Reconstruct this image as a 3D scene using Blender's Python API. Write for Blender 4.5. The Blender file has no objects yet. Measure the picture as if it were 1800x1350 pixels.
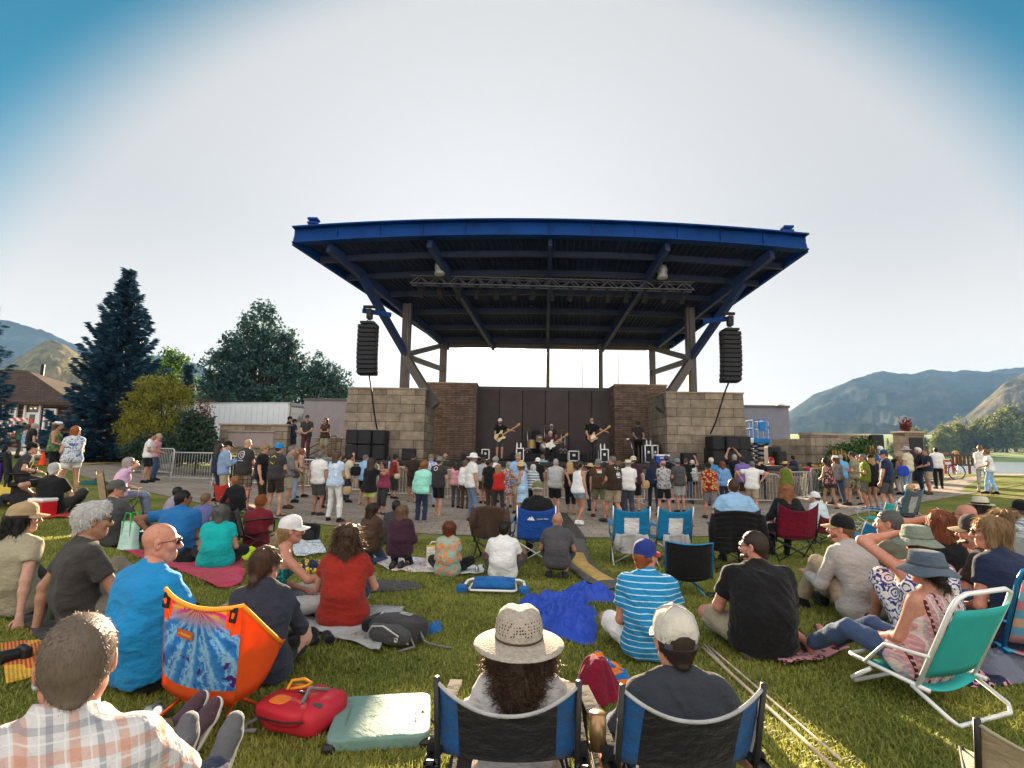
import bpy,math,random
import numpy as np
from mathutils import Vector,Matrix
SC=bpy.context.scene
COL=SC.collection
R=math.radians
random.seed(7);RNG=np.random.default_rng(7)

FPX,CX,CY,CZ=900.0,900.0,675.0,1.8
PITCH,ROLL=math.atan((792-675)/900.0),R(0.8)
_fw=np.array([0,math.cos(PITCH),math.sin(PITCH)])
_u0=np.array([0,-math.sin(PITCH),math.cos(PITCH)])
_r0=np.array([1.0,0,0])
_rt=_r0*math.cos(ROLL)+_u0*math.sin(ROLL)
_up=_u0*math.cos(ROLL)-_r0*math.sin(ROLL)
cam_data=bpy.data.cameras.new('camera')
cam=bpy.data.objects.new('camera',cam_data);COL.objects.link(cam)
cam_data.sensor_width=36;cam_data.lens=18
cam_data.clip_start=0.05;cam_data.clip_end=12000
cam.matrix_world=Matrix(((_rt[0],_up[0],-_fw[0],0),(_rt[1],_up[1],-_fw[1],0),(_rt[2],_up[2],-_fw[2],CZ),(0,0,0,1)))
SC.camera=cam

SUN_EL,SUN_AZ=R(12.2),R(-2.3)
SUN_DIR=Vector((math.sin(SUN_AZ)*math.cos(SUN_EL),math.cos(SUN_AZ)*math.cos(SUN_EL),math.sin(SUN_EL)))
sl=bpy.data.lights.new('sun','SUN');sl.energy=5.0;sl.angle=R(0.5);sl.color=(1.0,0.77,0.5)
so=bpy.data.objects.new('sun',sl);COL.objects.link(so)
so.rotation_euler=SUN_DIR.to_track_quat('Z','Y').to_euler()
SC.view_settings.view_transform='Standard';SC.view_settings.look='None'
SC.view_settings.gamma=1;SC.view_settings.exposure=2.9
SC.view_settings.use_curve_mapping=False
SC.cycles.use_denoising=True
SC.cycles.max_bounces=6;SC.cycles.diffuse_bounces=3;SC.cycles.glossy_bounces=2
SC.cycles.transmission_bounces=4;SC.cycles.transparent_max_bounces=6;SC.cycles.volume_bounces=0
SC.cycles.sample_clamp_indirect=6;SC.cycles.caustics_reflective=False;SC.cycles.caustics_refractive=False
world=bpy.data.worlds.new('World');SC.world=world;world.use_nodes=True
def make_world():
 nt=world.node_tree;nt.nodes.clear();N=nt.nodes.new;L=nt.links.new
 out=N('ShaderNodeOutputWorld');bg=N('ShaderNodeBackground');bg.inputs[1].default_value=0.055
 sky=N('ShaderNodeTexSky');sky.sky_type='NISHITA';sky.sun_disc=False
 sky.sun_elevation=SUN_EL;sky.sun_rotation=SUN_AZ
 tc=N('ShaderNodeTexCoord')
 def math_(op,a,b=None,c=None):
  n=N('ShaderNodeMath');n.operation=op
  for i,s in enumerate((a,b,c)):
   if s is None:continue
   if isinstance(s,(int,float)):n.inputs[i].default_value=s
   else:L(s,n.inputs[i])
  return n.outputs[0]
 def ramp(x,a,b,ya,yb,smooth=True):
  n=N('ShaderNodeMapRange');n.interpolation_type='SMOOTHSTEP' if smooth else 'LINEAR'
  L(x,n.inputs[0])
  for i,v in zip((1,2,3,4),(a,b,ya,yb)):n.inputs[i].default_value=v
  return n.outputs[0]
 dot=N('ShaderNodeVectorMath');dot.operation='DOT_PRODUCT'
 L(tc.outputs['Generated'],dot.inputs[0]);dot.inputs[1].default_value=SUN_DIR
 ang=math_('ARCCOSINE',math_('MINIMUM',dot.outputs['Value'],0.99999))
 sep=N('ShaderNodeSeparateXYZ');L(tc.outputs['Generated'],sep.inputs[0])
 dot2=N('ShaderNodeVectorMath');dot2.operation='DOT_PRODUCT';L(tc.outputs['Generated'],dot2.inputs[0]);dot2.inputs[1].default_value=VEIL_DIR
 metric=math_('ADD',math_('ARCCOSINE',math_('MINIMUM',dot2.outputs['Value'],0.99999)),math_('MULTIPLY',math_('SUBTRACT',sep.outputs[2],0.42),0.45))
 veil=math_('ADD',ramp(ang,0.0,0.75,2.5,1.72),ramp(ang,0.0,0.24,2.2,0.0))
 core=math_('ADD',ramp(ang,0.012,0.075,60.0,0.0),veil)
 f=ramp(metric,R(39.5),R(50),1.0,0.0)
 hz=ramp(sep.outputs[2],0.0,0.40,1.05,0.0)
 glow=N('ShaderNodeCombineColor')
 L(math_('MULTIPLY_ADD',hz,1.25,core),glow.inputs[0]);L(math_('MULTIPLY_ADD',hz,1.0,core),glow.inputs[1]);L(math_('MULTIPLY_ADD',hz,0.7,core),glow.inputs[2])
 tint=N('ShaderNodeMix');tint.data_type='RGBA';tint.blend_type='MULTIPLY';tint.inputs[0].default_value=1.0
 L(sky.outputs[0],tint.inputs[6]);tint.inputs[7].default_value=SKY_TINT
 mix=N('ShaderNodeMix');mix.data_type='RGBA'
 L(f,mix.inputs[0]);L(tint.outputs[2],mix.inputs[6]);L(glow.outputs[0],mix.inputs[7])
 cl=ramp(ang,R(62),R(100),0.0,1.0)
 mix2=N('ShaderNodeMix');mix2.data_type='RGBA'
 L(cl,mix2.inputs[0]);L(mix.outputs[2],mix2.inputs[6]);mix2.inputs[7].default_value=BACK_FILL
 L(mix2.outputs[2],bg.inputs[0]);L(bg.outputs[0],out.inputs[0])
SKY_TINT=(0.03,0.27,0.32,1)
VEIL_DIR=(math.sin(R(1.2))*math.cos(SUN_EL),math.cos(R(1.2))*math.cos(SUN_EL),math.sin(SUN_EL))
BACK_FILL=(4.5,4.25,3.95,1)  # sky behind the camera brightened, added as fill for the crowd's backs
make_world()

def W(u,v,Y):
 d=_fw+_rt*(u-CX)/FPX+_up*(CY-v)/FPX
 return np.array([0,0,CZ])+d*(Y/d[1])
def px(P):
 q=np.array(P,float)-np.array([0,0,CZ]);z=q @ _fw
 return CX+FPX*(q @ _rt)/z,CY-FPX*(q @ _up)/z
def sstep(a,b,x):
 t=np.clip((np.asarray(x,float)-a)/(b-a),0,1);return t*t*(3-2*t)
def T(x,y):
 x=np.asarray(x,float);y=np.asarray(y,float)
 z=0.030*np.clip(10-y,0,12)
 z=z+0.05*np.clip(-x-2.2,0,60)
 right=0.065*np.clip(x-9.5,0,14)
 z=z+right*(1-sstep(27,60,y))-6.0*sstep(28,60,y)*sstep(12,20,x)
 z=z-3.0*sstep(40,75,y)*(1-sstep(10,20,x))*sstep(-20,10,x)
 return z
def G(u,v):
 d=_fw+_rt*(u-CX)/FPX+_up*(CY-v)/FPX
 t=0.3
 while t<400:
  P=np.array([0,0,CZ])+d*t
  if P[2]<T(P[0],P[1]):break
  t+=0.02+t*0.004
 lo,hi=t-0.02-t*0.004,t
 for _ in range(20):
  m=(lo+hi)/2;P=np.array([0,0,CZ])+d*m
  if P[2]<T(P[0],P[1]):hi=m
  else:lo=m
 return np.array([0,0,CZ])+d*hi

class MB:
 def __init__(s):s.v=[];s.f=[];s.m=[];s.n=0
 def add(s,V,Fs,mi=0):
  V=np.asarray(V,float).reshape(-1,3);s.v.append(V)
  for f in Fs:s.f.append([i+s.n for i in f]);s.m.append(mi)
  s.n+=len(V);return s
 def box(s,c,d,rot=None,mi=0,taper=1.0,bev=0.0):
  hx,hy,hz=d[0]/2,d[1]/2,d[2]/2
  if bev>0:
   b=min(bev,hx*.9,hy*.9,hz*.9)
   V=[]
   for sx in (-1,1):
    for sy in (-1,1):
     for sz in (-1,1):
      V+=[(sx*hx,sy*(hy-b),sz*(hz-b)),(sx*(hx-b),sy*hy,sz*(hz-b)),(sx*(hx-b),sy*(hy-b),sz*hz)]
   V=np.array(V);idx={}
   k=0
   for sx in (0,1):
    for sy in (0,1):
     for sz in (0,1):idx[sx,sy,sz]=k;k+=3
   Fs=[]
   for ax in range(3):
    for sg in (0,1):
     o=[(0,0),(1,0),(1,1),(0,1)]
     q=[]
     for a,b_ in o:
      key=[0,0,0];key[ax]=sg;key[(ax+1) % 3]=a;key[(ax+2) % 3]=b_
      q.append(idx[tuple(key)]+ax)
     Fs.append(q if sg else q[::-1])
   for ax in range(3):
    b1,b2=(ax+1) % 3,(ax+2) % 3
    for i in (0,1):
     for j in (0,1):
      def K(a):
       key=[0,0,0];key[ax]=a;key[b1]=i;key[b2]=j;return idx[tuple(key)]
      q=[K(0)+b1,K(1)+b1,K(1)+b2,K(0)+b2]
      Fs.append(q if (i ^ j)==0 else q[::-1])
   for key,i in idx.items():
    t=[i,i+1,i+2];Fs.append(t if sum(key) % 2 else t[::-1])
  else:
   V=np.array([(x*hx*(taper if z>0 else 1),y*hy*(taper if z>0 else 1),z*hz) for z in (-1,1) for x,y in ((-1,-1),(1,-1),(1,1),(-1,1))])
   Fs=[(3,2,1,0),(4,5,6,7),(0,1,5,4),(1,2,6,5),(2,3,7,6),(3,0,4,7)]
  if rot is not None:V=V @ np.array(rot,float).T
  return s.add(V+np.array(c,float),Fs,mi)
 def bar(s,a,b,w,h=None,mi=0,upv=(0,0,1)):
  """rectangular bar from a to b: w across, h along upv"""
  a=np.array(a,float);b=np.array(b,float);h=h or w
  d=b-a;L=np.linalg.norm(d);d=d/L
  u=np.array(upv,float)
  if abs(d @ u)>.98:u=np.array([0,1.0,0])
  x=np.cross(d,u);x/=np.linalg.norm(x);u=np.cross(x,d)
  return s.box((a+b)/2,(w,L,h),np.stack([x,d,u],1),mi)
 def tube(s,pts,r,n=8,mi=0,caps=True,closed=False):
  P=np.array(pts,float);m=len(P)
  rr=np.broadcast_to(np.asarray(r,float),(m,))
  tg=np.gradient(P,axis=0) if not closed else np.roll(P,-1,0)-np.roll(P,1,0)
  tg/=np.linalg.norm(tg,axis=1)[:,None]+1e-9
  u=np.array([0,0,1.0]) if abs(tg[0][2])<.9 else np.array([1.0,0,0])
  rings=[]
  for i in range(m):
   u=u-tg[i]*(u @ tg[i]);u/=np.linalg.norm(u)+1e-9
   w=np.cross(tg[i],u)
   a=np.arange(n)*2*math.pi/n
   rings.append(P[i]+rr[i]*(np.cos(a)[:,None]*u+np.sin(a)[:,None]*w))
  V=np.concatenate(rings);Fs=[]
  for i in range(m if closed else m-1):
   j=(i+1) % m
   for k in range(n):
    k2=(k+1) % n
    Fs.append((i*n+k,i*n+k2,j*n+k2,j*n+k))
  if caps and not closed:Fs+=[tuple(range(n))[::-1],tuple(range((m-1)*n,m*n))]
  return s.add(V,Fs,mi)
 def lathe(s,prof,n=20,mi=0,M=None,sx=1,sy=1):
  """prof: (radius, z) list revolved round z"""
  V=[];Fs=[]
  for r_,z in prof:
   for k in range(n):
    a=2*math.pi*k/n;V.append((r_*math.cos(a)*sx,r_*math.sin(a)*sy,z))
  for i in range(len(prof)-1):
   for k in range(n):
    k2=(k+1) % n
    Fs.append((i*n+k,i*n+k2,(i+1)*n+k2,(i+1)*n+k))
  if prof[0][0]>1e-4:Fs.append(tuple(range(n))[::-1])
  if prof[-1][0]>1e-4:Fs.append(tuple(range((len(prof)-1)*n,len(prof)*n)))
  V=np.array(V)
  if M is not None:V=V @ np.array(M)[:3,:3].T+np.array(M)[:3,3]
  return s.add(V,Fs,mi)
 def prism(s,poly,y0,y1,axes=(0,2,1),mi=0,origin=(0,0,0)):
  """polygon given in axes[0],axes[1], extruded along axes[2] from y0 to y1"""
  n=len(poly);V=np.zeros((2*n,3))
  for k,(a,b) in enumerate(poly):
   for j,y in enumerate((y0,y1)):
    V[k+j*n,axes[0]]=a;V[k+j*n,axes[1]]=b;V[k+j*n,axes[2]]=y
  Fs=[tuple(range(n)),tuple(range(n,2*n))[::-1]]+[(k,k+n,(k+1) % n+n,(k+1) % n) for k in range(n)]
  return s.add(V+np.array(origin,float),Fs,mi)
 def grid(s,fn,nu,nv,mi=0,thick=0.0,closed_u=False):
  """fn(u, v) -> point, u,v in 0..1; thick gives it a second skin"""
  V=np.array([fn(i/(nu-(0 if closed_u else 1)),j/(nv-1)) for j in range(nv) for i in range(nu)],float)
  Fs=[(j*nu+i,j*nu+(i+1) % nu,(j+1)*nu+(i+1) % nu,(j+1)*nu+i) for j in range(nv-1) for i in range(nu if closed_u else nu-1)]
  if thick:
   g=V.reshape(nv,nu,3)
   du=np.gradient(g,axis=1);dv=np.gradient(g,axis=0)
   nn=np.cross(du,dv);nn/=np.linalg.norm(nn,axis=2)[...,None]+1e-9
   V2=(g-nn*thick).reshape(-1,3);o=len(V)
   F2=[tuple(o+i for i in f[::-1]) for f in Fs]
   bd=[(j*nu,(j+1)*nu) for j in range(nv-1)][::-1]
   E=[]
   if not closed_u:
    for j in range(nv-1):
     a,b=j*nu,(j+1)*nu;E.append((a,b,o+b,o+a))
     a,b=j*nu+nu-1,(j+1)*nu+nu-1;E.append((b,a,o+a,o+b))
   for i in range(nu-1):
    a,b=i,i+1;E.append((b,a,o+a,o+b))
    a,b=(nv-1)*nu+i,(nv-1)*nu+i+1;E.append((a,b,o+b,o+a))
   return s.add(np.concatenate([V,V2]),Fs+F2+E,mi)
  return s.add(V,Fs,mi)
 def build(s,name,mats,parent=None,smooth=False,loc=None,**kw):
  V=np.concatenate(s.v) if s.v else np.zeros((0,3))
  return raw(name,V,s.f,mats,parent,smooth,s.m,loc,**kw)
def raw(name,V,Fs,mats,parent=None,smooth=False,mi=None,loc=None,**kw):
 me=bpy.data.meshes.new(name)
 if isinstance(Fs,np.ndarray):
  n,k=Fs.shape
  me.vertices.add(len(V));me.vertices.foreach_set('co',np.ascontiguousarray(V,np.float32).ravel())
  me.loops.add(n*k);me.loops.foreach_set('vertex_index',np.ascontiguousarray(Fs,np.int32).ravel())
  me.polygons.add(n);me.polygons.foreach_set('loop_start',np.arange(0,n*k,k,dtype=np.int32))
  me.polygons.foreach_set('loop_total',np.full(n,k,np.int32))
  me.update(calc_edges=True)
 else:
  me.from_pydata(np.asarray(V).tolist(),[],Fs)
 for m in (mats if isinstance(mats,(list,tuple)) else [mats]):me.materials.append(m)
 if mi is not None and len(mi) and max(mi)>0:me.polygons.foreach_set('material_index',np.asarray(mi,np.int32))
 if smooth:
  me.polygons.foreach_set('use_smooth',np.ones(len(me.polygons),bool))
  if smooth=='auto':me.set_sharp_from_angle(angle=R(38))
 o=bpy.data.objects.new(name,me);COL.objects.link(o)
 if parent is not None:o.parent=parent
 if loc is not None:o.location=loc
 tag(o,**kw)
 return o
def tag(o,label=None,cat=None,group=None,kind=None):
 if label:o['label']=label
 if cat:o['category']=cat
 if group:o['group']=group
 if kind:o['kind']=kind
 return o
def thing(name,label,cat,loc=(0,0,0),rz=0.0,group=None):
 o=bpy.data.objects.new(name,None);COL.objects.link(o);o.empty_display_size=.1
 o.location=tuple(float(q) for q in loc);o.rotation_euler=(0,0,rz)
 return tag(o,label,cat,group)
def dup(root,loc,rz=None,label=None):
 r=root.copy();COL.objects.link(r);r.location=tuple(float(q) for q in loc)
 if rz is not None:r.rotation_euler=(0,0,rz)
 if label:r['label']=label
 def rec(src,dst):
  for ch in list(src.children):
   c=ch.copy();COL.objects.link(c);c.parent=dst;rec(ch,c)
 rec(root,r)
 return r

def _nt(name):
 m=bpy.data.materials.new(name);m.use_nodes=True;nt=m.node_tree
 b=nt.nodes['Principled BSDF'];return m,nt,b
def lin(c):
 return tuple(c) if len(c)==4 else tuple(c)+(1,)
def sc(c,k):return tuple(min(1,x*k) for x in c[:3])+(1,)
def noise_node(nt,scale,detail=4,rough=.55,coord='Object',stretch=None,dist=0):
 N=nt.nodes.new;L=nt.links.new
 tc=N('ShaderNodeTexCoord');n=N('ShaderNodeTexNoise');n.inputs['Scale'].default_value=scale
 n.inputs['Detail'].default_value=detail;n.inputs['Roughness'].default_value=rough;n.inputs['Distortion'].default_value=dist
 if stretch:
  mp=N('ShaderNodeMapping');mp.inputs['Scale'].default_value=stretch;L(tc.outputs[coord],mp.inputs[0]);L(mp.outputs[0],n.inputs['Vector'])
 else:L(tc.outputs[coord],n.inputs['Vector'])
 return n
def ramp_node(nt,fac,stops,interp='LINEAR'):
 n=nt.nodes.new('ShaderNodeValToRGB');n.color_ramp.interpolation=interp
 e=n.color_ramp.elements
 while len(e)>1:e.remove(e[-1])
 e[0].position=stops[0][0];e[0].color=lin(stops[0][1])
 for p,c in stops[1:]:
  q=e.new(p);q.color=lin(c)
 nt.links.new(fac,n.inputs[0]);return n
def bump_node(nt,b,h,strength=.3,dist=.01):
 n=nt.nodes.new('ShaderNodeBump');n.inputs['Strength'].default_value=strength;n.inputs['Distance'].default_value=dist
 nt.links.new(h,n.inputs['Height']);nt.links.new(n.outputs[0],b.inputs['Normal']);return n
_cache={}
def mat(name,c,rough=.8,metal=0.0,var=.15,vs=6,bump=0.0,bs=60,bd=.005,c2=None,spec=.3,stretch=None,coat=0,trans=0.0):
 key=('m',name)
 if key in _cache:return _cache[key]
 m,nt,b=_nt(name)
 n=noise_node(nt,vs,5,.6,stretch=stretch)
 rp=ramp_node(nt,n.outputs['Fac'],[(.28,sc(c,1-var)),(.72,sc(c2,1) if c2 else sc(c,1+var))])
 nt.links.new(rp.outputs[0],b.inputs['Base Color'])
 b.inputs['Roughness'].default_value=rough;b.inputs['Metallic'].default_value=metal
 b.inputs['Specular IOR Level'].default_value=spec;b.inputs['Coat Weight'].default_value=coat
 if bump:
  n2=noise_node(nt,bs,4,.6,stretch=stretch);bump_node(nt,b,n2.outputs['Fac'],bump,bd)
 if trans:
  add_trans(nt,b,rp.outputs[0],trans)
 _cache[key]=m;return m
def add_trans(nt,b,col,amt):
 t=nt.nodes.new('ShaderNodeBsdfTranslucent');mx=nt.nodes.new('ShaderNodeMixShader');mx.inputs[0].default_value=amt
 nt.links.new(col,t.inputs[0]);out=nt.nodes['Material Output']
 nt.links.new(b.outputs[0],mx.inputs[1]);nt.links.new(t.outputs[0],mx.inputs[2]);nt.links.new(mx.outputs[0],out.inputs[0])
def emat(name,c,s):
 m,nt,b=_nt(name);b.inputs['Base Color'].default_value=lin(c);b.inputs['Emission Color'].default_value=lin(c);b.inputs['Emission Strength'].default_value=s;return m

def _hash(ix,iy,iz):
 h=(ix*374761393+iy*668265263+iz*2147483647*3+1013904223) & 0x7fffffff
 h=((h ^ (h>>13))*1274126177) & 0x7fffffff
 return ((h ^ (h>>16)) & 0xffff)/32767.5-1
def vnoise(P):
 P=np.asarray(P,float);i=np.floor(P).astype(np.int64);f=P-i;f=f*f*(3-2*f)
 r=0
 for dx in (0,1):
  for dy in (0,1):
   for dz in (0,1):
    w=(f[...,0] if dx else 1-f[...,0])*(f[...,1] if dy else 1-f[...,1])*(f[...,2] if dz else 1-f[...,2])
    r=r+w*_hash(i[...,0]+dx,i[...,1]+dy,i[...,2]+dz)
 return r
def fbm(P,o=4):
 P=np.asarray(P,float);r=0;a=1.0
 for k in range(o):r=r+a*vnoise(P*2**k+17.3*k);a*=.5
 return r

def ground_mat():
 m,nt,b=_nt('lawn_ground')
 n1=noise_node(nt,0.9,6,.6);n2=noise_node(nt,30,4,.7)
 r1=ramp_node(nt,n1.outputs['Fac'],[(.3,(.10,.145,.028)),(.52,(.18,.205,.05)),(.72,(.29,.24,.10))])
 r2=ramp_node(nt,n2.outputs['Fac'],[(.3,(.45,.45,.4)),(.7,(1.2,1.2,1.0))])
 mx=nt.nodes.new('ShaderNodeMix');mx.data_type='RGBA';mx.blend_type='MULTIPLY';mx.inputs[0].default_value=1
 nt.links.new(r1.outputs[0],mx.inputs[6]);nt.links.new(r2.outputs[0],mx.inputs[7]);nt.links.new(mx.outputs[2],b.inputs['Base Color'])
 b.inputs['Roughness'].default_value=.95;b.inputs['Specular IOR Level'].default_value=.1
 bump_node(nt,b,n2.outputs['Fac'],.8,.03);return m
def brick_mat(name,c1,c2,mortar,w,h,msize=.012,vertical=True,bump=.6,off=.5,var=.5,rough=.9,ns=3.0):
 m,nt,b=_nt(name);N=nt.nodes.new;L=nt.links.new
 tc=N('ShaderNodeTexCoord');vec=tc.outputs['Object']
 if vertical:
  sp=N('ShaderNodeSeparateXYZ');L(vec,sp.inputs[0]);cb=N('ShaderNodeCombineXYZ')
  ad=N('ShaderNodeMath');ad.operation='ADD';L(sp.outputs[0],ad.inputs[0]);L(sp.outputs[1],ad.inputs[1])
  L(ad.outputs[0],cb.inputs[0]);L(sp.outputs[2],cb.inputs[1]);vec=cb.outputs[0]
 nz=N('ShaderNodeTexNoise');nz.inputs['Scale'].default_value=1.3
 L(vec,nz.inputs['Vector'])
 bt=N('ShaderNodeTexBrick');L(vec,bt.inputs['Vector']);bt.offset=off;bt.offset_frequency=2
 bt.inputs['Scale'].default_value=1;bt.inputs['Brick Width'].default_value=w;bt.inputs['Row Height'].default_value=h
 bt.inputs['Mortar Size'].default_value=msize;bt.inputs['Color1'].default_value=lin(c1);bt.inputs['Color2'].default_value=lin(c2)
 bt.inputs['Mortar'].default_value=lin(mortar);bt.inputs['Bias'].default_value=0.0
 n=noise_node(nt,ns,6,.65)
 rp=ramp_node(nt,n.outputs['Fac'],[(.25,(1-var,)*3),(.75,(1+var*.6,)*3)])
 mx=N('ShaderNodeMix');mx.data_type='RGBA';mx.blend_type='MULTIPLY';mx.inputs[0].default_value=1
 L(bt.outputs[0],mx.inputs[6]);L(rp.outputs[0],mx.inputs[7]);L(mx.outputs[2],b.inputs['Base Color'])
 b.inputs['Roughness'].default_value=rough;b.inputs['Specular IOR Level'].default_value=.15
 ad=N('ShaderNodeMath');ad.operation='MULTIPLY_ADD';L(n.outputs['Fac'],ad.inputs[0]);ad.inputs[1].default_value=.5
 inv=N('ShaderNodeMath');inv.operation='SUBTRACT';inv.inputs[0].default_value=1;L(bt.outputs['Fac'],inv.inputs[1]);L(inv.outputs[0],ad.inputs[2])
 bump_node(nt,b,ad.outputs[0],bump,.02);return m
M_ground=ground_mat()
M_stone=brick_mat('sandstone_blocks',(.33,.27,.205),(.19,.155,.12),(.09,.07,.05),1.15,.36,.012)
M_ledge=brick_mat('ledgestone',(.25,.175,.135),(.15,.108,.085),(.07,.05,.04),.42,.085,.008,bump=1.0)
M_pave=brick_mat('pavers',(.33,.285,.24),(.26,.22,.185),(.15,.125,.105),.40,.20,.012,vertical=False,bump=.5,var=.3,ns=1.2)
M_blue=mat('blue_cast_steel',(.001,.034,.165),.6,0,.28,1.2,spec=.12)  # blue cast of roof edges against bright sky put into the base colour
M_under=mat('dark_roof_deck',(.014,.022,.055),.6,0,.2,3)
M_steel=mat('bronze_painted_steel',(.085,.072,.066),.5,0,.12,3,.05,30)
M_steelb=mat('blue_grey_steel',(.018,.034,.10),.5,0,.12,3)
M_black=mat('black_speaker_paint',(.012,.012,.014),.6,0,.3,8,.1,90)
M_blackp=mat('black_plastic',(.014,.014,.015),.45,0,.2,8)
M_grille=mat('black_grille',(.02,.02,.023),.7,.2,.3,60,.4,200,.002)
M_alu=mat('aluminium',(.62,.62,.63),.38,.9,.1,10)
M_truss=mat('dark_truss_tube',(.10,.10,.115),.4,.7,.1,10)
M_galv=mat('galvanised_steel',(.55,.56,.56),.42,.6,.15,12)
M_white=mat('white_paint',(.72,.72,.70),.5,0,.06,3)
M_wood=mat('weathered_wood',(.19,.11,.06),.8,0,.3,4,.3,30,stretch=(1,1,8))
M_dark=mat('dark_void',(.008,.008,.009),.9,0,.1)
M_glass=mat('dark_window_glass',(.02,.025,.03),.08,0,.1,spec=.6)
M_asphalt=mat('asphalt',(.10,.098,.095),.95,0,.25,2.5,.5,120)

def build_ground():
 ys=np.concatenate([np.linspace(-6,12,60),np.linspace(12.5,60,70),np.geomspace(63,5000,24)])
 xs=np.concatenate([-np.geomspace(60,5000,16)[::-1],np.linspace(-55,55,130),np.geomspace(60,5000,16)])
 X,Y=np.meshgrid(xs,ys);Z=T(X,Y)
 m=sstep(-20,-120,X)*0
 V=np.stack([X,Y,Z+m],-1).reshape(-1,3);nx,ny=len(xs),len(ys)
 a=(np.arange(ny-1)[:,None]*nx+np.arange(nx-1)).ravel()
 F_=np.stack([a,a+1,a+nx+1,a+nx],1)
 raw('ground',V,F_,M_ground,smooth=True,kind='structure')
build_ground()
def strip(name,lower,upper,m,dz,nu=90,nv=14,kind='structure'):
 def resamp(pts,n):
  P=np.array(pts,float);d=np.r_[0,np.cumsum(np.linalg.norm(np.diff(P,axis=0),axis=1))]
  t=np.linspace(0,d[-1],n);return np.stack([np.interp(t,d,P[:,k]) for k in (0,1)],1)
 A,B=resamp(lower,nu),resamp(upper,nu)
 V=[]
 for j in range(nv):
  Q=A+(B-A)*j/(nv-1);V.append(np.c_[Q,T(Q[:,0],Q[:,1])+dz])
 V=np.concatenate(V);a=(np.arange(nv-1)[:,None]*nu+np.arange(nu-1)).ravel()
 return raw(name,V,np.stack([a,a+1,a+nu+1,a+nu],1),m,smooth=True,kind=kind)
PLAZA_LOW=[G(*q)[:2] for q in ((-120,792),(0,797),(72,806),(147,838),(227,858),(300,874),(420,900),(520,918),(700,936),(900,945),(1090,946),(1290,943),(1420,925),(1500,905),(1560,893),(1640,880),(1720,866),(1800,852),(1900,842))]
_up_r=[G(*q)[:2] for q in ((1900,833),(1800,838),(1700,843),(1620,845))]
_up_l=[G(*q)[:2] for q in ((221,803),(119,790),(0,779),(-120,772))]
strip('plaza_paving',PLAZA_LOW,(_up_r+[(12,21),(0,20.4),(-9,21)]+_up_l)[::-1],M_pave,.014,120,26)
def lake():
 m,nt,b=_nt('lake_water');b.inputs['Base Color'].default_value=(.22,.27,.31,1);b.inputs['Roughness'].default_value=.22
 n=noise_node(nt,.8,4,.6,stretch=(1,3,1));bump_node(nt,b,n.outputs['Fac'],.8,.6)
 V=[(14,45,-.75),(900,45,-.75),(900,450,-.75),(60,450,-.75)]
 raw('lake_water',V,[(0,1,2,3)],m,kind='structure')
lake()

def hill_mat(name,stops,scale,stretch=None,gully=None):
 m,nt,b=_nt(name);n=noise_node(nt,scale,8,.65,stretch=stretch)
 r_=ramp_node(nt,n.outputs['Fac'],stops);nt.links.new(r_.outputs[0],b.inputs['Base Color'])
 b.inputs['Roughness'].default_value=1;b.inputs['Specular IOR Level'].default_value=0;return m
def hill(name,ridge,Yf,Yr,zf,m,amp=.08,seed=0,nu=220,nt_=60,prof=1.25,fs=9.0,uend=None):
 us=np.linspace(ridge[0][0],ridge[-1][0],nu);vs=np.interp(us,[q[0] for q in ridge],[q[1] for q in ridge])
 V=[]
 for j in range(nt_):
  t=j/(nt_-1)*1.1
  Yd=Yf+(Yr-Yf)*t
  for u,v in zip(us,vs):
   zr=W(u,v,Yr)[2]
   h=t**prof if t<=1 else 1-(t-1)*1.5
   x=(u-900)/900*Yd*1.01
   V.append((x,Yd,zf+(zr-zf)*h,t))
 V=np.array(V);t=V[:,3]
 H=(np.interp(V[:,0]/V[:,1],(us-900)/900,[W(u,v,Yr)[2] for u,v in zip(us,vs)])-zf)
 n=fbm(np.c_[V[:,0]/Yr*fs*3,V[:,1]/Yr*fs,np.full(len(V),seed*7.7)],5)
 V[:,2]+=H*amp*n*np.sin(np.clip(t,0,1)*math.pi)**.7+H*.012*fbm(np.c_[V[:,0]/Yr*90,V[:,1]/Yr*60,np.full(len(V),seed+3.3)],2)
 a=(np.arange(nt_-1)[:,None]*nu+np.arange(nu-1)).ravel()
 raw(name,V[:,:3],np.stack([a,a+1,a+nu+1,a+nu],1),m,smooth=True,kind='structure')
M_hill1=hill_mat('blue_mountain_scrub',[(.3,(.02,.035,.035)),(.55,(.05,.06,.05)),(.75,(.13,.12,.09))],.012)
M_hill2=hill_mat('sage_hillside',[(.34,(.035,.042,.03)),(.5,(.085,.08,.06)),(.7,(.17,.15,.11))],.035)
M_hill3=hill_mat('tan_hillside',[(.35,(.05,.06,.025)),(.55,(.17,.14,.07)),(.72,(.27,.21,.11))],.05)
hill('mountain',[(1300,790),(1385,722),(1430,692),(1500,665),(1555,652),(1600,656),(1640,647),(1668,653),(1700,649),(1740,651),(1770,646),(1800,645),(2050,640)],750,1900,-12,M_hill1,.10,1)
hill('hillside',[(1590,800),(1620,762),(1660,742),(1690,733),(1730,700),(1765,672),(1800,655),(1900,610),(2050,590)],520,900,-6,M_hill2,.10,2)
hill('mountain',[(-250,520),(-60,550),(22,567),(60,578),(100,594),(130,606),(300,628),(350,641),(400,660),(560,720)],900,1800,2,M_hill1,.08,3)
hill('hillside',[(-200,700),(-60,670),(15,640),(50,612),(80,596),(100,600),(135,622),(180,650),(300,665),(420,700),(560,760)],260,700,1.5,M_hill3,.12,4)
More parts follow.
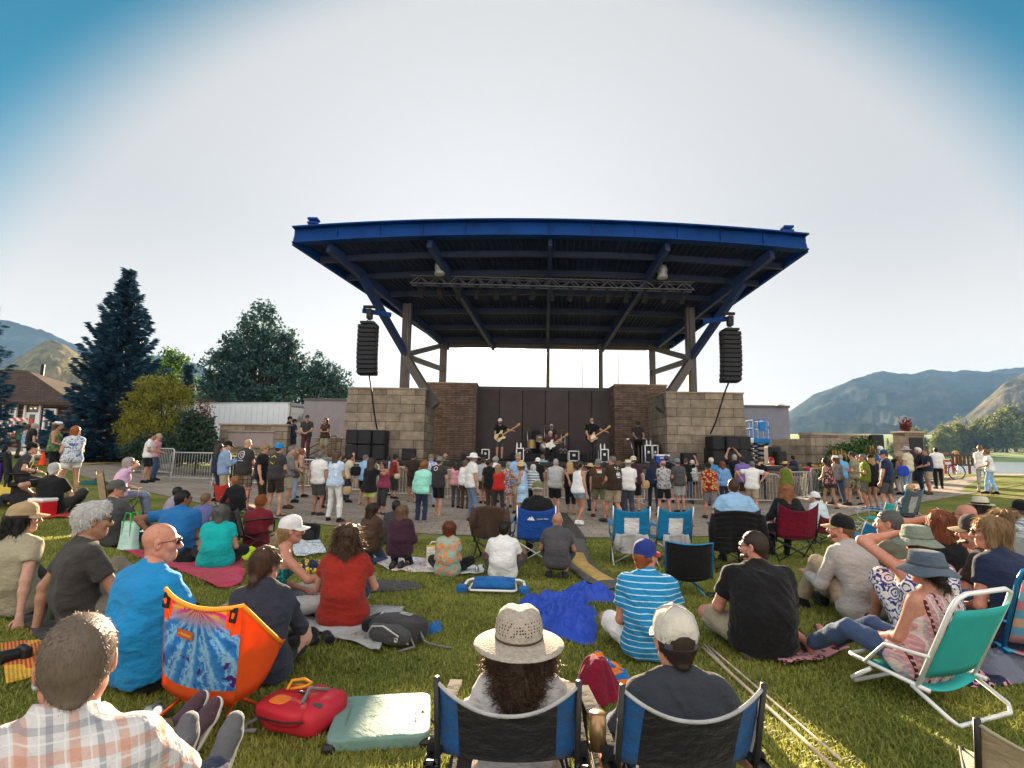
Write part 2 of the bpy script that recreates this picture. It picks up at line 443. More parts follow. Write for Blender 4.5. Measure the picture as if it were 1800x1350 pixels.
def bank():
 m,nt,b=_nt('mown_bank');n=noise_node(nt,.06,5,.6)
 r_=ramp_node(nt,n.outputs['Fac'],[(.35,(.07,.14,.015)),(.55,(.13,.22,.03)),(.7,(.22,.22,.06))]);nt.links.new(r_.outputs[0],b.inputs['Base Color']);b.inputs['Roughness'].default_value=1
 xs=np.linspace(240,900,80);ts=np.linspace(0,1,24);V=[]
 for t in ts:
  y=330+270*t
  for x in xs:
   edge=1.0-0.12*sstep(200,330,x)
   yy=330*edge+(600-330*edge)*t
   z=-1.2+1.6*sstep(0,.05,t)+22*sstep(.1,1,t)*sstep(180,420,x+60*t)+4*t
   V.append((x,yy,z))
 a=(np.arange(23)[:,None]*80+np.arange(79)).ravel()
 raw('grass_bank_terrain',np.array(V),np.stack([a,a+1,a+81,a+80],1),m,smooth=True,kind='structure')
bank()

DECK_Y,DECK_Z=19.5,1.37
def stage():
 t=thing('stage_platform','long stone faced stage platform with black top edge behind the crowd','stage',(0,0,0))
 xl,xr=W(452,800,DECK_Y)[0],W(1392,810,DECK_Y)[0]
 MB().box(((xl+xr)/2,DECK_Y+4.0,DECK_Z/2-.12),(xr-xl,8.0,DECK_Z-.04)).build('front_wall',M_stone,t)
 b=MB();b.box(((xl+xr)/2,DECK_Y+3.98,DECK_Z-.07),(xr-xl+.12,8.3,.14),bev=.015);b.build('deck',mat('black_deck',(.03,.027,.026),.7,0,.3,2),t)
 MB().box((1.7,24.0,DECK_Z+.16),(3.4,2.2,.32),bev=.02).build('drum_riser',M_black,t)
stage()
def wall_block(name,label,x0,x1,y0,y1,ztop,m,batter_left=0,batter_right=0,cat='wall',capm=None):
 t=thing(name,label,cat,((x0+x1)/2,y0,0));ox=(x0+x1)/2
 b=MB();hx=(x1-x0)/2
 V=[(-hx-batter_left,0,0),(hx+batter_right,0,0),(hx+batter_right,y1-y0,0),(-hx-batter_left,y1-y0,0),(-hx,0,ztop),(hx,0,ztop),(hx,y1-y0,ztop),(-hx,y1-y0,ztop)]
 b.add(V,[(3,2,1,0),(4,5,6,7),(0,1,5,4),(1,2,6,5),(2,3,7,6),(3,0,4,7)]);b.build('masonry',m,t)
 if capm is not None:
  MB().box((0,(y1-y0)/2,ztop+.03),(2*hx+.08,y1-y0+.08,.06),bev=.01).build('cap',capm,t)
 return t
M_cap=mat('cap_stone',(.30,.24,.17),.85,0,.2,3)
wall_block('stone_wall','tall pale sandstone block wall left of the stage opening',-6.62,-3.5,20.6,23.4,4.2,M_stone,.28,0,capm=M_cap)
wall_block('stone_wall','tall pale sandstone block wall right of the stage opening',6.25,9.36,20.6,23.4,4.2,M_stone,0,.16,capm=M_cap)
_a,_b=W(750,676,24)[0],W(838,676,24)[0]
wall_block('stone_wall','brown ledgestone wall behind the stage on the bassist side',_a,_b,24,25.2,4.9,M_ledge,capm=M_cap)
_a,_b=W(1080,681,24)[0],W(1172,681,24)[0]
wall_block('stone_wall','brown ledgestone wall behind the keyboard player',_a,_b,24,25.2,4.93,M_ledge,capm=M_cap)
def backwall():
 a,b_=W(838,690,25.3)[0],W(1080,690,25.3)[0]
 t=thing('stage_backdrop','dark panelled backdrop wall between the two ledgestone walls','backdrop',(0,25.3,0))
 mm=[mat('dark_panel',(.075,.058,.060),.8,0,.2,1.5),mat('dark_panel_two',(.088,.070,.072),.8,0,.2,1.5)]
 n=6;w=(b_-a)/n
 for i in range(n):
  MB().box((a+w*(i+.5),0,2.45),(w-.03,.2,4.75),bev=.01).build('panel',mm[i % 2],t)
 MB().box(((a+b_)/2,.22,2.4),(b_-a,.2,4.8)).build('wall',mm[0],t)
 MB().box(((a+b_)/2,.05,4.86),(b_-a,.35,.16)).build('top_rail',M_steel,t)
backwall()
def canopy():
 t=thing('stage_canopy','huge blue edged steel stage roof on slanting braced columns','stage roof',(0,0,0))
 FL,FR,YF=W(517,427,17)[0],W(1417,443,17)[0],17.0
 BL,BR,YB=W(783,607,26)[0],W(1178,607,26)[0],26.0
 zf,zb=8.80,7.22
 cam_=lambda s:.40*(1-(2*s-1)**2)
 def U(s,q,dz=0):
  x=(BL+(BR-BL)*s)*(1-q)+(FL+(FR-FL)*s)*q
  return np.array([x,YB+(YF-YB)*q,zb+(zf-zb)*q+cam_(s)*q+dz])
 n=300;V=[];Fs=[]
 for i in range(n+1):
  k=i % 4;dz=.16+(.05 if k in (1,2) else 0)
  V+=[U(i/n,0,dz),U(i/n,1,dz)]
 for i in range(n):Fs.append((2*i,2*i+1,2*i+3,2*i+2))
 raw('roof_deck',V,Fs,M_under,t)
 V=[];Fs=[]
 for i in range(25):
  V+=[U(i/24,0,.26),U(i/24,1,.52)]
 for i in range(24):Fs.append((2*i,2*i+2,2*i+3,2*i+1))
 raw('roof_skin',V,Fs,M_blue,t)
 ns=28;b=MB()
 def sweep(prof,q,sgn=1):
  V=[]
  for i in range(ns+1):
   P=U(i/ns,q)
   for dy,dz in prof:V.append(P+np.array([0,dy,dz]))
  k=len(prof);Fs=[]
  for i in range(ns):
   for j in range(k):Fs.append((i*k+j,i*k+(j+1) % k,(i+1)*k+(j+1) % k,(i+1)*k+j))
  Fs+=[tuple(range(k))[::-1],tuple(range(ns*k,ns*k+k))]
  b.add(V,Fs)
 sweep([(-.20,-.02),(.18,-.02),(.18,.02),(.02,.02),(.02,.50),(.18,.50),(.18,.55),(-.26,.55),(-.26,.50),(-.03,.50),(-.03,.02),(-.20,.02)],1)
 for i in range(1,12):b.box(U(i/12,1)+(0,-.06,.26),(.03,.06,.46))
 b.build('fascia_beam',M_blue,t)
 MB().bar(U(0,0)+(0,.1,.05),U(1,0)+(0,.1,.05),.14,.42).build('rear_beam',M_steel,t)
 MB().bar(U(0,1,.12),U(0,0,.08),.14,.34).build('side_beam',M_blue,t)
 MB().bar(U(1,1,.12),U(1,0,.08),.14,.34).build('side_beam',M_blue,t)
 for q,w in ((.06,.1),(.22,.12),(.40,.12),(.58,.12),(.74,.14),(.88,.14)):
  b=MB()
  for i in range(12):
   b.bar(U(i/12,q,.02),U((i+1)/12+.002,q,.02),w,.22)
  b.build('purlin',M_under,t)
 def raf(u0,u1,m,w=.17,h=.34,name='rafter'):
  q0=U(u0,0,-.16);q1=U(u1,.985,-.12);MB().bar(q0,q1,w,h).build(name,m,t)
 sL0,sL1=(-3.45-BL)/(BR-BL),(W(573,430,17)[0]-FL)/(FR-FL)
 sR0,sR1=(W(1145,607,26)[0]-BL)/(BR-BL),(W(1362,440,17)[0]-FL)/(FR-FL)
 raf(sL0+.01,sL1,M_steelb);raf(sR0,sR1,M_steelb)
 raf((W(962,607,26)[0]-BL)/(BR-BL),(W(967,430,17)[0]-FL)/(FR-FL),M_steelb,.12,.3)
 raf((W(1057,607,26)[0]-BL)/(BR-BL),(W(1176,430,17)[0]-FL)/(FR-FL),M_steelb)
 raf((W(868,607,26)[0]-BL)/(BR-BL),(W(752,430,17)[0]-FL)/(FR-FL),M_steelb)
 def roofz(x,y):
  q=(YB-y)/(YB-YF);return zb+(zf-zb)*q+.3*q*.5
 cl,cr=W(710,682,21.6)[0]+.02,W(1217,692,21.6)[0]-.02
 for x in (cl,cr):
  b=MB();b.box((x,21.6,(4.2+roofz(x,21.6))/2),(.14,.36,roofz(x,21.6)-4.2-.1))
  b.box((x-.13,21.6,(4.2+roofz(x,21.6))/2),(.10,.3,roofz(x,21.6)-4.25));b.box((x+.13,21.6,(4.2+roofz(x,21.6))/2),(.10,.3,roofz(x,21.6)-4.25))
  b.build('column',M_steel,t)
 rl,rr=W(779,640,25.7)[0],W(1145,640,25.7)[0]
 for x in (rl,rr):MB().box((x,25.7,6.1),(.34,.34,2.4),bev=.02).build('column',M_steel,t)
 for u,w in ((963,.16),(1055,.22)):
  MB().box((W(u,640,25.7)[0],25.7,6.05),(w,.2,2.4)).build('column',M_steel,t)
 for u in (1023,1086):
  MB().box((W(u,640,25.7)[0],25.7,6.05),(.03,.03,2.4)).build('tension_rod',M_steel,t)
 zn=W(708,622,21.6)[2]
 for x,sg,s1,uu in ((cl,-1,sL1,(778,649)),(cr,1,sR1,(1145,655))):
  fr=U(s1,.80,-.3)
  MB().bar((x,21.55,zn),fr,.2,.3).build('strut',M_steelb,t)
  rx=rl if sg<0 else rr
  MB().bar((x-sg*.1,21.7,zn+.02),(rx,25.5,7.05),.16,.22).build('brace',M_steel,t)
  MB().bar((x-sg*.1,21.7,zn-.12),(rx,25.5,W(uu[0],uu[1],25.5)[2]),.16,.22).build('brace',M_steel,t)
  e=W(766,714,20.9) if sg<0 else W(1158,720,20.9)
  MB().bar((x-sg*.05,21.5,zn-.2),e,.22,.34).build('brace',M_steel,t)
 for u,v,sg in ((649,546,-1),(1278,559,1)):
  P=W(u,v,18.6);x1=cl if sg<0 else cr
  b=MB();b.bar(P+(sg*.25,0,0),P+(-sg*.7,.5,-.02),.12,.16);b.build('hoist_arm',M_blue,t)
 for v,us in ((537,(737,800,866,934,1002,1067,1130,1195)),(579,(830,890,996,1047,1101,1154)),(490,(868,1005,1060,1119,1189,1250))):
  for u in us:
   q={537:.42,579:.2,490:.62}[v];Yq=YB+(YF-YB)*q
   P=W(u,v,Yq);b=MB();b.lathe([(.10,-.12),(.10,.22)],10);o=b.build('downlight',M_black,t,True,loc=(P[0],P[1],P[2]+.1))
   MB().lathe([(.0,-.13),(.085,-.13)],10).build('lens',mat('dull_lens',(.6,.58,.5),.2,.3),o)
 for u,v in ((773,470),(1164,476)):
  P=W(u,v,18.7);b=MB();b.lathe([(.02,.75),(.02,.2),(.16,.18),(.19,.05),(.19,-.05)],14);b.lathe([(.17,-.05),(.2,-.28),(.0,-.3)],14)
  b.build('pendant_lamp',M_galv,t,'auto',loc=P)
 for u,v in ((551,398),(1384,412)):
  P=W(u,v,17.2);b=MB()
  b.box((0,0,.24),(.36,.3,.09),bev=.02);b.box((.0,0,.09),(.36,.3,.09),bev=.02);b.box((0,.05,.1),(.06,.06,.3))
  b.build('floodlight',M_blue,t,loc=P)
canopy()
def line_array(u,v0,v1,label,curve):
 Y=18.4;top=W(u,v0,Y);bot=W(u,v1,Y);n=11;h=(top[2]-bot[2])/n
 t=thing('line_array_speaker',label,'loudspeaker',(top[0],Y,bot[2]),group='line array loudspeakers')
 for i in range(n):
  z=h*(n-i-.5);q=i/(n-1);bend=-.02-.34*max(0,q-.45)**2*1.2
  a=R(2+24*max(0,q-.4)*-1)
  rot=[[1,0,0],[0,math.cos(a),-math.sin(a)],[0,math.sin(a),math.cos(a)]]
  b=MB();b.box((0,bend*-1,z),(.66,.42,h*.93),rot,bev=.02)
  b.box((0,bend*-1-.215,z),(.56,.02,h*.70),rot,1)
  for sx in (-1,1):b.box((sx*.34,bend*-1-.02,z),(.03,.3,h*.8),rot)
  o=b.build('cabinet',[M_black,M_grille],t)
 b=MB();b.box((0,.05,h*n+.05),(.5,.6,.08));b.tube([(-.2,0,h*n+.05),(0,0,h*n+.2),(.2,0,h*n+.05)],.02)
 b.build('rigging_frame',M_black,t)
 b=MB();b.box((0.02,0,h*n+.4),(.2,.24,.38),bev=.03);b.tube([(0,0,h*n+.55),(0,0,h*n+.75)],.015);b.tube([(-.22,0,h*n+.68),(.2,0,h*n+.68)],.06)
 b.build('chain_hoist',M_black,t)
 return t,bot
_,bl=line_array(648,571,657,'black curved line array of speakers hanging left of the stage',-1)
_,br=line_array(1283,583,670,'black curved line array of speakers hanging right of the stage',1)
for bb,zt,lab,dx in ((bl,W(655,757,20)[2],'black cable hanging from the left line array',.05),(br,W(1272,765,20)[2],'black cable hanging from the right line array',-.25)):
 z0=bb[2];P=[(bb[0]+dx*q,18.45+1.3*q,z0+(zt-z0)*q+.06*math.sin(q*7)) for q in np.linspace(0,1,14)]
 b=MB();b.tube(P,.03,6);tag(b.build('speaker_cable',M_blackp,smooth=True),lab,'cable')
def sub_stack(x0,x1,y,ztop,label):
 t=thing('subwoofer_stack',label,'loudspeaker',((x0+x1)/2,y,DECK_Z),group='subwoofer stacks on the stage wings')
 w=x1-x0;h=ztop-DECK_Z;nx=3
 for i in range(nx):
  for j in range(2):
   cw=w/nx;c=(-w/2+cw*(i+.5),0+.12*abs(i-1),h/2*(j+.5))
   b=MB();b.box(c,(cw-.02,.8,h/2-.02),bev=.03);b.box((c[0],c[1]-.405,c[2]),(cw-.14,.02,h/2-.14),mi=1)
   for sx in (-1,1):b.box((c[0]+sx*(cw/2-.05),c[1]-.41,c[2]),(.03,.015,.16))
   b.build('cabinet',[M_black,M_grille],t)
sub_stack(W(608,800,20)[0],W(677,800,20)[0],20.1,W(640,755,19.8)[2],'black subwoofer stack in front of the left sandstone wall')
sub_stack(W(1250,800,20)[0],W(1318,800,20)[0],20.1,W(1284,766,19.8)[2],'black subwoofer stack in front of the right sandstone wall')
def truss():
 A,B=W(722,493,19.3),W(1218,505,19.3);L=B[0]-A[0];n=30
 t=thing('lighting_truss','long aluminium box truss hung under the stage roof','truss',A)
 d=(B-A);b=MB();hz=.15
 for dy in (-hz,hz):
  for dz in (-hz,hz):b.tube([(0,dy,dz),tuple(d+(0,dy,dz))],.028,6)
 b.build('chords',M_truss,t)
 b=MB()
 for i in range(n):
  p,q=d*i/n,d*(i+1)/n;s=1 if i % 2 else -1
  for dy in (-hz,hz):b.tube([p+(0,dy,s*hz),q+(0,dy,-s*hz)],.014,5)
  for dz in (-hz,hz):b.tube([p+(0,s*hz,dz),q+(0,-s*hz,dz)],.014,5)
 b.build('lattice',M_truss,t)
 for q in (.1,.37,.63,.9):MB().tube([d*q+(0,0,hz),d*q+(0,0,2.2)],.02,5).build('hanging_chain',M_blackp,t)
 proto=None
 for i in range(15):
  q=(i+.6)/15.2;P=A+d*q+(0,0,-.2)
  if proto is None:
   proto=thing('stage_light','small black stage light clamped under the aluminium truss','stage light',P,0,'stage lights hung on the truss')
   b=MB();b.box((0,0,.0),(.05,.05,.12));b.tube([(-.14,0,-.28),(-.15,0,-.06),(.15,0,-.06),(.14,0,-.28)],.015,6);b.build('yoke',M_black,proto)
   rot=np.array(Matrix.Rotation(R(50),4,'X'));rot[:3,3]=(0,0,-.28)
   b=MB();b.lathe([(.06,.18),(.09,.12),(.10,-.15),(.115,-.17)],12,M=rot);h=b.build('lamp_head',M_black,proto,'auto')
   b=MB();b.lathe([(.0,-.15),(.09,-.15)],12,M=rot);b.build('lens',mat('stage_lens',(.25,.25,.3),.1,.5),h)
  else:
   r_=dup(proto,P,R((i*53) % 40-20))
truss()
def low_wall_left():
 Y=23.5;x0,x1=W(386,760,Y)[0],W(505,760,Y)[0];z1=W(445,748,Y)[2];zb=.1
 t=thing('stone_planter_wall','low sandstone wall with a pale recessed panel beside the white trailer','wall',(x0,Y,0))
 w=x1-x0
 MB().box((w/2,.35,z1/2),(w,.7,z1)).build('masonry',M_stone,t)
 MB().box((w/2,.35,z1+.04),(w+.1,.8,.09),bev=.02).build('cap',M_cap,t)
 MB().box((w*.47,-.012,z1-.62),(w*.66,.02,.62)).build('panel',mat('pale_panel',(.30,.25,.24),.8,0,.15,1.5),t)
 b=MB();b.box((w*.47,-.03,z1-.27),(w*.70,.08,.06));b.box((w*.47,-.03,z1-.97),(w*.70,.08,.06));b.build('panel_frame',M_cap,t)
 MB().box((w*.06,-.02,z1-.7),(.16,.06,.24),bev=.02).build('vent',M_steel,t)
low_wall_left()
def low_wall_right():
 Y=22.0;t=thing('stone_planter_wall','long low sandstone wall right of the stage behind the green bush','wall',(0,0,0))
 p=[W(1362,776,22.5),W(1415,768,21.5),W(1540,765,23.0)]
 for a,b_ in zip(p[:-1],p[1:]):
  a,b_=a.copy(),b_.copy();h=(a[2]+b_[2])/2;a[2]=b_[2]=h/2
  MB().bar(a,b_,.55,h).build('masonry',M_stone,t)
 a,b_=p[1].copy(),p[2].copy();zz=(a[2]+b_[2])/2+.04;a[2]=b_[2]=zz;MB().bar(a,b_,.65,.08).build('cap',M_cap,t)
low_wall_right()
def pillar():
 P=G(1600,848);P=W(1601,830,24.0);g=float(T(P[0],24.0));top=W(1601,762,24)[2];h=top-g
 t=thing('stone_pillar','square sandstone pillar with a black speaker niche and red plant on top','pillar',(P[0],24.0,g))
 MB().box((0,0,h/2),(.86,.8,h),taper=.96).build('masonry',M_stone,t)
 MB().box((0,0,h+.04),(.98,.92,.09),bev=.02).build('cap',M_cap,t)
 MB().box((.05,-.41,h*.48),(.62,.06,h*.86),bev=.02).build('speaker_niche',M_black,t)
 b=MB()
 for i in range(26):
  a=RNG.uniform(0,6.28);r_=RNG.uniform(0,.35);hh=RNG.uniform(.2,.75);b.tube([(r_*math.cos(a)*.4,r_*math.sin(a)*.4,h+.05),(r_*math.cos(a),r_*math.sin(a),h+.05+hh)],[.012,.004],4)
  for k in range(9):
   q=RNG.uniform(.3,1);c=np.array([r_*math.cos(a)*(.4+.6*q),r_*math.sin(a)*(.4+.6*q),h+.05+hh*q]);d1=RNG.normal(size=3)*.045;d2=RNG.normal(size=3)*.035
   b.add([c-d1,c+d2,c+d1,c-d2],[(0,1,2,3)],0)
 b.build('red_plant',mat('red_leaf',(.16,.02,.02),.7,0,.3),t)
pillar()
def side_speaker():
 P=W(1534,780,22.6);t=thing('loudspeaker','tall black loudspeaker at the end of the right stone wall','loudspeaker',(P[0],22.5,float(T(P[0],22.5))))
 top=W(1534,764,22.5)[2]-float(T(P[0],22.5))
 MB().box((0,0,top/2),(.55,.5,top),bev=.03).build('cabinet',M_black,t);MB().box((0,-.26,top*.7),(.45,.02,top*.5)).build('grille',M_grille,t)
side_speaker()
def trailer():
 c=W(500,800,29);g=float(T(c[0],29.0));P0=np.array([c[0],29.0]);top=W(500,709,29)[2]-g
 t=thing('truck_trailer','white box trailer with closed rear door parked behind the low stone wall','trailer',(P0[0],P0[1],g))
 ax=np.array([-.985,.17,0]);ay=np.array([.30,.95,0]);ay/=np.linalg.norm(ay)
 rot=np.stack([ax,ay,[0,0,1]],1);Lh,Wd=9.0,2.5;z0=1.0
 ctr=ax*Lh/2+ay*Wd/2
 m_side=mat('white_trailer_side',(.62,.66,.72),.45,0,.05,1.0)
 MB().box(ctr+(0,0,(z0+top)/2),(Lh,Wd,top-z0),rot).build('body',m_side,t)
 b=MB()
 for i in range(26):b.box(ax*(i+.5)*Lh/26+ay*-.006+(0,0,(z0+top)/2),(.025,.02,top-z0-.2),rot)
 b.build('side_seams',mat('trailer_seam',(.5,.54,.6),.5),t)
 b=MB()
 for i in range(7):b.box(ax*-.03+ay*Wd/2+(0,0,z0+(top-z0-.2)*(i+.5)/7),(.04,Wd-.3,(top-z0-.2)/7-.02),rot,bev=.008)
 b.build('rear_door',M_white,t)
 b=MB();
 for yy in (.06,Wd-.06):b.box(ax*-.06+ay*yy+(0,0,(z0+top)/2),(.12,.12,top-z0+.04),rot)
 b.box(ax*-.06+ay*Wd/2+(0,0,top-.02),(.12,Wd,.16),rot);b.box(ctr+(0,0,top+.03),(Lh,Wd+.04,.06),rot);b.build('frame',M_galv,t)
 b=MB();q=ax*-.075+ay*Wd*.5+(0,0,top-.95)
 pts=[(-.6,0),(-.35,.32),(-.2,.22),(0,.55),(.18,.3),(.33,.4),(.62,0),(.3,-.06),(-.3,-.06)]
 b.add([q+ay*a+np.array([0,0,h]) for a,h in pts],[tuple(range(9))[::-1]]);b.build('emblem',mat('emblem_grey',(.33,.34,.35),.6),t)
 for xx in (1.2,2.4,7.5):
  for yy in (.15,Wd-.15):
   rr=np.eye(4);rr[:3,0]=[0,0,1];rr[:3,1]=ax;rr[:3,2]=ay;rr[:3,3]=ax*xx+ay*yy+(0,0,.5);MB().lathe([(.0,-.14),(.42,-.14),(.5,-.1),(.5,.1),(.42,.14),(.0,.14)],18,M=rr).build('wheel',M_blackp,t,'auto')
trailer()
def building(name,label,u0,u1,vt,Y,m,extra=None,dy=3.0):
 a,b_=W(u0,vt,Y),W(u1,vt,Y);h=(a[2]+b_[2])/2
 t=thing(name,label,'building',(a[0],Y,0));w=b_[0]-a[0]
 MB().box((w/2,dy/2,h/2-.5),(w,dy,h+1)).build('wall',m,t)
 MB().box((w/2,dy/2,h+.05),(w+.1,dy+.1,.12)).build('roof_edge',M_steel,t)
 return t,a,h
M_stucco=mat('grey_stucco',(.24,.22,.24),.9,0,.1,2,.2,60)
t_,a_,h_=building('backstage_building','plain grey backstage building between the trailer and left stone wall',535,640,704,28,M_stucco)
t_,a_,h_=building('backstage_building','plain blue grey backstage building right of the stage',1290,1386,716,27,mat('blue_grey_wall',(.17,.18,.22),.9,0,.1,2))
b=MB();b.box((2.4,-.1,h_+.14),(.35,.3,.07));b.tube([(2.4,0,h_),(2.4,-.05,h_+.12)],.02);b.build('roof_lamp',M_galv,t_)
def left_parapet():
 a,b_=W(556,765,23)[0],W(602,765,23)[0]
 t=thing('stone_parapet','pale low stone parapet lit by the sun beside the stage stairs','wall',((a+b_)/2,23,DECK_Z))
 MB().box((0,0,.42),(b_-a,.4,.84)).build('masonry',M_stone,t)
 MB().box((0,0,.87),(b_-a+.06,.46,.06),bev=.01).build('cap',M_cap,t)
 P=W(560,795,22.3);P[2]=DECK_Z
 r_=thing('stair_handrail','brown metal stair handrail between two stage crew members','handrail',P)
 b=MB()
 for dz in (0,-.3):b.tube([(-.5,0,.35+dz),(.55,0,.95+dz),(.75,0,.95+dz)],.025,6)
 for x,z in ((-.45,.38),(.1,.7),(.72,.95)):b.tube([(x,0,0),(x,0,z)],.022,6)
 b.build('rails',mat('brown_rail',(.13,.075,.04),.5),r_,True)
left_parapet()
def scissor_lift():
 Y=23.6;a,b_=W(1321,775,Y),W(1350,775,Y);w=b_[0]-a[0];z0=0.4;zp=W(1335,774,Y)[2];zt=W(1335,739,Y)[2]
 t=thing('scissor_lift','bright blue scissor lift with a raised railed basket right of the stage','scissor lift',((a[0]+b_[0])/2,Y,0))
 mb=mat('lift_blue',(.0,.17,.50),.45,0,.08,4)
 MB().box((0,.5,.75),(w*1.3,1.6,.5),bev=.05).build('chassis',mb,t)
 n=6
 for dy in (-.1,1.1):
  b=MB()
  for i in range(n):
   z=1.0+(zp-1.15)*i/n;z2=1.0+(zp-1.15)*(i+1)/n
   b.bar((-w*.45,dy,z),(w*.45,dy,z2),.05,.07);b.bar((w*.45,dy,z),(-w*.45,dy,z2),.05,.07)
  b.build('scissor_arms',M_black,t)
 MB().box((0,.5,zp-.02),(w,1.5,.22),bev=.02).build('platform',mb,t)
 b=MB()
 for x in (-w/2+.03,-w*.17,w*.17,w/2-.03):
  for y in (-.2,1.2):b.bar((x,y,zp),(x,y,zt),.045)
 for y in (-.2,1.2):
  for z in (zp+.55,zt):b.bar((-w/2,y,z),(w/2,y,z),.045)
 for x in (-w/2+.03,w/2-.03):
  for z in (zp+.55,zt):b.bar((x,-.2,z),(x,1.2,z),.045)
 b.build('guard_rail',mb,t)
 MB().box((0.02,-.24,zp+.62),(w*.4,.05,zt-zp-.5),bev=.01).build('gate_panel',mb,t)
 for dx in (-.4,.4):
  M4=np.eye(4);M4[:3,0]=[0,0,1];M4[:3,2]=[1,0,0];M4[:3,1]=[0,1,0];M4[:3,3]=(dx,-.1,.28)
  MB().lathe([(0,-.08),(.26,-.08),(.28,0),(.26,.08),(0,.08)],16,M=M4).build('wheel',M_blackp,t,'auto')
scissor_lift()
def barrier_proto():
 t=thing('crowd_barrier','','barrier',(0,0,0),0,'galvanised crowd barriers')
 w,h=2.3,1.08;r_=.19
 pts=[(-w/2,0,.16)]+[(-w/2,0,h-.12),(-w/2+.04,0,h-.04),(-w/2+.12,0,h)]+[(w/2-.12,0,h),(w/2-.04,0,h-.04),(w/2,0,h-.12),(w/2,0,.16)]
 MB().tube(pts+[(-w/2,0,.16)],.021,6).build('frame',M_galv,t,True)
 b=MB()
 for i in range(19):x=-w/2+w*(i+1)/20;b.tube([(x,0,.16),(x,0,h)],.008,4,caps=False)
 b.build('bars',M_galv,t,True)
 for x in (-w/2+.1,w/2-.1):
  b=MB();b.box((x,0,.012),(.06,.6,.02));b.bar((x,0,.02),(x,0,.17),.04);b.build('foot',M_galv,t)
 return t
BAR=barrier_proto();_first=[True]
def barrier_run(pts,label,n=None):
 P=[np.array(q) for q in pts]
 for a,b_ in zip(P[:-1],P[1:]):
  d=b_-a;L=np.linalg.norm(d);k=max(1,round(L/2.36))
  for i in range(k):
   c=a+d*(i+.5)/k;rz=math.atan2(d[1],d[0])
   loc=(c[0],c[1],float(T(c[0],c[1]))+.014)
   if _first[0]:
    _first[0]=False;BAR.location=loc;BAR.rotation_euler=(0,0,rz);BAR['label']=label;o=BAR
   else:o=dup(BAR,loc,rz,label)
barrier_run([G(224,822)[:2],G(242,832)[:2]],'grey crowd barrier at the far left end of the fence')
barrier_run([G(242,832)[:2],G(309,842)[:2]],'grey crowd barrier behind the two men in white and red')
barrier_run([G(309,846)[:2],G(378,852)[:2]],'grey crowd barrier in front of the shrub by the trailer')
barrier_run([G(380,854)[:2],(-6.9,18.6),(-4.8,18.5),(9.6,18.5)],'grey crowd barrier along the foot of the stage')
barrier_run([(9.6,18.5),G(1475,868)[:2],G(1545,868)[:2]],'grey crowd barrier below the right stone wall and bush')

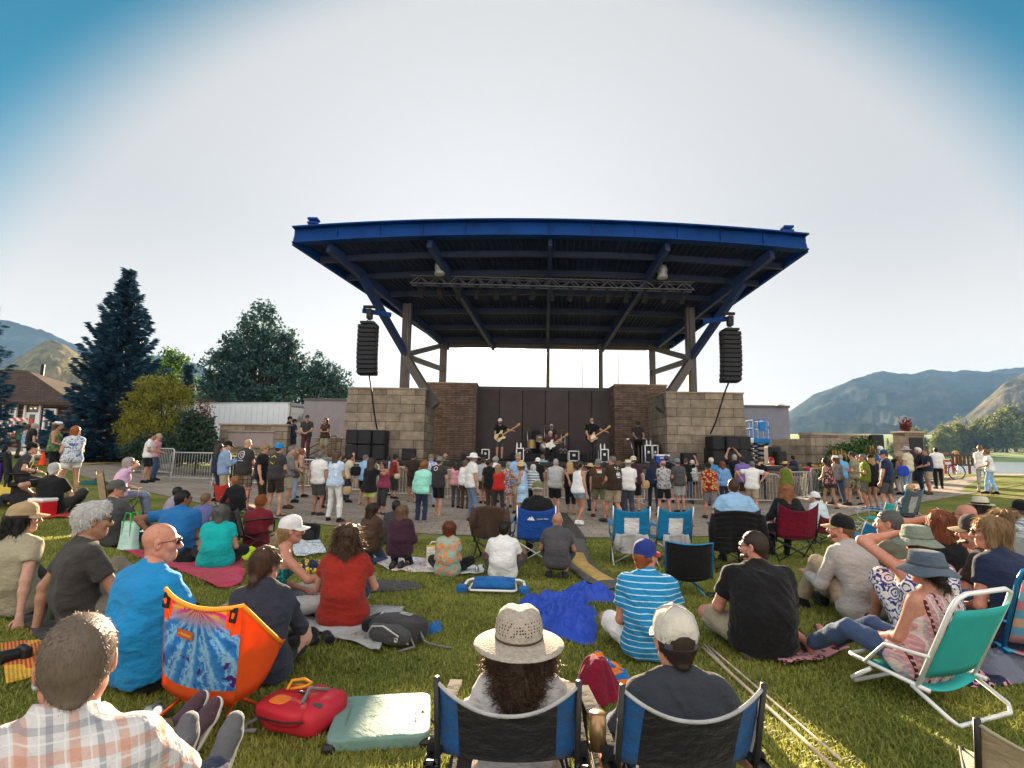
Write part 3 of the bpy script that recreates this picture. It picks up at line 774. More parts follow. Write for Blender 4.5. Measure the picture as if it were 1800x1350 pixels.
def unit(v):return v/(np.linalg.norm(v,axis=-1,keepdims=True)+1e-9)
class SDF:
 def __init__(s):s.pr=[];s.pl=[];s.disp=None
 def rc(s,a,b,ra,rb=None,k=.03,cut=None,op=1):
  s.pr.append(('c',np.array(a,float),np.array(b,float),ra,ra if rb is None else rb,k,cut,op));return s
 def el(s,c,r,k=.03,op=1,cut=None):
  s.pr.append(('e',np.array(c,float),np.array(r,float),0,0,k,cut,op));return s
 def plane(s,p,n):s.pl.append((np.array(p,float),unit(np.array(n,float))));return s
 def mesh(s,h):
  lo=np.full(3,1e9);hi=-lo
  for t,a,b,ra,rb,k,cut,op in s.pr:
   if op<0:continue
   if t=='c':l_,u_=np.minimum(a-ra,b-rb),np.maximum(a+ra,b+rb)
   else:l_,u_=a-b,a+b
   lo=np.minimum(lo,l_);hi=np.maximum(hi,u_)
  lo=lo-3*h-.012;n=np.ceil((hi+3*h+.012-lo)/h).astype(int)+1
  ax=[(lo[i]+h*np.arange(n[i])).astype(np.float32) for i in range(3)]
  D=np.full(n,.3,np.float32)
  for t,a,b,ra,rb,k,cut,op in s.pr:
   if t=='c':l_,u_=np.minimum(a-ra,b-rb),np.maximum(a+ra,b+rb)
   else:l_,u_=a-b,a+b
   mg=k+2.5*h
   i0=np.clip(np.floor((l_-mg-lo)/h).astype(int),0,n-1);i1=np.clip(np.ceil((u_+mg-lo)/h).astype(int)+1,1,n)
   X=ax[0][i0[0]:i1[0]][:,None,None];Y=ax[1][i0[1]:i1[1]][None,:,None];Z=ax[2][i0[2]:i1[2]][None,None,:]
   if t=='c':
    ab=b-a;L2=float(ab @ ab)+1e-12
    tt=np.clip(((X-a[0])*ab[0]+(Y-a[1])*ab[1]+(Z-a[2])*ab[2])/L2,0,1)
    d=np.sqrt((X-a[0]-tt*ab[0])**2+(Y-a[1]-tt*ab[1])**2+(Z-a[2]-tt*ab[2])**2)-(ra+(rb-ra)*tt)
   else:
    qx,qy,qz=(X-a[0])/b[0],(Y-a[1])/b[1],(Z-a[2])/b[2]
    k0=np.sqrt(qx*qx+qy*qy+qz*qz);k1=np.sqrt((qx/b[0])**2+(qy/b[1])**2+(qz/b[2])**2)+1e-6
    d=k0*(k0-1)/k1
   if cut is not None:
    for p,nn in (cut if isinstance(cut,list) else [cut]):d=np.maximum(d,(X-p[0])*nn[0]+(Y-p[1])*nn[1]+(Z-p[2])*nn[2])
   S=D[i0[0]:i1[0],i0[1]:i1[1],i0[2]:i1[2]]
   if op>0:
    w=np.clip(.5+.5*(S-d)/k,0,1);S[...]=S*(1-w)+d*w-k*w*(1-w)
   else:
    w=np.clip(.5-.5*(S+d)/k,0,1);S[...]=S*(1-w)-d*w+k*w*(1-w)
  for p,nn in s.pl:
   D=np.maximum(D,((ax[0]-p[0])*nn[0])[:,None,None]+((ax[1]-p[1])*nn[1])[None,:,None]+((ax[2]-p[2])*nn[2])[None,None,:])
  if s.disp is not None:
   I=np.nonzero(np.abs(D)<3*h+.012)
   P=np.stack([ax[i][I[i]] for i in range(3)],1);D[I]+=s.disp(P).astype(np.float32)
  return snets(D,lo,h)
def snets(D,lo,h):
 I=D<0;n=D.shape
 c=I[:-1,:-1,:-1].astype(np.int8)
 for dx in (0,1):
  for dy in (0,1):
   for dz in (0,1):
    if dx | dy | dz:c=c+I[dx:n[0]-1+dx,dy:n[1]-1+dy,dz:n[2]-1+dz]
 act=(c>0) & (c<8);ids=np.argwhere(act)
 if not len(ids):return np.zeros((0,3)),np.zeros((0,4),int)
 idx=np.full(act.shape,-1,np.int64);idx[act]=np.arange(len(ids))
 acc=np.zeros((len(ids),3));cnt=np.zeros(len(ids))
 cr=[(0,0),(1,0),(0,1),(1,1)]
 for axd in range(3):
  o=[q for q in range(3) if q !=axd]
  for a,b in cr:
   p0=ids.copy();p0[:,o[0]]+=a;p0[:,o[1]]+=b;p1=p0.copy();p1[:,axd]+=1
   d0=D[p0[:,0],p0[:,1],p0[:,2]].astype(float);d1=D[p1[:,0],p1[:,1],p1[:,2]].astype(float)
   m=(d0<0) !=(d1<0)
   t=np.where(m,d0/np.where(m,d0-d1,1),0)
   q=p0.astype(float);q[:,axd]+=t
   acc[m]+=q[m];cnt[m]+=1
 V=lo+h*acc/cnt[:,None]
 Fs=[]
 for axd in range(3):
  u,v=(axd+1) % 3,(axd+2) % 3
  sl0=[slice(None)]*3;sl1=[slice(None)]*3;sl0[axd]=slice(0,-1);sl1[axd]=slice(1,None)
  A=I[tuple(sl0)];B=I[tuple(sl1)]
  E=np.argwhere(A !=B);ok=(E[:,u]>0) & (E[:,v]>0) & (E[:,u]<n[u]-1) & (E[:,v]<n[v]-1);E=E[ok]
  if not len(E):continue
  q=[]
  for du,dv in ((-1,-1),(0,-1),(0,0),(-1,0)):
   e=E.copy();e[:,u]+=du;e[:,v]+=dv;q.append(idx[e[:,0],e[:,1],e[:,2]])
  q=np.stack(q,1);ins=A[E[:,0],E[:,1],E[:,2]]
  q[~ins]=q[~ins][:,::-1];Fs.append(q)
 Fq=np.concatenate(Fs);Fq=Fq[(Fq>=0).all(1)]
 return V,Fq
def merge(parts):
 """[(V, F(quads), mi)] -> one mesh"""
 V=[];Fs=[];mi=[];n=0
 for v,f,m in parts:
  if len(v)==0:continue
  V.append(v);f=np.asarray(f);Fs.append(f+n);mi.append(np.full(len(f),m) if np.isscalar(m) else m);n+=len(v)
 return np.concatenate(V),np.concatenate(Fs),np.concatenate(mi)

PAL=dict(black=(.012,.012,.014),charcoal=(.045,.043,.045),dkgrey=(.075,.075,.08),grey=(.19,.19,.20),ltgrey=(.42,.42,.43),white=(.78,.78,.78),cream=(.62,.57,.42),
 navy=(.018,.028,.065),blue=(.02,.14,.42),azure=(.015,.25,.56),ltblue=(.30,.50,.78),denim=(.055,.095,.19),ltdenim=(.24,.34,.50),dkdenim=(.025,.04,.085),red=(.50,.025,.02),brick=(.33,.028,.018),
 maroon=(.17,.015,.025),pink=(.42,.12,.16),magenta=(.50,.02,.17),teal=(.01,.42,.42),mint=(.33,.78,.66),green=(.13,.19,.025),olive=(.16,.17,.095),sage=(.21,.25,.20),khaki=(.38,.31,.22),
 tan=(.42,.30,.17),beige=(.38,.34,.24),brown=(.075,.045,.03),dkbrown=(.04,.025,.018),purple=(.18,.14,.42),lav=(.62,.42,.66),rose=(.66,.30,.34),yellow=(.75,.5,.03),orange=(.8,.2,.02),plum=(.05,.02,.035),
 gold=(.55,.40,.12),straw=(.58,.42,.20),burgundy=(.20,.008,.03),dkteal=(.02,.10,.10),limey=(.48,.50,.16))
def pal(c):return PAL[c] if isinstance(c,str) else c
def sepn(nt,coord='Object'):
 tc=nt.nodes.new('ShaderNodeTexCoord');sp=nt.nodes.new('ShaderNodeSeparateXYZ');nt.links.new(tc.outputs[coord],sp.inputs[0]);return sp
def mathn(nt,op,a,b=None):
 n=nt.nodes.new('ShaderNodeMath');n.operation=op
 for i,s in enumerate((a,b)):
  if s is None:continue
  if isinstance(s,(int,float)):n.inputs[i].default_value=s
  else:nt.links.new(s,n.inputs[i])
 return n.outputs[0]
def mixc(nt,f,a,b,mode='MIX'):
 n=nt.nodes.new('ShaderNodeMix');n.data_type='RGBA';n.blend_type=mode
 for i,s in ((0,f),(6,a),(7,b)):
  if isinstance(s,(int,float)):n.inputs[i].default_value=s
  elif isinstance(s,tuple):n.inputs[i].default_value=lin(s)
  else:nt.links.new(s,n.inputs[i])
 return n.outputs[2]
def band(nt,x,period,width,phase=0.0):
 f=mathn(nt,'FRACT',mathn(nt,'MULTIPLY_ADD',x,1/period));
 f.node.inputs[0].links[0].from_node.inputs[2].default_value=phase
 return mathn(nt,'LESS_THAN',f,width)
def cloth(c,pat=None,c2=None,c3=None):
 key=('cloth',str(c),pat,str(c2),str(c3))
 if key in _cache:return _cache[key]
 a=pal(c);m,nt,b=_nt('cloth_%s%s' % (c if isinstance(c,str) else 'mixed','_'+pat if pat else ''))
 n=noise_node(nt,7,5,.6);rp=ramp_node(nt,n.outputs['Fac'],[(.3,sc(a,.86)),(.7,sc(a,1.12))]);col=rp.outputs[0]
 b2=pal(c2) if c2 else (.8,.8,.8)
 sp=None
 if pat:sp=sepn(nt)
 if pat=='stripes':col=mixc(nt,band(nt,sp.outputs[2],.042,.16),col,b2)
 elif pat=='widestripes':col=mixc(nt,band(nt,sp.outputs[2],.075,.5),col,b2)
 elif pat=='plaid':
  cc=pal(c3) if c3 else b2
  sx=mathn(nt,'ADD',sp.outputs[0],mathn(nt,'MULTIPLY',sp.outputs[1],.6))
  for ax_,per,w,ph,cl,am in ((sx,.105,.22,.0,b2,.55),(sx,.105,.14,.45,cc,.6),(sp.outputs[2],.105,.22,.1,b2,.5),(sp.outputs[2],.105,.14,.55,cc,.5),(sx,.052,.08,.2,(.75,.75,.75),.6),(sp.outputs[2],.052,.08,.3,(.75,.75,.75),.5)):
   col=mixc(nt,mathn(nt,'MULTIPLY',band(nt,ax_,per,w,ph),am),col,cl)
 elif pat=='check':
  f=mathn(nt,'ADD',mathn(nt,'MULTIPLY',band(nt,mathn(nt,'ADD',sp.outputs[0],sp.outputs[1]),.03,.5),.5),mathn(nt,'MULTIPLY',band(nt,sp.outputs[2],.03,.5),.5));col=mixc(nt,f,col,b2)
 elif pat in ('floral','leopard','print'):
  tc=nt.nodes.new('ShaderNodeTexCoord');v=nt.nodes.new('ShaderNodeTexVoronoi');v.inputs['Scale'].default_value={'floral':15,'leopard':34,'print':22}[pat];v.feature='F1'
  nz=noise_node(nt,25,3);vm=nt.nodes.new('ShaderNodeVectorMath');vm.operation='MULTIPLY_ADD';nt.links.new(nz.outputs['Color'],vm.inputs[0]);vm.inputs[1].default_value=(.035,)*3;nt.links.new(tc.outputs['Object'],vm.inputs[2]);nt.links.new(vm.outputs[0],v.inputs['Vector'])
  ring=mathn(nt,'MULTIPLY',mathn(nt,'LESS_THAN',v.outputs['Distance'],.42),mathn(nt,'GREATER_THAN',v.outputs['Distance'],.20));col=mixc(nt,ring,col,b2)
  if c3:col=mixc(nt,mathn(nt,'LESS_THAN',v.outputs['Distance'],.13),col,pal(c3))
 elif pat=='medallion':
  tc=nt.nodes.new('ShaderNodeTexCoord');mp=nt.nodes.new('ShaderNodeVectorMath');mp.operation='SCALE';mp.inputs['Scale'].default_value=9.5;nt.links.new(tc.outputs['Object'],mp.inputs[0])
  v=nt.nodes.new('ShaderNodeTexVoronoi');v.inputs['Scale'].default_value=1;v.inputs['Randomness'].default_value=.35;nt.links.new(mp.outputs[0],v.inputs['Vector'])
  w=mathn(nt,'SINE',mathn(nt,'MULTIPLY',v.outputs['Distance'],24));nz=noise_node(nt,38,2);w2=mathn(nt,'GREATER_THAN',mathn(nt,'ADD',w,mathn(nt,'MULTIPLY',mathn(nt,'SUBTRACT',nz.outputs['Fac'],.5),5)),.35);col=mixc(nt,w2,col,b2)
 elif pat=='ethnic':
  sx=mathn(nt,'ADD',sp.outputs[0],mathn(nt,'MULTIPLY',sp.outputs[2],.12))
  col=mixc(nt,band(nt,sx,.085,.18),col,(.10,.02,.025));col=mixc(nt,band(nt,sx,.085,.12,.5),col,(.72,.62,.58));col=mixc(nt,band(nt,sx,.085,.05,.3),col,(.28,.5,.55))
  zz=mathn(nt,'SINE',mathn(nt,'MULTIPLY',sp.outputs[2],170));yy=mathn(nt,'SINE',mathn(nt,'MULTIPLY',sx,148));col=mixc(nt,mathn(nt,'MULTIPLY',mathn(nt,'GREATER_THAN',mathn(nt,'MULTIPLY',zz,yy),.45),.75),col,(.72,.55,.5))
 elif pat=='tiedye':
  nz=noise_node(nt,9,4,.6,dist=1.5);r_=ramp_node(nt,nz.outputs['Fac'],[(.38,a),(.52,b2),(.66,pal(c3) if c3 else a)]);col=r_.outputs[0]
 elif pat=='camo':
  nz=noise_node(nt,14,2,.5,dist=.6);r_=ramp_node(nt,nz.outputs['Fac'],[(0,a),(.45,b2),(.58,pal(c3) if c3 else a)],'CONSTANT');col=r_.outputs[0]
 elif pat=='twotone':
  col=mixc(nt,mathn(nt,'GREATER_THAN',sp.outputs[2],.35),col,b2)
 nt.links.new(col,b.inputs['Base Color']);b.inputs['Roughness'].default_value=.92;b.inputs['Specular IOR Level'].default_value=.12
 b.inputs['Sheen Weight'].default_value=.12;b.inputs['Sheen Roughness'].default_value=.5
 n1=noise_node(nt,26,5,.65,dist=.8);n2=noise_node(nt,9,3,.5,stretch=(1,1,1.8))
 bump_node(nt,b,mathn(nt,'ADD',mathn(nt,'MULTIPLY',n1.outputs['Fac'],.35),n2.outputs['Fac']),.9,.028)
 add_trans(nt,b,col,.14)
 _cache[key]=m;return m
SKINS=dict(fair=(.46,.25,.175),pink=(.47,.215,.15),tan=(.36,.185,.115),brown=(.20,.095,.055),dark=(.10,.048,.03))
def skin_mat(tone):
 key=('skin',tone)
 if key in _cache:return _cache[key]
 c=SKINS[tone];m,nt,b=_nt('skin_'+tone);n=noise_node(nt,34,7,.75)
 r_=ramp_node(nt,n.outputs['Fac'],[(.3,sc((c[0],c[1]*.86,c[2]*.82),.80)),(.5,sc(c,1)),(.7,sc((c[0],c[1]*1.06,c[2]*1.08),1.14))]);nt.links.new(r_.outputs[0],b.inputs['Base Color'])
 b.inputs['Roughness'].default_value=.55;b.inputs['Subsurface Weight'].default_value=.12;b.inputs['Subsurface Radius'].default_value=(.02,.006,.003);b.inputs['Subsurface Scale'].default_value=.6;b.inputs['Specular IOR Level'].default_value=.35
 n2=noise_node(nt,160,3);bump_node(nt,b,n2.outputs['Fac'],.12,.002);_cache[key]=m;return m
HAIRC=dict(black=(.012,.010,.009),dkbrown=(.032,.02,.013),brown=(.075,.042,.024),ltbrown=(.15,.085,.045),auburn=(.16,.045,.015),ginger=(.30,.095,.025),blond=(.40,.26,.12),dkblond=(.25,.155,.075),grey=(.30,.29,.28),dkgrey=(.12,.115,.11),greybrown=(.135,.10,.075),white=(.62,.61,.60),rust=(.22,.08,.03))
def hair_mat(c):
 key=('hair',c)
 if key in _cache:return _cache[key]
 a=HAIRC[c];m,nt,b=_nt('hair_'+c);g=nt.nodes.new('ShaderNodeNewGeometry');n=noise_node(nt,30,4,.6,stretch=(3,3,.5))
 f=mathn(nt,'ADD',mathn(nt,'MULTIPLY',g.outputs['Random Per Island'],.5),mathn(nt,'MULTIPLY',n.outputs['Fac'],.6))
 r_=ramp_node(nt,f,[(.25,sc(a,.72)),(.85,sc(a,1.4))]);nt.links.new(r_.outputs[0],b.inputs['Base Color'])
 b.inputs['Roughness'].default_value=.42;b.inputs['Specular IOR Level'].default_value=.4
 n2=noise_node(nt,70,3,.6,stretch=(4,4,.4));bump_node(nt,b,n2.outputs['Fac'],.5,.006);add_trans(nt,b,sc(tuple(min(1,x*2.2+.02) for x in a),1) and r_.outputs[0],.3);_cache[key]=m;return m
M_eye=mat('eye_white',(.70,.68,.65),.25,0,.03);M_iris=mat('iris',(.04,.025,.015),.15,0,.1);M_lip={k:mat('lip_'+k,(v[0]*.92,v[1]*.74,v[2]*.76),.5,0,.1) for k,v in SKINS.items()}
M_lens=mat('sunglass_lens',(.01,.01,.012),.08,0,.05,spec=.8);M_frame=mat('sunglass_frame',(.02,.018,.016),.35)
M_sole=mat('shoe_sole',(.6,.58,.54),.7,0,.1);M_dsole=mat('dark_sole',(.03,.028,.026),.8)

LOD={0:(.0095,.0045),1:(.014,.0075),2:(.021,.0125)}
_heads={}
def head_mesh(lod,fem):
 if (lod,fem) in _heads:return _heads[lod,fem]
 s=SDF();jw=.9 if fem else 1.0
 s.el((0,-.012,.030),(.0745,.094,.087),.02);s.el((0,.026,-.045),(.058*jw,.062,.074),.035)
 s.rc((0,.058,-.095),(0,.066,-.092),.026*jw,.022*jw,.03)
 for x in (-1,1):
  s.rc((x*.05*jw,-.005,-.062),(x*.018,.055,-.098),.017,.018,.03)
  s.el((x*.042,.062,-.022),(.026,.022,.024),.03);s.rc((x*.012,.084,.024),(x*.046,.070,.022),.011,.009,.018)
  s.rc((x*.031,.104,.0),(x*.033,.104,.0),.013,k=.012,op=-1);s.rc((x*.031,.079,.0),(x*.031,.08,.0),.0145,k=.004)
  s.rc((x*.011,.098,-.040),(x*.009,.106,-.040),.0085,k=.008)
  s.el((x*.078,-.012,-.006),(.010,.020,.033),.008);s.el((x*.087,-.004,-.004),(.006,.010,.018),.005,op=-1)
 s.rc((0,.090,.006),(0,.112,-.033),.0095,.0125,.012);s.rc((-.019,.083,-.064),(.019,.083,-.064),.0075,k=.008);s.rc((-.016,.083,-.076),(.016,.083,-.076),.008,k=.008)
 s.rc((0,-.025,-.06),(0,-.035,-.17),.054 if not fem else .047,.056 if not fem else .048,.04)
 V,Fq=s.mesh(LOD[lod][1]);C=V[Fq].mean(1);mi=np.zeros(len(Fq),int)
 mi[(np.abs(C[:,0])<.023) & (C[:,1]>.082) & (np.abs(C[:,2]+.0695)<.0125)]=2
 eye=(np.abs(np.abs(C[:,0])-.031)<.0125) & (np.abs(C[:,2]+.001)<.0052*np.sqrt(np.clip(1-((np.abs(C[:,0])-.031)/.0135)**2,0,1)));mi[eye & (C[:,1]>.084)]=1
 parts=[(V,Fq,mi)]
 for x in (-1,1):
  b=MB();M4=np.eye(4);M4[:3,:3]=[[1,0,0],[0,0,1],[0,-1,0]];M4[:3,3]=(x*.031,.0945,0)
  b.lathe([(.0046,-.001),(.0042,.0008),(.0015,.001)],10,M=M4);v=b.v[0];q=[f for f in b.f if len(f)==4];parts.append((v,np.array(q),3))
  b=MB();b.tube([(x*.016,.096,.019),(x*.031,.0965,.0245),(x*.047,.084,.018)],[.0035,.0042,.0022],4,caps=False);parts.append((b.v[0],np.array(b.f),4))
 _heads[lod,fem]=merge(parts);return _heads[lod,fem]
_hairs={}
def strands(P,D,L,curl,g,w=.0013,seg=4,grav=.0):
 """ribbons starting at P along D; returns V, quads"""
 n=len(P);t=np.linspace(0,1,seg+1);pts=[P];d=D.copy()
 for i in range(seg):
  d=unit(d+g.normal(size=d.shape)*curl+np.array([0,0,-grav]));pts.append(pts[-1]+d*(L/seg)[:,None])
 pts=np.stack(pts,1);side=unit(np.cross(D,g.normal(size=D.shape)))
 wd=(w*(1-.75*t))[None,:,None]
 A=pts+side[:,None,:]*wd;B=pts-side[:,None,:]*wd
 V=np.stack([A,B],2).reshape(-1,3);base=np.arange(n)[:,None]*(2*(seg+1));k=np.arange(seg)[None,:]*2
 q=np.stack([base+k,base+k+1,base+k+3,base+k+2],-1).reshape(-1,4);return V,q
def hair_mesh(style,lod,under=None):
 key=(style,lod,under)
 if key in _hairs:return _hairs[key]
 g=np.random.default_rng(len(style)*7+lod);s=SDF();th={'buzz':.004,'short':.011,'full':.016,'crop':.008}.get(style,.014)
 if style=='ring':
  s.el((0,-.016,.012),(.0815,.1,.07),.01);s.rc((0,.02,.12),(0,-.02,.12),.088,k=.01,op=-1)
  s.plane((0,.0,-.03),(0,.25,.0));s.plane((0,.012,0),(0,1,.0));s.plane((0,-.09,-.075),(0,0,-1))
 else:
  s.el((0,-.014,.031),(.0745+th,.094+th,.087+th),.02)
  if style in ('short','full','crop','buzz','pony','bun'):s.rc((0,-.045,-.02),(0,-.06,-.075),.062+th*.5,.045,.03)
 if style=='full':s.el((0,.05,.1),(.055,.04,.03),.03)
 lows=[]
 if style=='long':
  s.rc((-.045,-.05,.03),(-.075,-.075,-.20),.058,.045,.04);s.rc((.045,-.05,.03),(.075,-.075,-.20),.058,.045,.04);s.rc((0,-.07,.02),(0,-.105,-.27),.075,.05,.04)
 if style=='wavy':
  s.rc((-.05,-.045,.03),(-.098,-.06,-.17),.064,.058,.05);s.rc((.05,-.045,.03),(.098,-.06,-.17),.064,.058,.05);s.rc((0,-.07,.02),(0,-.11,-.23),.09,.075,.05)
 if style=='mid':
  s.rc((-.05,-.03,.03),(-.072,-.03,-.12),.05,.038,.04);s.rc((.05,-.03,.03),(.072,-.03,-.12),.05,.038,.04);s.rc((0,-.06,.02),(0,-.085,-.14),.075,.058,.04)
 if style=='bob':
  s.rc((-.055,-.012,.03),(-.074,-.005,-.10),.044,.030,.03);s.rc((.055,-.012,.03),(.074,-.005,-.10),.044,.030,.03);s.rc((0,-.05,.02),(0,-.07,-.10),.08,.055,.04)
 if style=='curly':
  for i in range(80):
   d=unit(g.normal(size=3));d[2]=d[2]*1.0-.25;d[1]-=.2;c=np.array([0,-.045,-.03])+d*(.108,.090,.140);s.rc(c,c,g.uniform(.028,.045),k=.018)
  s.rc((0,-.06,.02),(0,-.10,-.18),.10,.11,.04)
 if style=='afro':
  for i in range(70):
   d=unit(g.normal(size=3));c=np.array([0,-.03,.035])+d*(.085,.085,.095);s.rc(c,c,g.uniform(.03,.042),k=.015)
 if style=='pony':s.rc((0,-.115,.01),(0,-.15,-.03),.028,.03,.02);s.rc((0,-.15,-.03),(0,-.135,-.20),.032,.014,.03)
 if style=='low_pony':s.rc((0,-.055,-.02),(0,-.09,-.09),.06,.035,.04);s.rc((0,-.10,-.09),(0.01,-.115,-.16),.03,.024,.02)
 if style=='bun':s.rc((0,-.10,.09),(0,-.11,.10),.042,.04,.015)
 if style in ('long','mid','bob','curly','afro','wavy'):
  s.el((0,.098,-.03),(.066,.075,.100),.01,op=-1)
  if style in ('curly','afro'):s.el((0,.15,-.03),(.09,.10,.12),.01,op=-1)
  s.rc((0,.03,-.10),(0,.05,-.25),.058,.07,.01,op=-1)
 elif style !='ring':
  s.plane((0,.084,.062),(0,.62,-.78));
  for x in (-1,1):s.el((x*.085,.0,-.012),(.018,.026,.036),.008,op=-1)
 amp={'wavy':.012,'curly':.017,'afro':.008,'full':.004,'long':.004,'mid':.004}.get(style,.0018);fq={'wavy':30,'curly':30,'afro':60}.get(style,55)
 amp=amp*(.35 if lod==0 and style in ('short','crop','full') else 1)
 s.disp=lambda P:amp*vnoise(P*(fq,fq,fq*(.35 if style in ('long','mid','bob','pony','short','crop') else .6 if style=='wavy' else 1)))
 if under is not None:s.plane((0,0,under),(0,0,1))
 V,Fq=s.mesh(LOD[lod][1]*(1.15 if lod else 1.0));parts=[(V,Fq,0)]
 ns={0:{'curly':9000,'long':4200,'mid':4200,'buzz':1500,'short':9000,'full':6000,'crop':10000,'wavy':9000}.get(style,3600),1:2400,2:0}[lod]
 if ns:
  v4=V[Fq];nrm=unit(np.cross(v4[:,2]-v4[:,0],v4[:,3]-v4[:,1]));C=v4.mean(1)
  ok=np.nonzero((nrm*unit(C-(0,-.02,.0))).sum(1)>-.3)[0];pick=g.choice(ok,ns);pick=pick[C[pick][:,2]<((under-.012 if under>0 else under-.03) if under is not None else 9)];ns=len(pick);P0=C[pick]-nrm[pick]*.003;N0=nrm[pick]
  crown=np.array([0.01,-.05,.115]);fl=unit(P0-crown+np.array([.0,0,-.02]));down=np.array([0,0,-1.0])
  wd=(.0009 if style in ('short','crop') else .0015) if lod==0 else .003
  if style in ('short','full','crop','buzz','ring'):
   d=fl-N0*(fl*N0).sum(1)[:,None];d=unit(unit(d)+N0*{'full':.24,'crop':.20,'ring':.3}.get(style,.16)+g.normal(size=d.shape)*.16);L=g.uniform(.4,1,ns)*{'short':.024,'full':.034,'crop':.019,'buzz':.007,'ring':.014}[style];parts.append(strands(P0,d,L,.08,g,wd,3)+(0,))
  elif style in ('curly','afro'):
   d=unit(N0+g.normal(size=N0.shape)*.7+down*.3);L=g.uniform(.04,.10,ns);parts.append(strands(P0,d,L,.55,g,wd,7)+(0,))
  elif style=='wavy':
   d=down+fl*.7;d=d-N0*(d*N0).sum(1)[:,None];d=unit(unit(d)+N0*.30+g.normal(size=d.shape)*.3);L=g.uniform(.05,.13,ns);parts.append(strands(P0,d,L,.32,g,wd,7,.10)+(0,))
  else:
   d=down+fl*.4;d=d-N0*(d*N0).sum(1)[:,None];d=unit(unit(d)+N0*.10+g.normal(size=d.shape)*.07);L=g.uniform(.03,.08,ns);parts.append(strands(P0,d,L,.13,g,wd,5,.08)+(0,))
 _hairs[key]=merge(parts)[:2];return _hairs[key]
def rotm(yaw=0,pitch=0,roll=0):
 """yaw > 0 turns towards +x (the figure's right), pitch > 0 looks down"""
 return np.array(Matrix.Rotation(-yaw,3,'Z') @ Matrix.Rotation(-pitch,3,'X') @ Matrix.Rotation(roll,3,'Y'))
_hats={}
def vent_mat():
 m,nt,b=_nt('straw_vent');tc=nt.nodes.new('ShaderNodeTexCoord');v=nt.nodes.new('ShaderNodeTexVoronoi');v.inputs['Scale'].default_value=85;v.inputs['Randomness'].default_value=.25;nt.links.new(tc.outputs['Object'],v.inputs['Vector'])
 nt.links.new(mixc(nt,mathn(nt,'LESS_THAN',v.outputs['Distance'],.33),(.34,.29,.24),(.03,.022,.018)),b.inputs['Base Color']);b.inputs['Roughness'].default_value=.9;return m
M_vent=vent_mat()
def straw_mat():
 m,nt,b=_nt('grey_straw');n=noise_node(nt,60,3);r_=ramp_node(nt,n.outputs['Fac'],[(.3,(.27,.23,.19)),(.7,(.42,.37,.31))]);nt.links.new(r_.outputs[0],b.inputs['Base Color']);b.inputs['Roughness'].default_value=.9
 v=nt.nodes.new('ShaderNodeTexVoronoi');v.inputs['Scale'].default_value=140;tc=nt.nodes.new('ShaderNodeTexCoord');nt.links.new(tc.outputs['Object'],v.inputs['Vector']);bump_node(nt,b,v.outputs['Distance'],.8,.004);return m
M_straw=straw_mat()
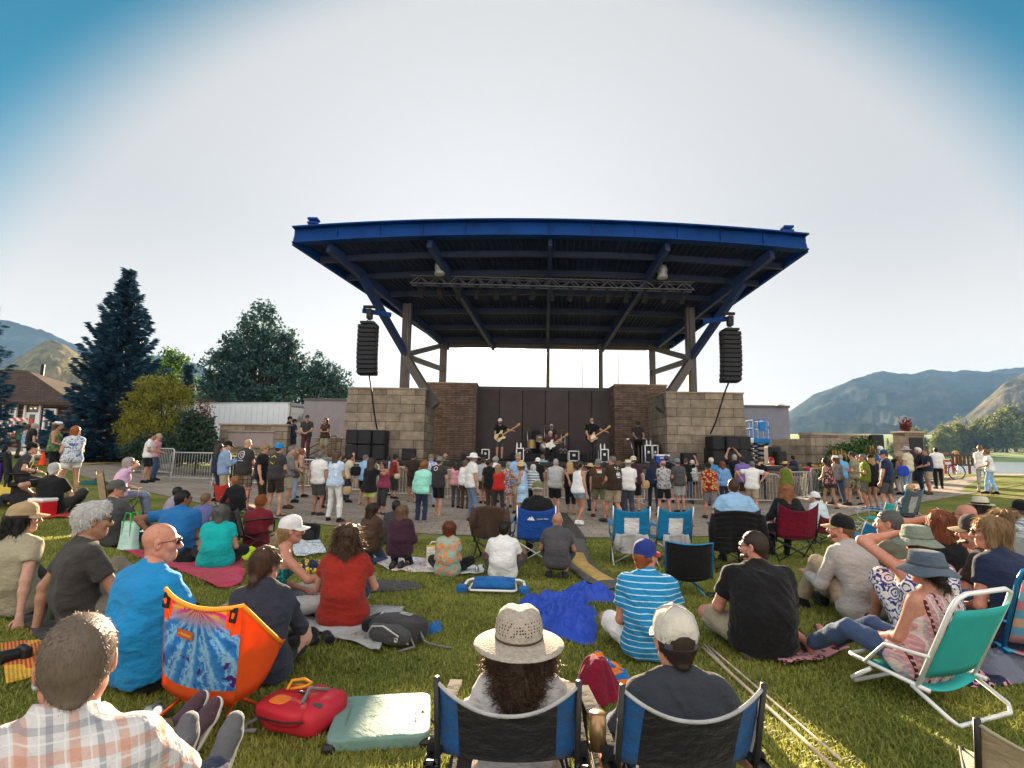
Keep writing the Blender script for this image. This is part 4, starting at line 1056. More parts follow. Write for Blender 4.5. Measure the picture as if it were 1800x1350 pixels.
def hat_parts(kind,lod):
 """list of (part name or None for the hat itself, MB, smooth) in head space; slots 0 main, 1 second colour, 2 dark"""
 if (kind,lod) in _hats:return _hats[kind,lod]
 n=28 if lod==0 else 16;out=[];b=MB()
 if kind in ('cap','trucker','backcap'):
  sg=-1 if kind=='backcap' else 1
  prof=[(.0885,-.002),(.0895,.03),(.086,.06),(.073,.09),(.048,.108),(.02,.116),(.0,.1175)]
  def fn(u,v):
   a=u*2*math.pi;i=v*(len(prof)-1);k=min(int(i),len(prof)-2);f=i-k
   r_=prof[k][0]*(1-f)+prof[k+1][0]*f;z=prof[k][1]*(1-f)+prof[k+1][1]*f
   c=math.cos(a);sn=math.sin(a)
   zz=z+.018+(-.02*(1-v)*max(0,-sn*sg) if kind !='trucker' else 0)+.006*max(0,sn*sg)*(v>.2)
   if kind=='trucker' and v<.45:
    op=math.exp(-((c/.55)**4))*max(0,-sn);zz=z+.018+op*.045*(1-v/.45)-.012*max(0,-sn)
   return (r_*c*.97,r_*sn*1.14-.012,zz)
  b.grid(fn,n,9 if lod else 15,0,closed_u=True)
  bill=MB()
  def fb(u,v):
   a=(u-.5)*math.pi*.86;r0=.088;x=math.sin(a)*r0*.97*(1+.10*v*0);y=math.cos(a)*r0*1.14-.012+v*.073*math.cos(a*.62)**.7
   return (x,sg*y if sg>0 else -(y+.024)+.0,.036-.020*v-.022*(x/.085)**2)
  bill.grid(fb,13,5,1,thick=.004)
  b.lathe([(.0,.1375),(.007,.137),(.008,.134)],8,1)
  out=[(None,b,True),('bill',bill,'auto')]
  if kind=='trucker':
   st=MB();st.grid(lambda u,v:(math.cos(math.pi*(1.22+.56*u))*.088,math.sin(math.pi*(1.22+.56*u))*.101-.012,-.008+.022*v),12,2,2,thick=.003);out.append(('strap',st,True))
   sm=MB()
   for k in range(6):
    a=math.pi*2*(k+.5)/6
    if k==4:continue
    pts=[fn(((a/(2*math.pi)) % 1),v) for v in np.linspace(.05,.97,9)];pts=[np.array(p)*1.012+(0,0,.0005) for p in pts];sm.tube(pts,.0035,4,1)
   out.append(('seam',sm,True))
 elif kind=='beanie':
  b.lathe([(.083,.0),(.091,.005),(.091,.04),(.088,.045),(.084,.08),(.062,.115),(.03,.135),(.0,.142)],n,0,sy=1.14);out=[(None,b,True)]
 elif kind=='bandana':
  b.lathe([(.084,.012),(.087,.045),(.082,.075),(.07,.1),(.04,.118),(0,.125)],n,0,sy=1.12);b.tube([(0,-.105,.02),(.02,-.13,-.02),(.03,-.13,-.07)],[.012,.014,.006],6);out=[(None,b,True)]
 else:
  crown={'bucket':[(.100,.012),(.094,.05),(.086,.095),(.078,.108),(.0,.113)],'sunhat':[(.092,.018),(.090,.06),(.078,.10),(.05,.12),(0,.126)],'fedora':[(.090,.012),(.088,.05),(.080,.10),(.070,.125),(.045,.128),(0,.118)],'cowboy':[(.090,.012),(.090,.05),(.082,.10),(.066,.125),(.04,.118),(0,.108)],'weave':[(.106,.006),(.107,.045),(.101,.085),(.090,.118),(.066,.142),(.036,.150),(.0,.146)],'trilby':[(.088,.014),(.087,.05),(.08,.095),(.068,.112),(.04,.108),(0,.10)]}[kind]
  bw,drop,roll={'bucket':(.062,-.048,0),'sunhat':(.085,-.02,.0),'fedora':(.062,-.010,.012),'cowboy':(.085,.0,.03),'weave':(.098,-.034,.006),'trilby':(.04,-.006,.012)}[kind]
  def cr(u,v):
   a=u*2*math.pi;i=v*(len(crown)-1);k=min(int(i),len(crown)-2);f=i-k
   r_=crown[k][0]*(1-f)+crown[k+1][0]*f;z=crown[k][1]*(1-f)+crown[k+1][1]*f;c,sn=math.cos(a),math.sin(a)
   dent=0
   if kind in ('fedora','cowboy','trilby','weave') and v>.5:dent=-.014*math.exp(-(c*r_/.03)**2)*(1 if r_<.08 else .4);r_*=1-.10*max(0,sn)*v
   return (r_*c,r_*sn*1.13-.012,z+dent)
  b.grid(cr,n,11 if lod==0 else 7,0,closed_u=True)
  def br(u,v):
   a=u*2*math.pi;c,sn=math.cos(a),math.sin(a);r_=crown[0][0]-.003+bw*v
   wav=(.008*math.sin(a*3+1)+.006*math.sin(a*5))*v if kind in ('sunhat','bucket') else 0
   return (r_*c,r_*sn*1.08-.012,crown[0][1]+.004+drop*v+roll*v*v*(abs(c) if kind !='weave' else .6)+wav)
  b.grid(br,n+8,5,0,thick=.004,closed_u=True);out=[(None,b,True)]
  if kind in ('fedora','cowboy','trilby','weave','bucket'):
   bd=MB();z0=crown[0][1];h=.026 if kind !='weave' else .008
   bd.grid(lambda u,v:((crown[0][0]+.0022)*math.cos(u*6.28319),(crown[0][0]+.0022)*1.13*math.sin(u*6.28319)-.012,z0+.006+h*v),n,2,1 if kind !='bucket' else 0,thick=.003,closed_u=True)
   if kind=='weave':
    for sx in (-1,1):
     bd.tube([(sx*.012,-.122,z0+.01),(sx*.022,-.135,z0-.015),(sx*.014,-.15,z0-.042)],.0028,5,1);bd.lathe([(0,-.012),(.007,-.008),(.008,.004),(.004,.010),(0,.012)],8,1,M=np.array([[1,0,0,sx*.014],[0,1,0,-.152],[0,0,1,z0-.05],[0,0,0,1.]]))
   out.append(('band',bd,True))
   if kind=='weave':
    vb=MB();vb.grid(lambda u,v:tuple(np.array(cr(u,.16+.26*v))*(1.012,1.012,1)),n+8,6,3,closed_u=True);out.append(('vent_band',vb,True))
 _hats[kind,lod]=out;return out
def glasses_mb(lod):
 b=MB();
 for x in (-1,1):
  b.grid(lambda u,v:(x*(.008+.050*u),.110-.018*u*u-.006*v,.016-.036*v*(1-.25*u)),6,4,0,thick=.002)
  b.tube([(x*.058,.093,.012),(x*.076,.05,.010),(x*.081,.0,.006),(x*.081,-.012,-.008)],.0026,5,1)
  b.tube([(x*.008,.1115,.017),(x*.034,.1075,.0175),(x*.059,.0925,.014)],.0024,4,1)
 b.tube([(-.009,.111,.014),(.009,.111,.014)],.0026,5,1);return b

def ik(a,c,l1,l2,hint):
 v=c-a;d=np.linalg.norm(v);dm=(l1+l2)*.995
 if d>dm:c=a+v/d*dm;v=c-a;d=dm
 d=max(d,abs(l1-l2)+.03);n=v/(np.linalg.norm(v)+1e-9);c=a+n*d
 x=(d*d+l1*l1-l2*l2)/(2*d);h=math.sqrt(max(0,l1*l1-x*x));p=hint-n*(hint @ n);p=p/(np.linalg.norm(p)+1e-9)
 return a+n*x+p*h,c
ARMS=dict(down=(.26,.05,-.12),front=(.09,.27,.10),crossed=(-.10,.17,.20),phone=(.06,.33,.33),hips=(.185,.03,.07),back=(-.05,-.16,-.02),up=(.13,.20,.92),brow=(.07,.19,.70),lap=(.07,.25,.10),knee=(.17,.36,.22),
 prop=(.30,-.28,None),side=(.33,.02,None),hug=(-.02,.36,.40),dance=(.32,.22,.12),rest=(.27,.22,.14),wave=(.40,.12,.80),thigh=(.14,.28,.12),reach=(.20,.48,.25),akimbo=(.30,-.05,.22),guitarL=(.40,.30,.22),guitarR=(.10,.22,.02),keys=(.16,.38,.12),hold=(.10,.20,.24),shin=(.16,.55,.18),fold=(.06,.30,.28))
HINTS=dict(up=(1,.3,.1),brow=(1,.25,.1),wave=(1,-.2,-.6),crossed=(.9,.1,-.7),hips=(1,-.6,0),back=(1,-.8,0),prop=(.5,-1,.3),side=(.8,-.6,.2),hug=(1,.2,-.3),akimbo=(1,-.2,.1),phone=(.7,-.1,-.9),guitarL=(.8,-.3,-.6))
LEGS=dict(stand=((.10,.0),(.10,.0)),step=((.11,.16),(.11,-.14)),wide=((.17,.04),(.17,-.03)),walk=((.09,.26),(.09,-.24)),dance=((.13,.20),(.10,-.16)),lean=((.06,.02),(.12,-.04)))
SIT=dict(cross=(.115,(-.10,.36,.07),(1,.35,.25)),out=(.115,(.12,.86,.07),(0,.0,1)),kneesup=(.115,(.13,.50,.07),(.15,.2,1)),sidelegs=(.115,(.42,.42,.06),(.9,.5,.3)),kneel=(.33,(.10,-.13,.06),(.12,1,-.1)),squat=(.27,(.13,.10,.08),(.35,1,.35)),openknees=(.115,(.10,.48,.07),(.75,.2,.9)))
class Fig:pass
def skeleton(s,pose,arms,fem=False,seat=0.45,lean=0.0,slouch=0.0,twist=0.0,hy=0.0,hp=0.0,g=1.0,feet=None,lat=0.0):
 f=Fig();f.s=s
 X=np.array([1.0,0,0]);Yv=np.array([0,1.0,0])
 if pose in LEGS:pz=.93*s-(.02 if pose in ('dance','walk') else 0)
 elif pose in ('chair','chairout'):pz=seat+.10*s
 else:pz=SIT[pose][0]*s
 f.P=np.array([0,0,pz])
 d_=lambda a:unit(np.array([math.sin(lat),math.sin(a),math.cos(a)]))
 f.d1,f.d2=d_(lean-slouch),d_(lean+slouch*1.1)
 f.W=f.P+f.d1*.19*s;f.C=f.W+f.d2*.19*s;f.N=f.C+f.d2*.15*s
 S2=np.array([math.cos(twist),-math.sin(twist),0]);f.S1=X;f.S2=S2;F2=np.cross(f.d2,S2)*1.0;f.F2=unit(np.cross(f.d2,S2));
 sw=(.148 if fem else .168)*s*(1+.35*max(0,g-1));hw=.088*s
 d3=unit(f.d2+np.array([0,.55+.5*hp-.3*slouch,1.6]))
 f.H=f.N+d3*.150*s;f.hr=rotm(hy+twist,hp);f.hs=s**.6 if s<1.2 else s
 f.sh=[f.C+f.d2*.085*s-S2*sw,f.C+f.d2*.085*s+S2*sw];f.hip=[f.P-X*hw,f.P+X*hw]
 f.kn=[None,None];f.an=[None,None];f.el=[None,None];f.wr=[None,None];f.toe=[None,None]
 for i,sg in ((0,-1),(1,1)):
  if pose in LEGS:
   q=LEGS[pose][i];a=np.array([sg*q[0]*s,q[1]*s,.08*s]);hint=np.array([sg*.12,1,0]);td=unit(np.array([sg*.28,1,0]))
   if pose in ('walk','dance') and q[1]<0:a[2]+=.05*s
  elif pose in ('chair','chairout'):
   a=np.array([sg*.13*s,(.50 if pose=='chair' else .78)*s,.08*s]);hint=np.array([sg*.15,.6,1]);td=unit(np.array([sg*.2,1,0 if pose=='chair' else .6]))
  else:
   q=SIT[pose];a=np.array([sg*q[1][0],q[1][1],q[1][2]])*s;hint=np.array([sg*q[2][0],q[2][1],q[2][2]]);td=np.array([sg*.3,1,.1])
   if pose=='sidelegs':a[0]=(.30+.12*sg)*s;hint=np.array([.2+sg*.7,.9,.35]);td=np.array([.8,.4,0])
   if pose=='out':td=np.array([sg*.25,.35,1.0])
   if pose=='cross':td=np.array([-sg*.8,.6,0]);a[1]+=.05*sg*s
   if pose=='kneel':td=np.array([0,-.9,-.1])
  if feet and feet[i] is not None:a=np.array(feet[i][:3])*s;td=np.array(feet[i][3:6]) if len(feet[i])>3 else td;hint=np.array(feet[i][6:9]) if len(feet[i])>6 else hint
  f.kn[i],f.an[i]=ik(f.hip[i],a,.43*s,.43*s,hint);f.toe[i]=unit(td)
  ar=arms[i]
  if isinstance(ar,str):
   q=ARMS[ar];r_=np.array([sg*q[0],q[1],0 if q[2] is None else q[2]])*s;h=HINTS.get(ar,(.55,-.55,-.75))
   c=f.P+X*r_[0]+np.cross(f.d2,X)*r_[1]+f.d2*r_[2]*(1 if q[2] is not None else 0)
   c=f.P+X*r_[0]+Yv*r_[1]+(f.d1+f.d2)*.5*r_[2]
   if q[2] is None:c=np.array([sg*q[0]*s,q[1]*s,.05*s])
  else:c=np.array(ar[:3])*s;h=ar[3:] if len(ar)>3 else (.55,-.55,-.75);h=(h[0],h[1],h[2])
  f.el[i],f.wr[i]=ik(f.sh[i],c,.29*s,.26*s,np.array([sg*h[0],h[1],h[2]]))
 return f
def torso(sd,f,g,fem,off=0.0,k=.05,cut=None,hips=True):
 s=f.s;o=off;wr=(.088 if fem else .098)*g;hr=(.118 if fem else .108)*(1+.6*(g-1));cr=(.094 if fem else .105)*(1+.45*(g-1));F=f.F2
 A=lambda c,S,w,r:(c-S*w*s,c+S*w*s,r*s+o)
 for c,S,w,r in ((f.P,f.S1,.075,hr),(f.W,f.S2,.058,wr),(f.W*.5+f.C*.5,f.S2,.068,(wr+cr)/2),(f.C,f.S2,.080,cr)):
  a,b,rr=A(c,S,w,r)
  if not hips and c is f.P:continue
  sd.rc(a,b,rr,k=k,cut=cut)
 for sg in (-1,1):
  sd.rc(f.P+f.S1*sg*.06*s,f.W+f.S2*sg*.05*s,hr*s*.95+o,wr*s+o,k=k,cut=cut);sd.rc(f.W+f.S2*sg*.05*s,f.C+f.S2*sg*.072*s,wr*s+o,cr*s+o,k=k,cut=cut)
  if fem:sd.rc(f.C+F*.075*s+f.S2*sg*.062*s,f.C+F*.08*s+f.S2*sg*.062*s-f.d2*.02*s,.055*s+o,k=.035,cut=cut)
 if g>1.08:sd.rc(f.W+F*(.03+.12*(g-1))*s,f.W+F*.03*s-f.d1*.06*s,(.105+.12*(g-1))*s+o,k=.06,cut=cut)
 i0,i1=f.sh;m=(f.sh[0]+f.sh[1])/2
 sd.rc(i0*.80+m*.20,i1*.80+m*.20,.060*s+o,k=k,cut=cut)
 for i in (0,1):sd.rc(f.sh[i]*.62+m*.38,f.N+f.d2*.025*s,.052*s+o,.044*s+o,k=.04,cut=cut)
 sd.rc(f.C-F*.02*s,f.N-f.d2*.02*s,.085*s+o,.055*s+o,k=.05,cut=cut)
def arm_r(fem,g):return (.88 if fem else 1.0)*(.82+.18*g)
def hand_parts(f,i,lod,curl=.5):
 s=f.hs;w=f.wr[i];d=unit(f.wr[i]-f.el[i]);sg=-1 if i==0 else 1
 up=np.array([0,0,1.0]);side=np.cross(d,up)
 if np.linalg.norm(side)<.3:side=np.array([0,1.0,0])
 side=unit(side);nrm=unit(np.cross(side,d))
 if nrm[2]<0 and abs(d[2])<.8:nrm=-nrm
 out=[];nn=6 if lod==0 else 4;sg2=1 if (side @ np.array([-sg,.3,0]))>0 else -1;thumb=side*sg2
 sd=SDF();pr=.0155*s
 for q in (-1,-.33,.33,1):sd.rc(w,w+d*.082*s+side*q*.030*s,.020*s,pr,k=.012)
 sd.rc(w-d*.03*s,w+d*.02*s,.024*s,.022*s,k=.02)
 out.append(sd.mesh(.007 if lod==0 else .011)+(0,))
 for q,L in ((-1,.062),(-.33,.078),(.33,.084),(1,.074)):
  if sg2<0:q=-q
  b=MB();p=w+d*.078*s+side*q*.028*s;dd=d.copy();pts=[p]
  for j in range(3):
   dd=unit(dd-nrm*curl*(.45+.25*j));pts.append(pts[-1]+dd*L*s*(.42,.33,.25)[j])
  b.tube(pts,[.0092*s,.0088*s,.0080*s,.0058*s],nn,caps=False);out.append((b.v[0],np.array(b.f),0))
 b=MB();p=w+d*.022*s+thumb*.022*s;b.tube([p,p+(d*.6+thumb*.7)*.036*s,p+(d*.95+thumb*.55)*.058*s-nrm*.006*s,p+(d*1.2+thumb*.5)*.068*s-nrm*.012*s],[.012*s,.0105*s,.009*s,.006*s],nn,caps=False);out.append((b.v[0],np.array(b.f),0))
 return out
def foot(sd,f,i,off=0.0,bare=True):
 s=f.s;a=f.an[i];t=f.toe[i];sh=unit(f.kn[i]-a);t=unit(t-sh*(t @ sh)*.3);n=unit(sh-t*(sh @ t))
 heel=a-t*.035*s-n*.045*s;ball=a+t*.115*s-n*.052*s;tip=a+t*.165*s-n*.055*s
 sd.rc(a,heel,.036*s+off,.032*s+off,k=.02);sd.rc(a,ball,.036*s+off,.034*s+off,k=.025);sd.rc(ball,tip,.036*s+off,.026*s+off,k=.02)
 return a,heel,ball,tip,n,t
def wrinkle(seed,amp,f=13.0):
 A=np.array(Matrix.Rotation(seed,3,'Y') @ Matrix.Rotation(.5*math.sin(seed*7),3,'X'))
 return lambda P:amp*(.8*vnoise(P*(f,f,f*1.5)+seed)+.4*vnoise(P*(f*2.2,f*2.2,f*2.6)+seed*2.3)+.9*(2*np.abs(vnoise((P @ A)*(f*.45,f*.6,f*1.7)+seed*1.7))-.6))
NPEOPLE=[0]
def person(label,u,vh,vb,yaw=0,pose='stand',arms=('down','down'),top=('tee','grey'),bot=('shorts','khaki'),shoe='black',hair=('short','brown'),hat=None,glasses=False,g=1.0,fem=False,hy=0,hp=0,lean=0,slouch=None,twist=0,skin='fair',seat=.42,feet=None,lat=0,loc=None,H=None,group=None,beard=None,lod=None,decal=None,extra=None,curl=.5,headu=True,sc_lim=(.80,1.2)):
 NPEOPLE[0]+=1;seed=NPEOPLE[0]*3.17
 stand=pose in LEGS
 if stand:g=g*.98
 rv=random.Random(NPEOPLE[0]*31+5)
 if stand and loc is None:
  lean+=rv.uniform(-3,4);lat+=rv.uniform(-4,4);twist+=rv.uniform(-14,14);hy+=rv.uniform(-22,22);hp+=rv.uniform(-6,8)
  if pose=='stand':pose=rv.choice(['stand','lean','step','wide','lean'])
 if slouch is None:slouch=4 if stand else 16
 kw=dict(fem=fem,seat=seat,lean=R(lean),slouch=R(slouch),twist=R(twist),hy=R(hy),hp=R(hp),g=g,feet=feet,lat=R(lat))
 base=np.array(loc,float) if loc is not None else G(u,vb)
 cy,sy=math.cos(R(yaw)),math.sin(R(yaw));RZ=np.array([[cy,sy,0],[-sy,cy,0],[0,0,1]])
 f=skeleton(1.0,pose,arms,**kw);s=1.0
 for it in range(3):
  topz=f.H+np.array([0,-.01,.118*f.hs+(.02 if hat else .008)]);wv=base+RZ @ topz
  if H:s=H/1.75
  else:
   want=W(u,vh,wv[1])[2];s=float(np.clip(s*(want-base[2])/(wv[2]-base[2]),*sc_lim))
  f=skeleton(s,pose,arms,**kw)
 if headu and loc is None:
  wv=base+RZ @ f.H;uu=px(wv)[0];dep=(wv-(0,0,CZ)) @ _fw;base[0]+=(u-uu)*dep/FPX;base[2]=T(base[0],base[1])+(.016 if base[1]>9.6 else .012)
 dist=float(np.hypot(base[0],base[1]));L=lod if lod is not None else (0 if dist<5.2 else 1 if dist<10 else 2);hB,hH=LOD[L]
 hB*=1.0 if s>.7 else .8
 M_s=skin_mat(skin);hm=hair_mat(hair[1] if hair else 'brown');ar=arm_r(fem,g)
 sd=SDF();torso(sd,f,g,fem)
 for i in (0,1):
  sd.rc(f.sh[i],f.el[i],.050*s*ar,.041*s*ar,k=.035);sd.rc(f.el[i],f.wr[i],.041*s*ar,.026*s*ar,k=.02);m_=f.el[i]*.7+f.wr[i]*.3;sd.rc(m_,m_,.041*s*ar,k=.025)
  lr=(.95 if fem else 1)*(.75+.25*g);sd.rc(f.hip[i],f.kn[i],.088*s*lr,.056*s*lr,k=.04);sd.rc(f.kn[i],f.an[i],.052*s*lr,.034*s*lr,k=.02)
  back=unit(f.an[i]-f.kn[i]);ca=f.kn[i]*.68+f.an[i]*.32;bv=np.cross(back,np.cross(f.hip[i]-f.kn[i],back));bv=unit(bv) if np.linalg.norm(bv)>1e-3 else np.array([0,-1.0,0])
  ca=ca+bv*.012*s;sd.rc(ca,ca+back*.06*s,.052*s*lr,.046*s*lr,k=.03);foot(sd,f,i)
 sd.rc(f.N-f.d2*.03*s,f.H+f.hr @ np.array([0,-.03,-.10]),.060*s,.050*s*(.88 if fem else 1),k=.03)
 V,Fq=sd.mesh(hB);parts=[(V,Fq,0)]
 hv,hf,hmi=head_mesh(L,fem);hd=(hv*f.hs) @ f.hr.T+f.H;parts.append((hd,hf,hmi))
 for i in (0,1):parts+=hand_parts(f,i,L,curl)
 V,Fq,mi=merge(parts)
 o=raw('person',V,Fq,[M_s,M_eye,M_lip[skin],M_iris,hm],None,True,mi);o.location=base.tolist();o.rotation_euler=(0,0,-R(yaw));tag(o,label,'person',group)
 hw=lambda Q:(np.asarray(Q)*f.hs) @ f.hr.T+f.H
 def child(nm,v,q,m,par=o,smooth=True,mi=None):return raw(nm,v,q,m,par,smooth,mi)
 wamp=.0080 if L==0 else .005
 def sleeves(sd,frac,o1,o2,k=.03):
  for i in (0,1):
   if frac<=1:
    e=f.sh[i]+(f.el[i]-f.sh[i])*frac;d=unit(f.el[i]-f.sh[i]);sd.rc(f.sh[i],e+d*.06,.050*s*ar+o1,.046*s*ar+o2,k=k,cut=(e,d))
   else:
    sd.rc(f.sh[i],f.el[i],.050*s*ar+o1,.041*s*ar+o1,k=k);e=f.el[i]+(f.wr[i]-f.el[i])*(frac-1);d=unit(f.wr[i]-f.el[i]);sd.rc(f.el[i],e+d*.04,.041*s*ar+o1,.028*s*ar+o2,k=k,cut=(e,d))
 tk=top[0] if top else None
 if top:
  cm=cloth(*top[1:]) if not isinstance(top[1],bpy.types.Material) else top[1];sd=SDF();off={'tee':.014,'polo':.015,'long':.015,'tank':.011,'jacket':.028,'dress':.013,'shirt':.016,'crop':.011}[tk]*(1.1 if not fem else .95)
  hem={'crop':.06,'dress':-.9}.get(tk,-.055 if stand else -.035)*s
  nk={'tank':-.045,'dress':-.05,'polo':.036,'shirt':.036,'jacket':.036}.get(tk,.024)*s
  cut=[(f.N+f.d2*nk,unit(f.d2+f.F2*.35))]
  if tk !='dress':cut.append((f.P+f.d1*hem,-f.d1))
  torso(sd,f,g,fem,off,cut=cut)
  if tk=='dress':
   if stand:sd.rc(f.P,f.P-(0,0,.46*s),.135*s,.20*s,k=.06);sd.plane(f.P-(0,0,.40*s),(0,0,-1))
   else:
    for i in (0,1):sd.rc(f.hip[i],f.kn[i],.115*s,.09*s,k=.09)
  else:
   hr=(.118 if fem else .108)*(1+.6*(g-1))
   sd.rc(f.P-f.S1*.075*s,f.P+f.S1*.075*s,hr*s+off+.012,k=.05,cut=cut)
   for sg in (-1,1):sd.rc(f.P+f.S1*sg*.06*s,f.W+f.S2*sg*.05*s,hr*s*.95+off+.010,(.088 if fem else .098)*g*s+off+.006,k=.05,cut=cut)
  if tk in ('tee','polo','shirt','crop'):sleeves(sd,.62 if not fem else .5,off+.004,off+.012)
  elif tk in ('long','jacket'):sleeves(sd,1.9,off,off)
  elif tk in ('tank','dress'):
   for i in (0,1):c=f.sh[i]+(f.sh[i]-(f.sh[0]+f.sh[1])/2)*.30;sd.rc(c-f.d2*.03*s,c+f.d2*.03*s,.072*s,k=.012,op=-1)
  nr={'tank':.078,'dress':.078,'polo':.058,'shirt':.058,'jacket':.062}.get(tk,.064)*s
  sd.rc(f.N-f.d2*.01*s+f.F2*.012*s,f.N+f.d2*.10*s+f.F2*.02*s,nr,k=.006,op=-1)
  sd.disp=wrinkle(seed,wamp)
  v,q=sd.mesh(hB);sh_o=child('shirt' if tk !='dress' else 'dress',v,q,cm);o['_top']=1
  if tk in ('polo','shirt','jacket'):
   b=MB();n_=14;
   def col_(uu,vv):
    a=uu*2*math.pi;r_=(.058+.010*vv)*s;c=f.N+f.d2*(.012+.045*(1-abs(vv*2-1))*1)*s
    return c+f.S2*math.cos(a)*r_*1.05+f.F2*(math.sin(a)*r_+.012*s)-f.d2*max(0,math.sin(a))*.03*s
   b.grid(col_,n_,5,0,closed_u=True);b.build('collar',cm,sh_o,True)
  if decal:
   from mathutils.bvhtree import BVHTree
   bv=BVHTree.FromPolygons([tuple(x) for x in v.tolist()],[tuple(x) for x in q.tolist()])
   for dn,polys,dm in decal:
    b=MB()
    for poly in polys:
     pts=[]
     for x,z in poly:
      w0=f.W+f.d2*(z*s)+f.S2*x*s;hit=bv.ray_cast(Vector(w0-f.F2*.6),Vector(f.F2));
      if hit[0] is None:pts=None;break
      pts.append(np.array(hit[0])-f.F2*.004)
     if pts:b.add(pts,[tuple(range(len(pts)))])
    if b.n:b.build(dn,dm,sh_o)
 if bot:
  bm=cloth(*bot[1:]);bk=bot[0];sd=SDF();off=.012;lr=(.95 if fem else 1)*(.75+.25*g);hr=(.118 if fem else .108)*(1+.6*(g-1));wr_=(.088 if fem else .098)*g
  wz=.085*s if not (top and tk !='crop') else .02*s
  wc=[(f.P+f.d1*wz,f.d1)]
  sd.rc(f.P-f.S1*.075*s,f.P+f.S1*.075*s,hr*s+off,k=.05,cut=wc)
  for sg in (-1,1):sd.rc(f.P+f.S1*sg*.06*s,f.W+f.S2*sg*.05*s,hr*s*.95+off*.8,wr_*s+off*.5,k=.05,cut=wc)
  for i in (0,1):
   if bk in ('shorts','short_shorts','capri'):
    fr={'shorts':.90,'short_shorts':.48,'capri':1.0}[bk];d=unit(f.kn[i]-f.hip[i]);e=f.hip[i]+(f.kn[i]-f.hip[i])*fr;rad=.088+(.056-.088)*fr
    sd.rc(f.hip[i],e+d*.05,.088*s*lr+off+.004,rad*s*lr+off+(.020 if bk=='shorts' else .012),k=.03,cut=(e,d) if bk !='capri' else None)
    if bk=='capri':e=f.kn[i]*.55+f.an[i]*.45;d=unit(f.an[i]-f.kn[i]);sd.rc(f.kn[i],e+d*.05,.058*s*lr+off,.05*s*lr+off+.006,k=.03,cut=(e,d))
   elif bk in ('pants','leggings','jeans'):
    o2={'leggings':.006,'jeans':.012,'pants':.016}[bk];sd.rc(f.hip[i],f.kn[i],.088*s*lr+o2,.056*s*lr+o2,k=.035);e=f.kn[i]*.06+f.an[i]*.94;d=unit(f.an[i]-f.kn[i]);r_e=.034*s*lr+(.004 if bk=='leggings' else .024)
    sd.rc(f.kn[i],e+d*.05,.056*s*lr+o2,r_e,k=.02,cut=(e,d));ca=f.kn[i]*.68+f.an[i]*.32;sd.rc(ca,ca,.057*s*lr+o2,k=.03)
   elif bk=='skirt':pass
  if bk=='skirt':
   if stand:sd.rc(f.P,f.P-(0,0,.5*s),.13*s,.2*s,k=.05);sd.plane(f.P-(0,0,.42*s),(0,0,-1))
   else:
    for i in (0,1):sd.rc(f.hip[i],f.kn[i],.12*s,.10*s,k=.10)
  sd.disp=wrinkle(seed+40,wamp*.9,11)
  v,q=sd.mesh(hB);child({'shorts':'shorts','short_shorts':'shorts','skirt':'skirt','leggings':'leggings'}.get(bk,'trousers'),v,q,bm)
 if shoe:
  for i in (0,1):
   if shoe=='sandal':
    sd=SDF();a,heel,ball,tip,n,t=foot(SDF(),f,i);c=.030*s
    b=MB();sd.rc(heel-n*.01*s,tip+t*.01-n*.0*s,.042*s,.036*s,k=.02);sd.plane(heel-n*.024*s,n);sd.plane(heel-n*.042*s,-n);v,q=sd.mesh(max(.007,hB*.6));so_=child('sandal',v,q,M_dsole)
    b.tube([ball+np.cross(t,n)*.042*s-n*.02*s,ball+n*.04*s,ball-np.cross(t,n)*.042*s-n*.02*s],.008*s,5);b.tube([a+np.cross(t,n)*.04*s-n*.04,a+t*.05*s+n*.022*s,a-np.cross(t,n)*.04*s-n*.04],.008*s,5);b.build('strap',M_dsole,so_,True)
   else:
    sd=SDF();a,heel,ball,tip,n,t=foot(sd,f,i,.009);sd.plane(a+n*.022*s,n);sd.plane(heel-n*.038*s,-n);v,q=sd.mesh(max(.006,hB*.62));so_=child('shoe',v,q,cloth(shoe))
    sd=SDF();sd.rc(heel-n*.012*s,ball,.046*s,.050*s,k=.02);sd.rc(ball,tip,.050*s,.040*s,k=.02);sd.plane(heel-n*.018*s,n);sd.plane(heel-n*.044*s,-n);v,q=sd.mesh(max(.006,hB*.6));child('sole',v,q,M_dsole if shoe in ('black','brown','charcoal') else M_sole,so_)
 if hair and hair[0] not in ('bald',None):
  v,q=hair_mesh('curly' if hair[0]=='afro' and hat else hair[0],L,{'bandana':.05,'beanie':.03,'cap':.03,'backcap':.03,'trucker':.06,'weave':-.022}.get(hat[0],.016) if hat else None)
  child('hair',hw(v),q,hm)
 if beard:
  sd=SDF();sd.rc((-.048,.03,-.07),(0,.085,-.095),.022,.024,k=.02);sd.rc((.048,.03,-.07),(0,.085,-.095),.022,.024,k=.02);sd.rc((-.018,.098,-.054),(.018,.098,-.054),.007,k=.006);sd.rc((-.016,.1,-.07),(.016,.1,-.07),.009,k=.006,op=-1)
  sd.disp=lambda P:.003*vnoise(P*120);v,q=sd.mesh(LOD[L][1]);child('beard',hw(v),q,hair_mat(beard))
 if hat:
  ms=[cloth(hat[1]) if not isinstance(hat[1],bpy.types.Material) else hat[1],cloth(hat[2]) if len(hat)>2 else cloth(hat[1]) if not isinstance(hat[1],bpy.types.Material) else hat[1],cloth(hat[3]) if len(hat)>3 else M_blackp,M_vent]
  ho=None
  for nm,b,sm in hat_parts(hat[0],L):
   vv=hw(np.concatenate(b.v)*(1.04,1.05,1.03));ob=raw('hat' if nm is None else nm,vv,b.f,ms,o if nm is None else ho,sm,b.m)
   if nm is None:ho=ob
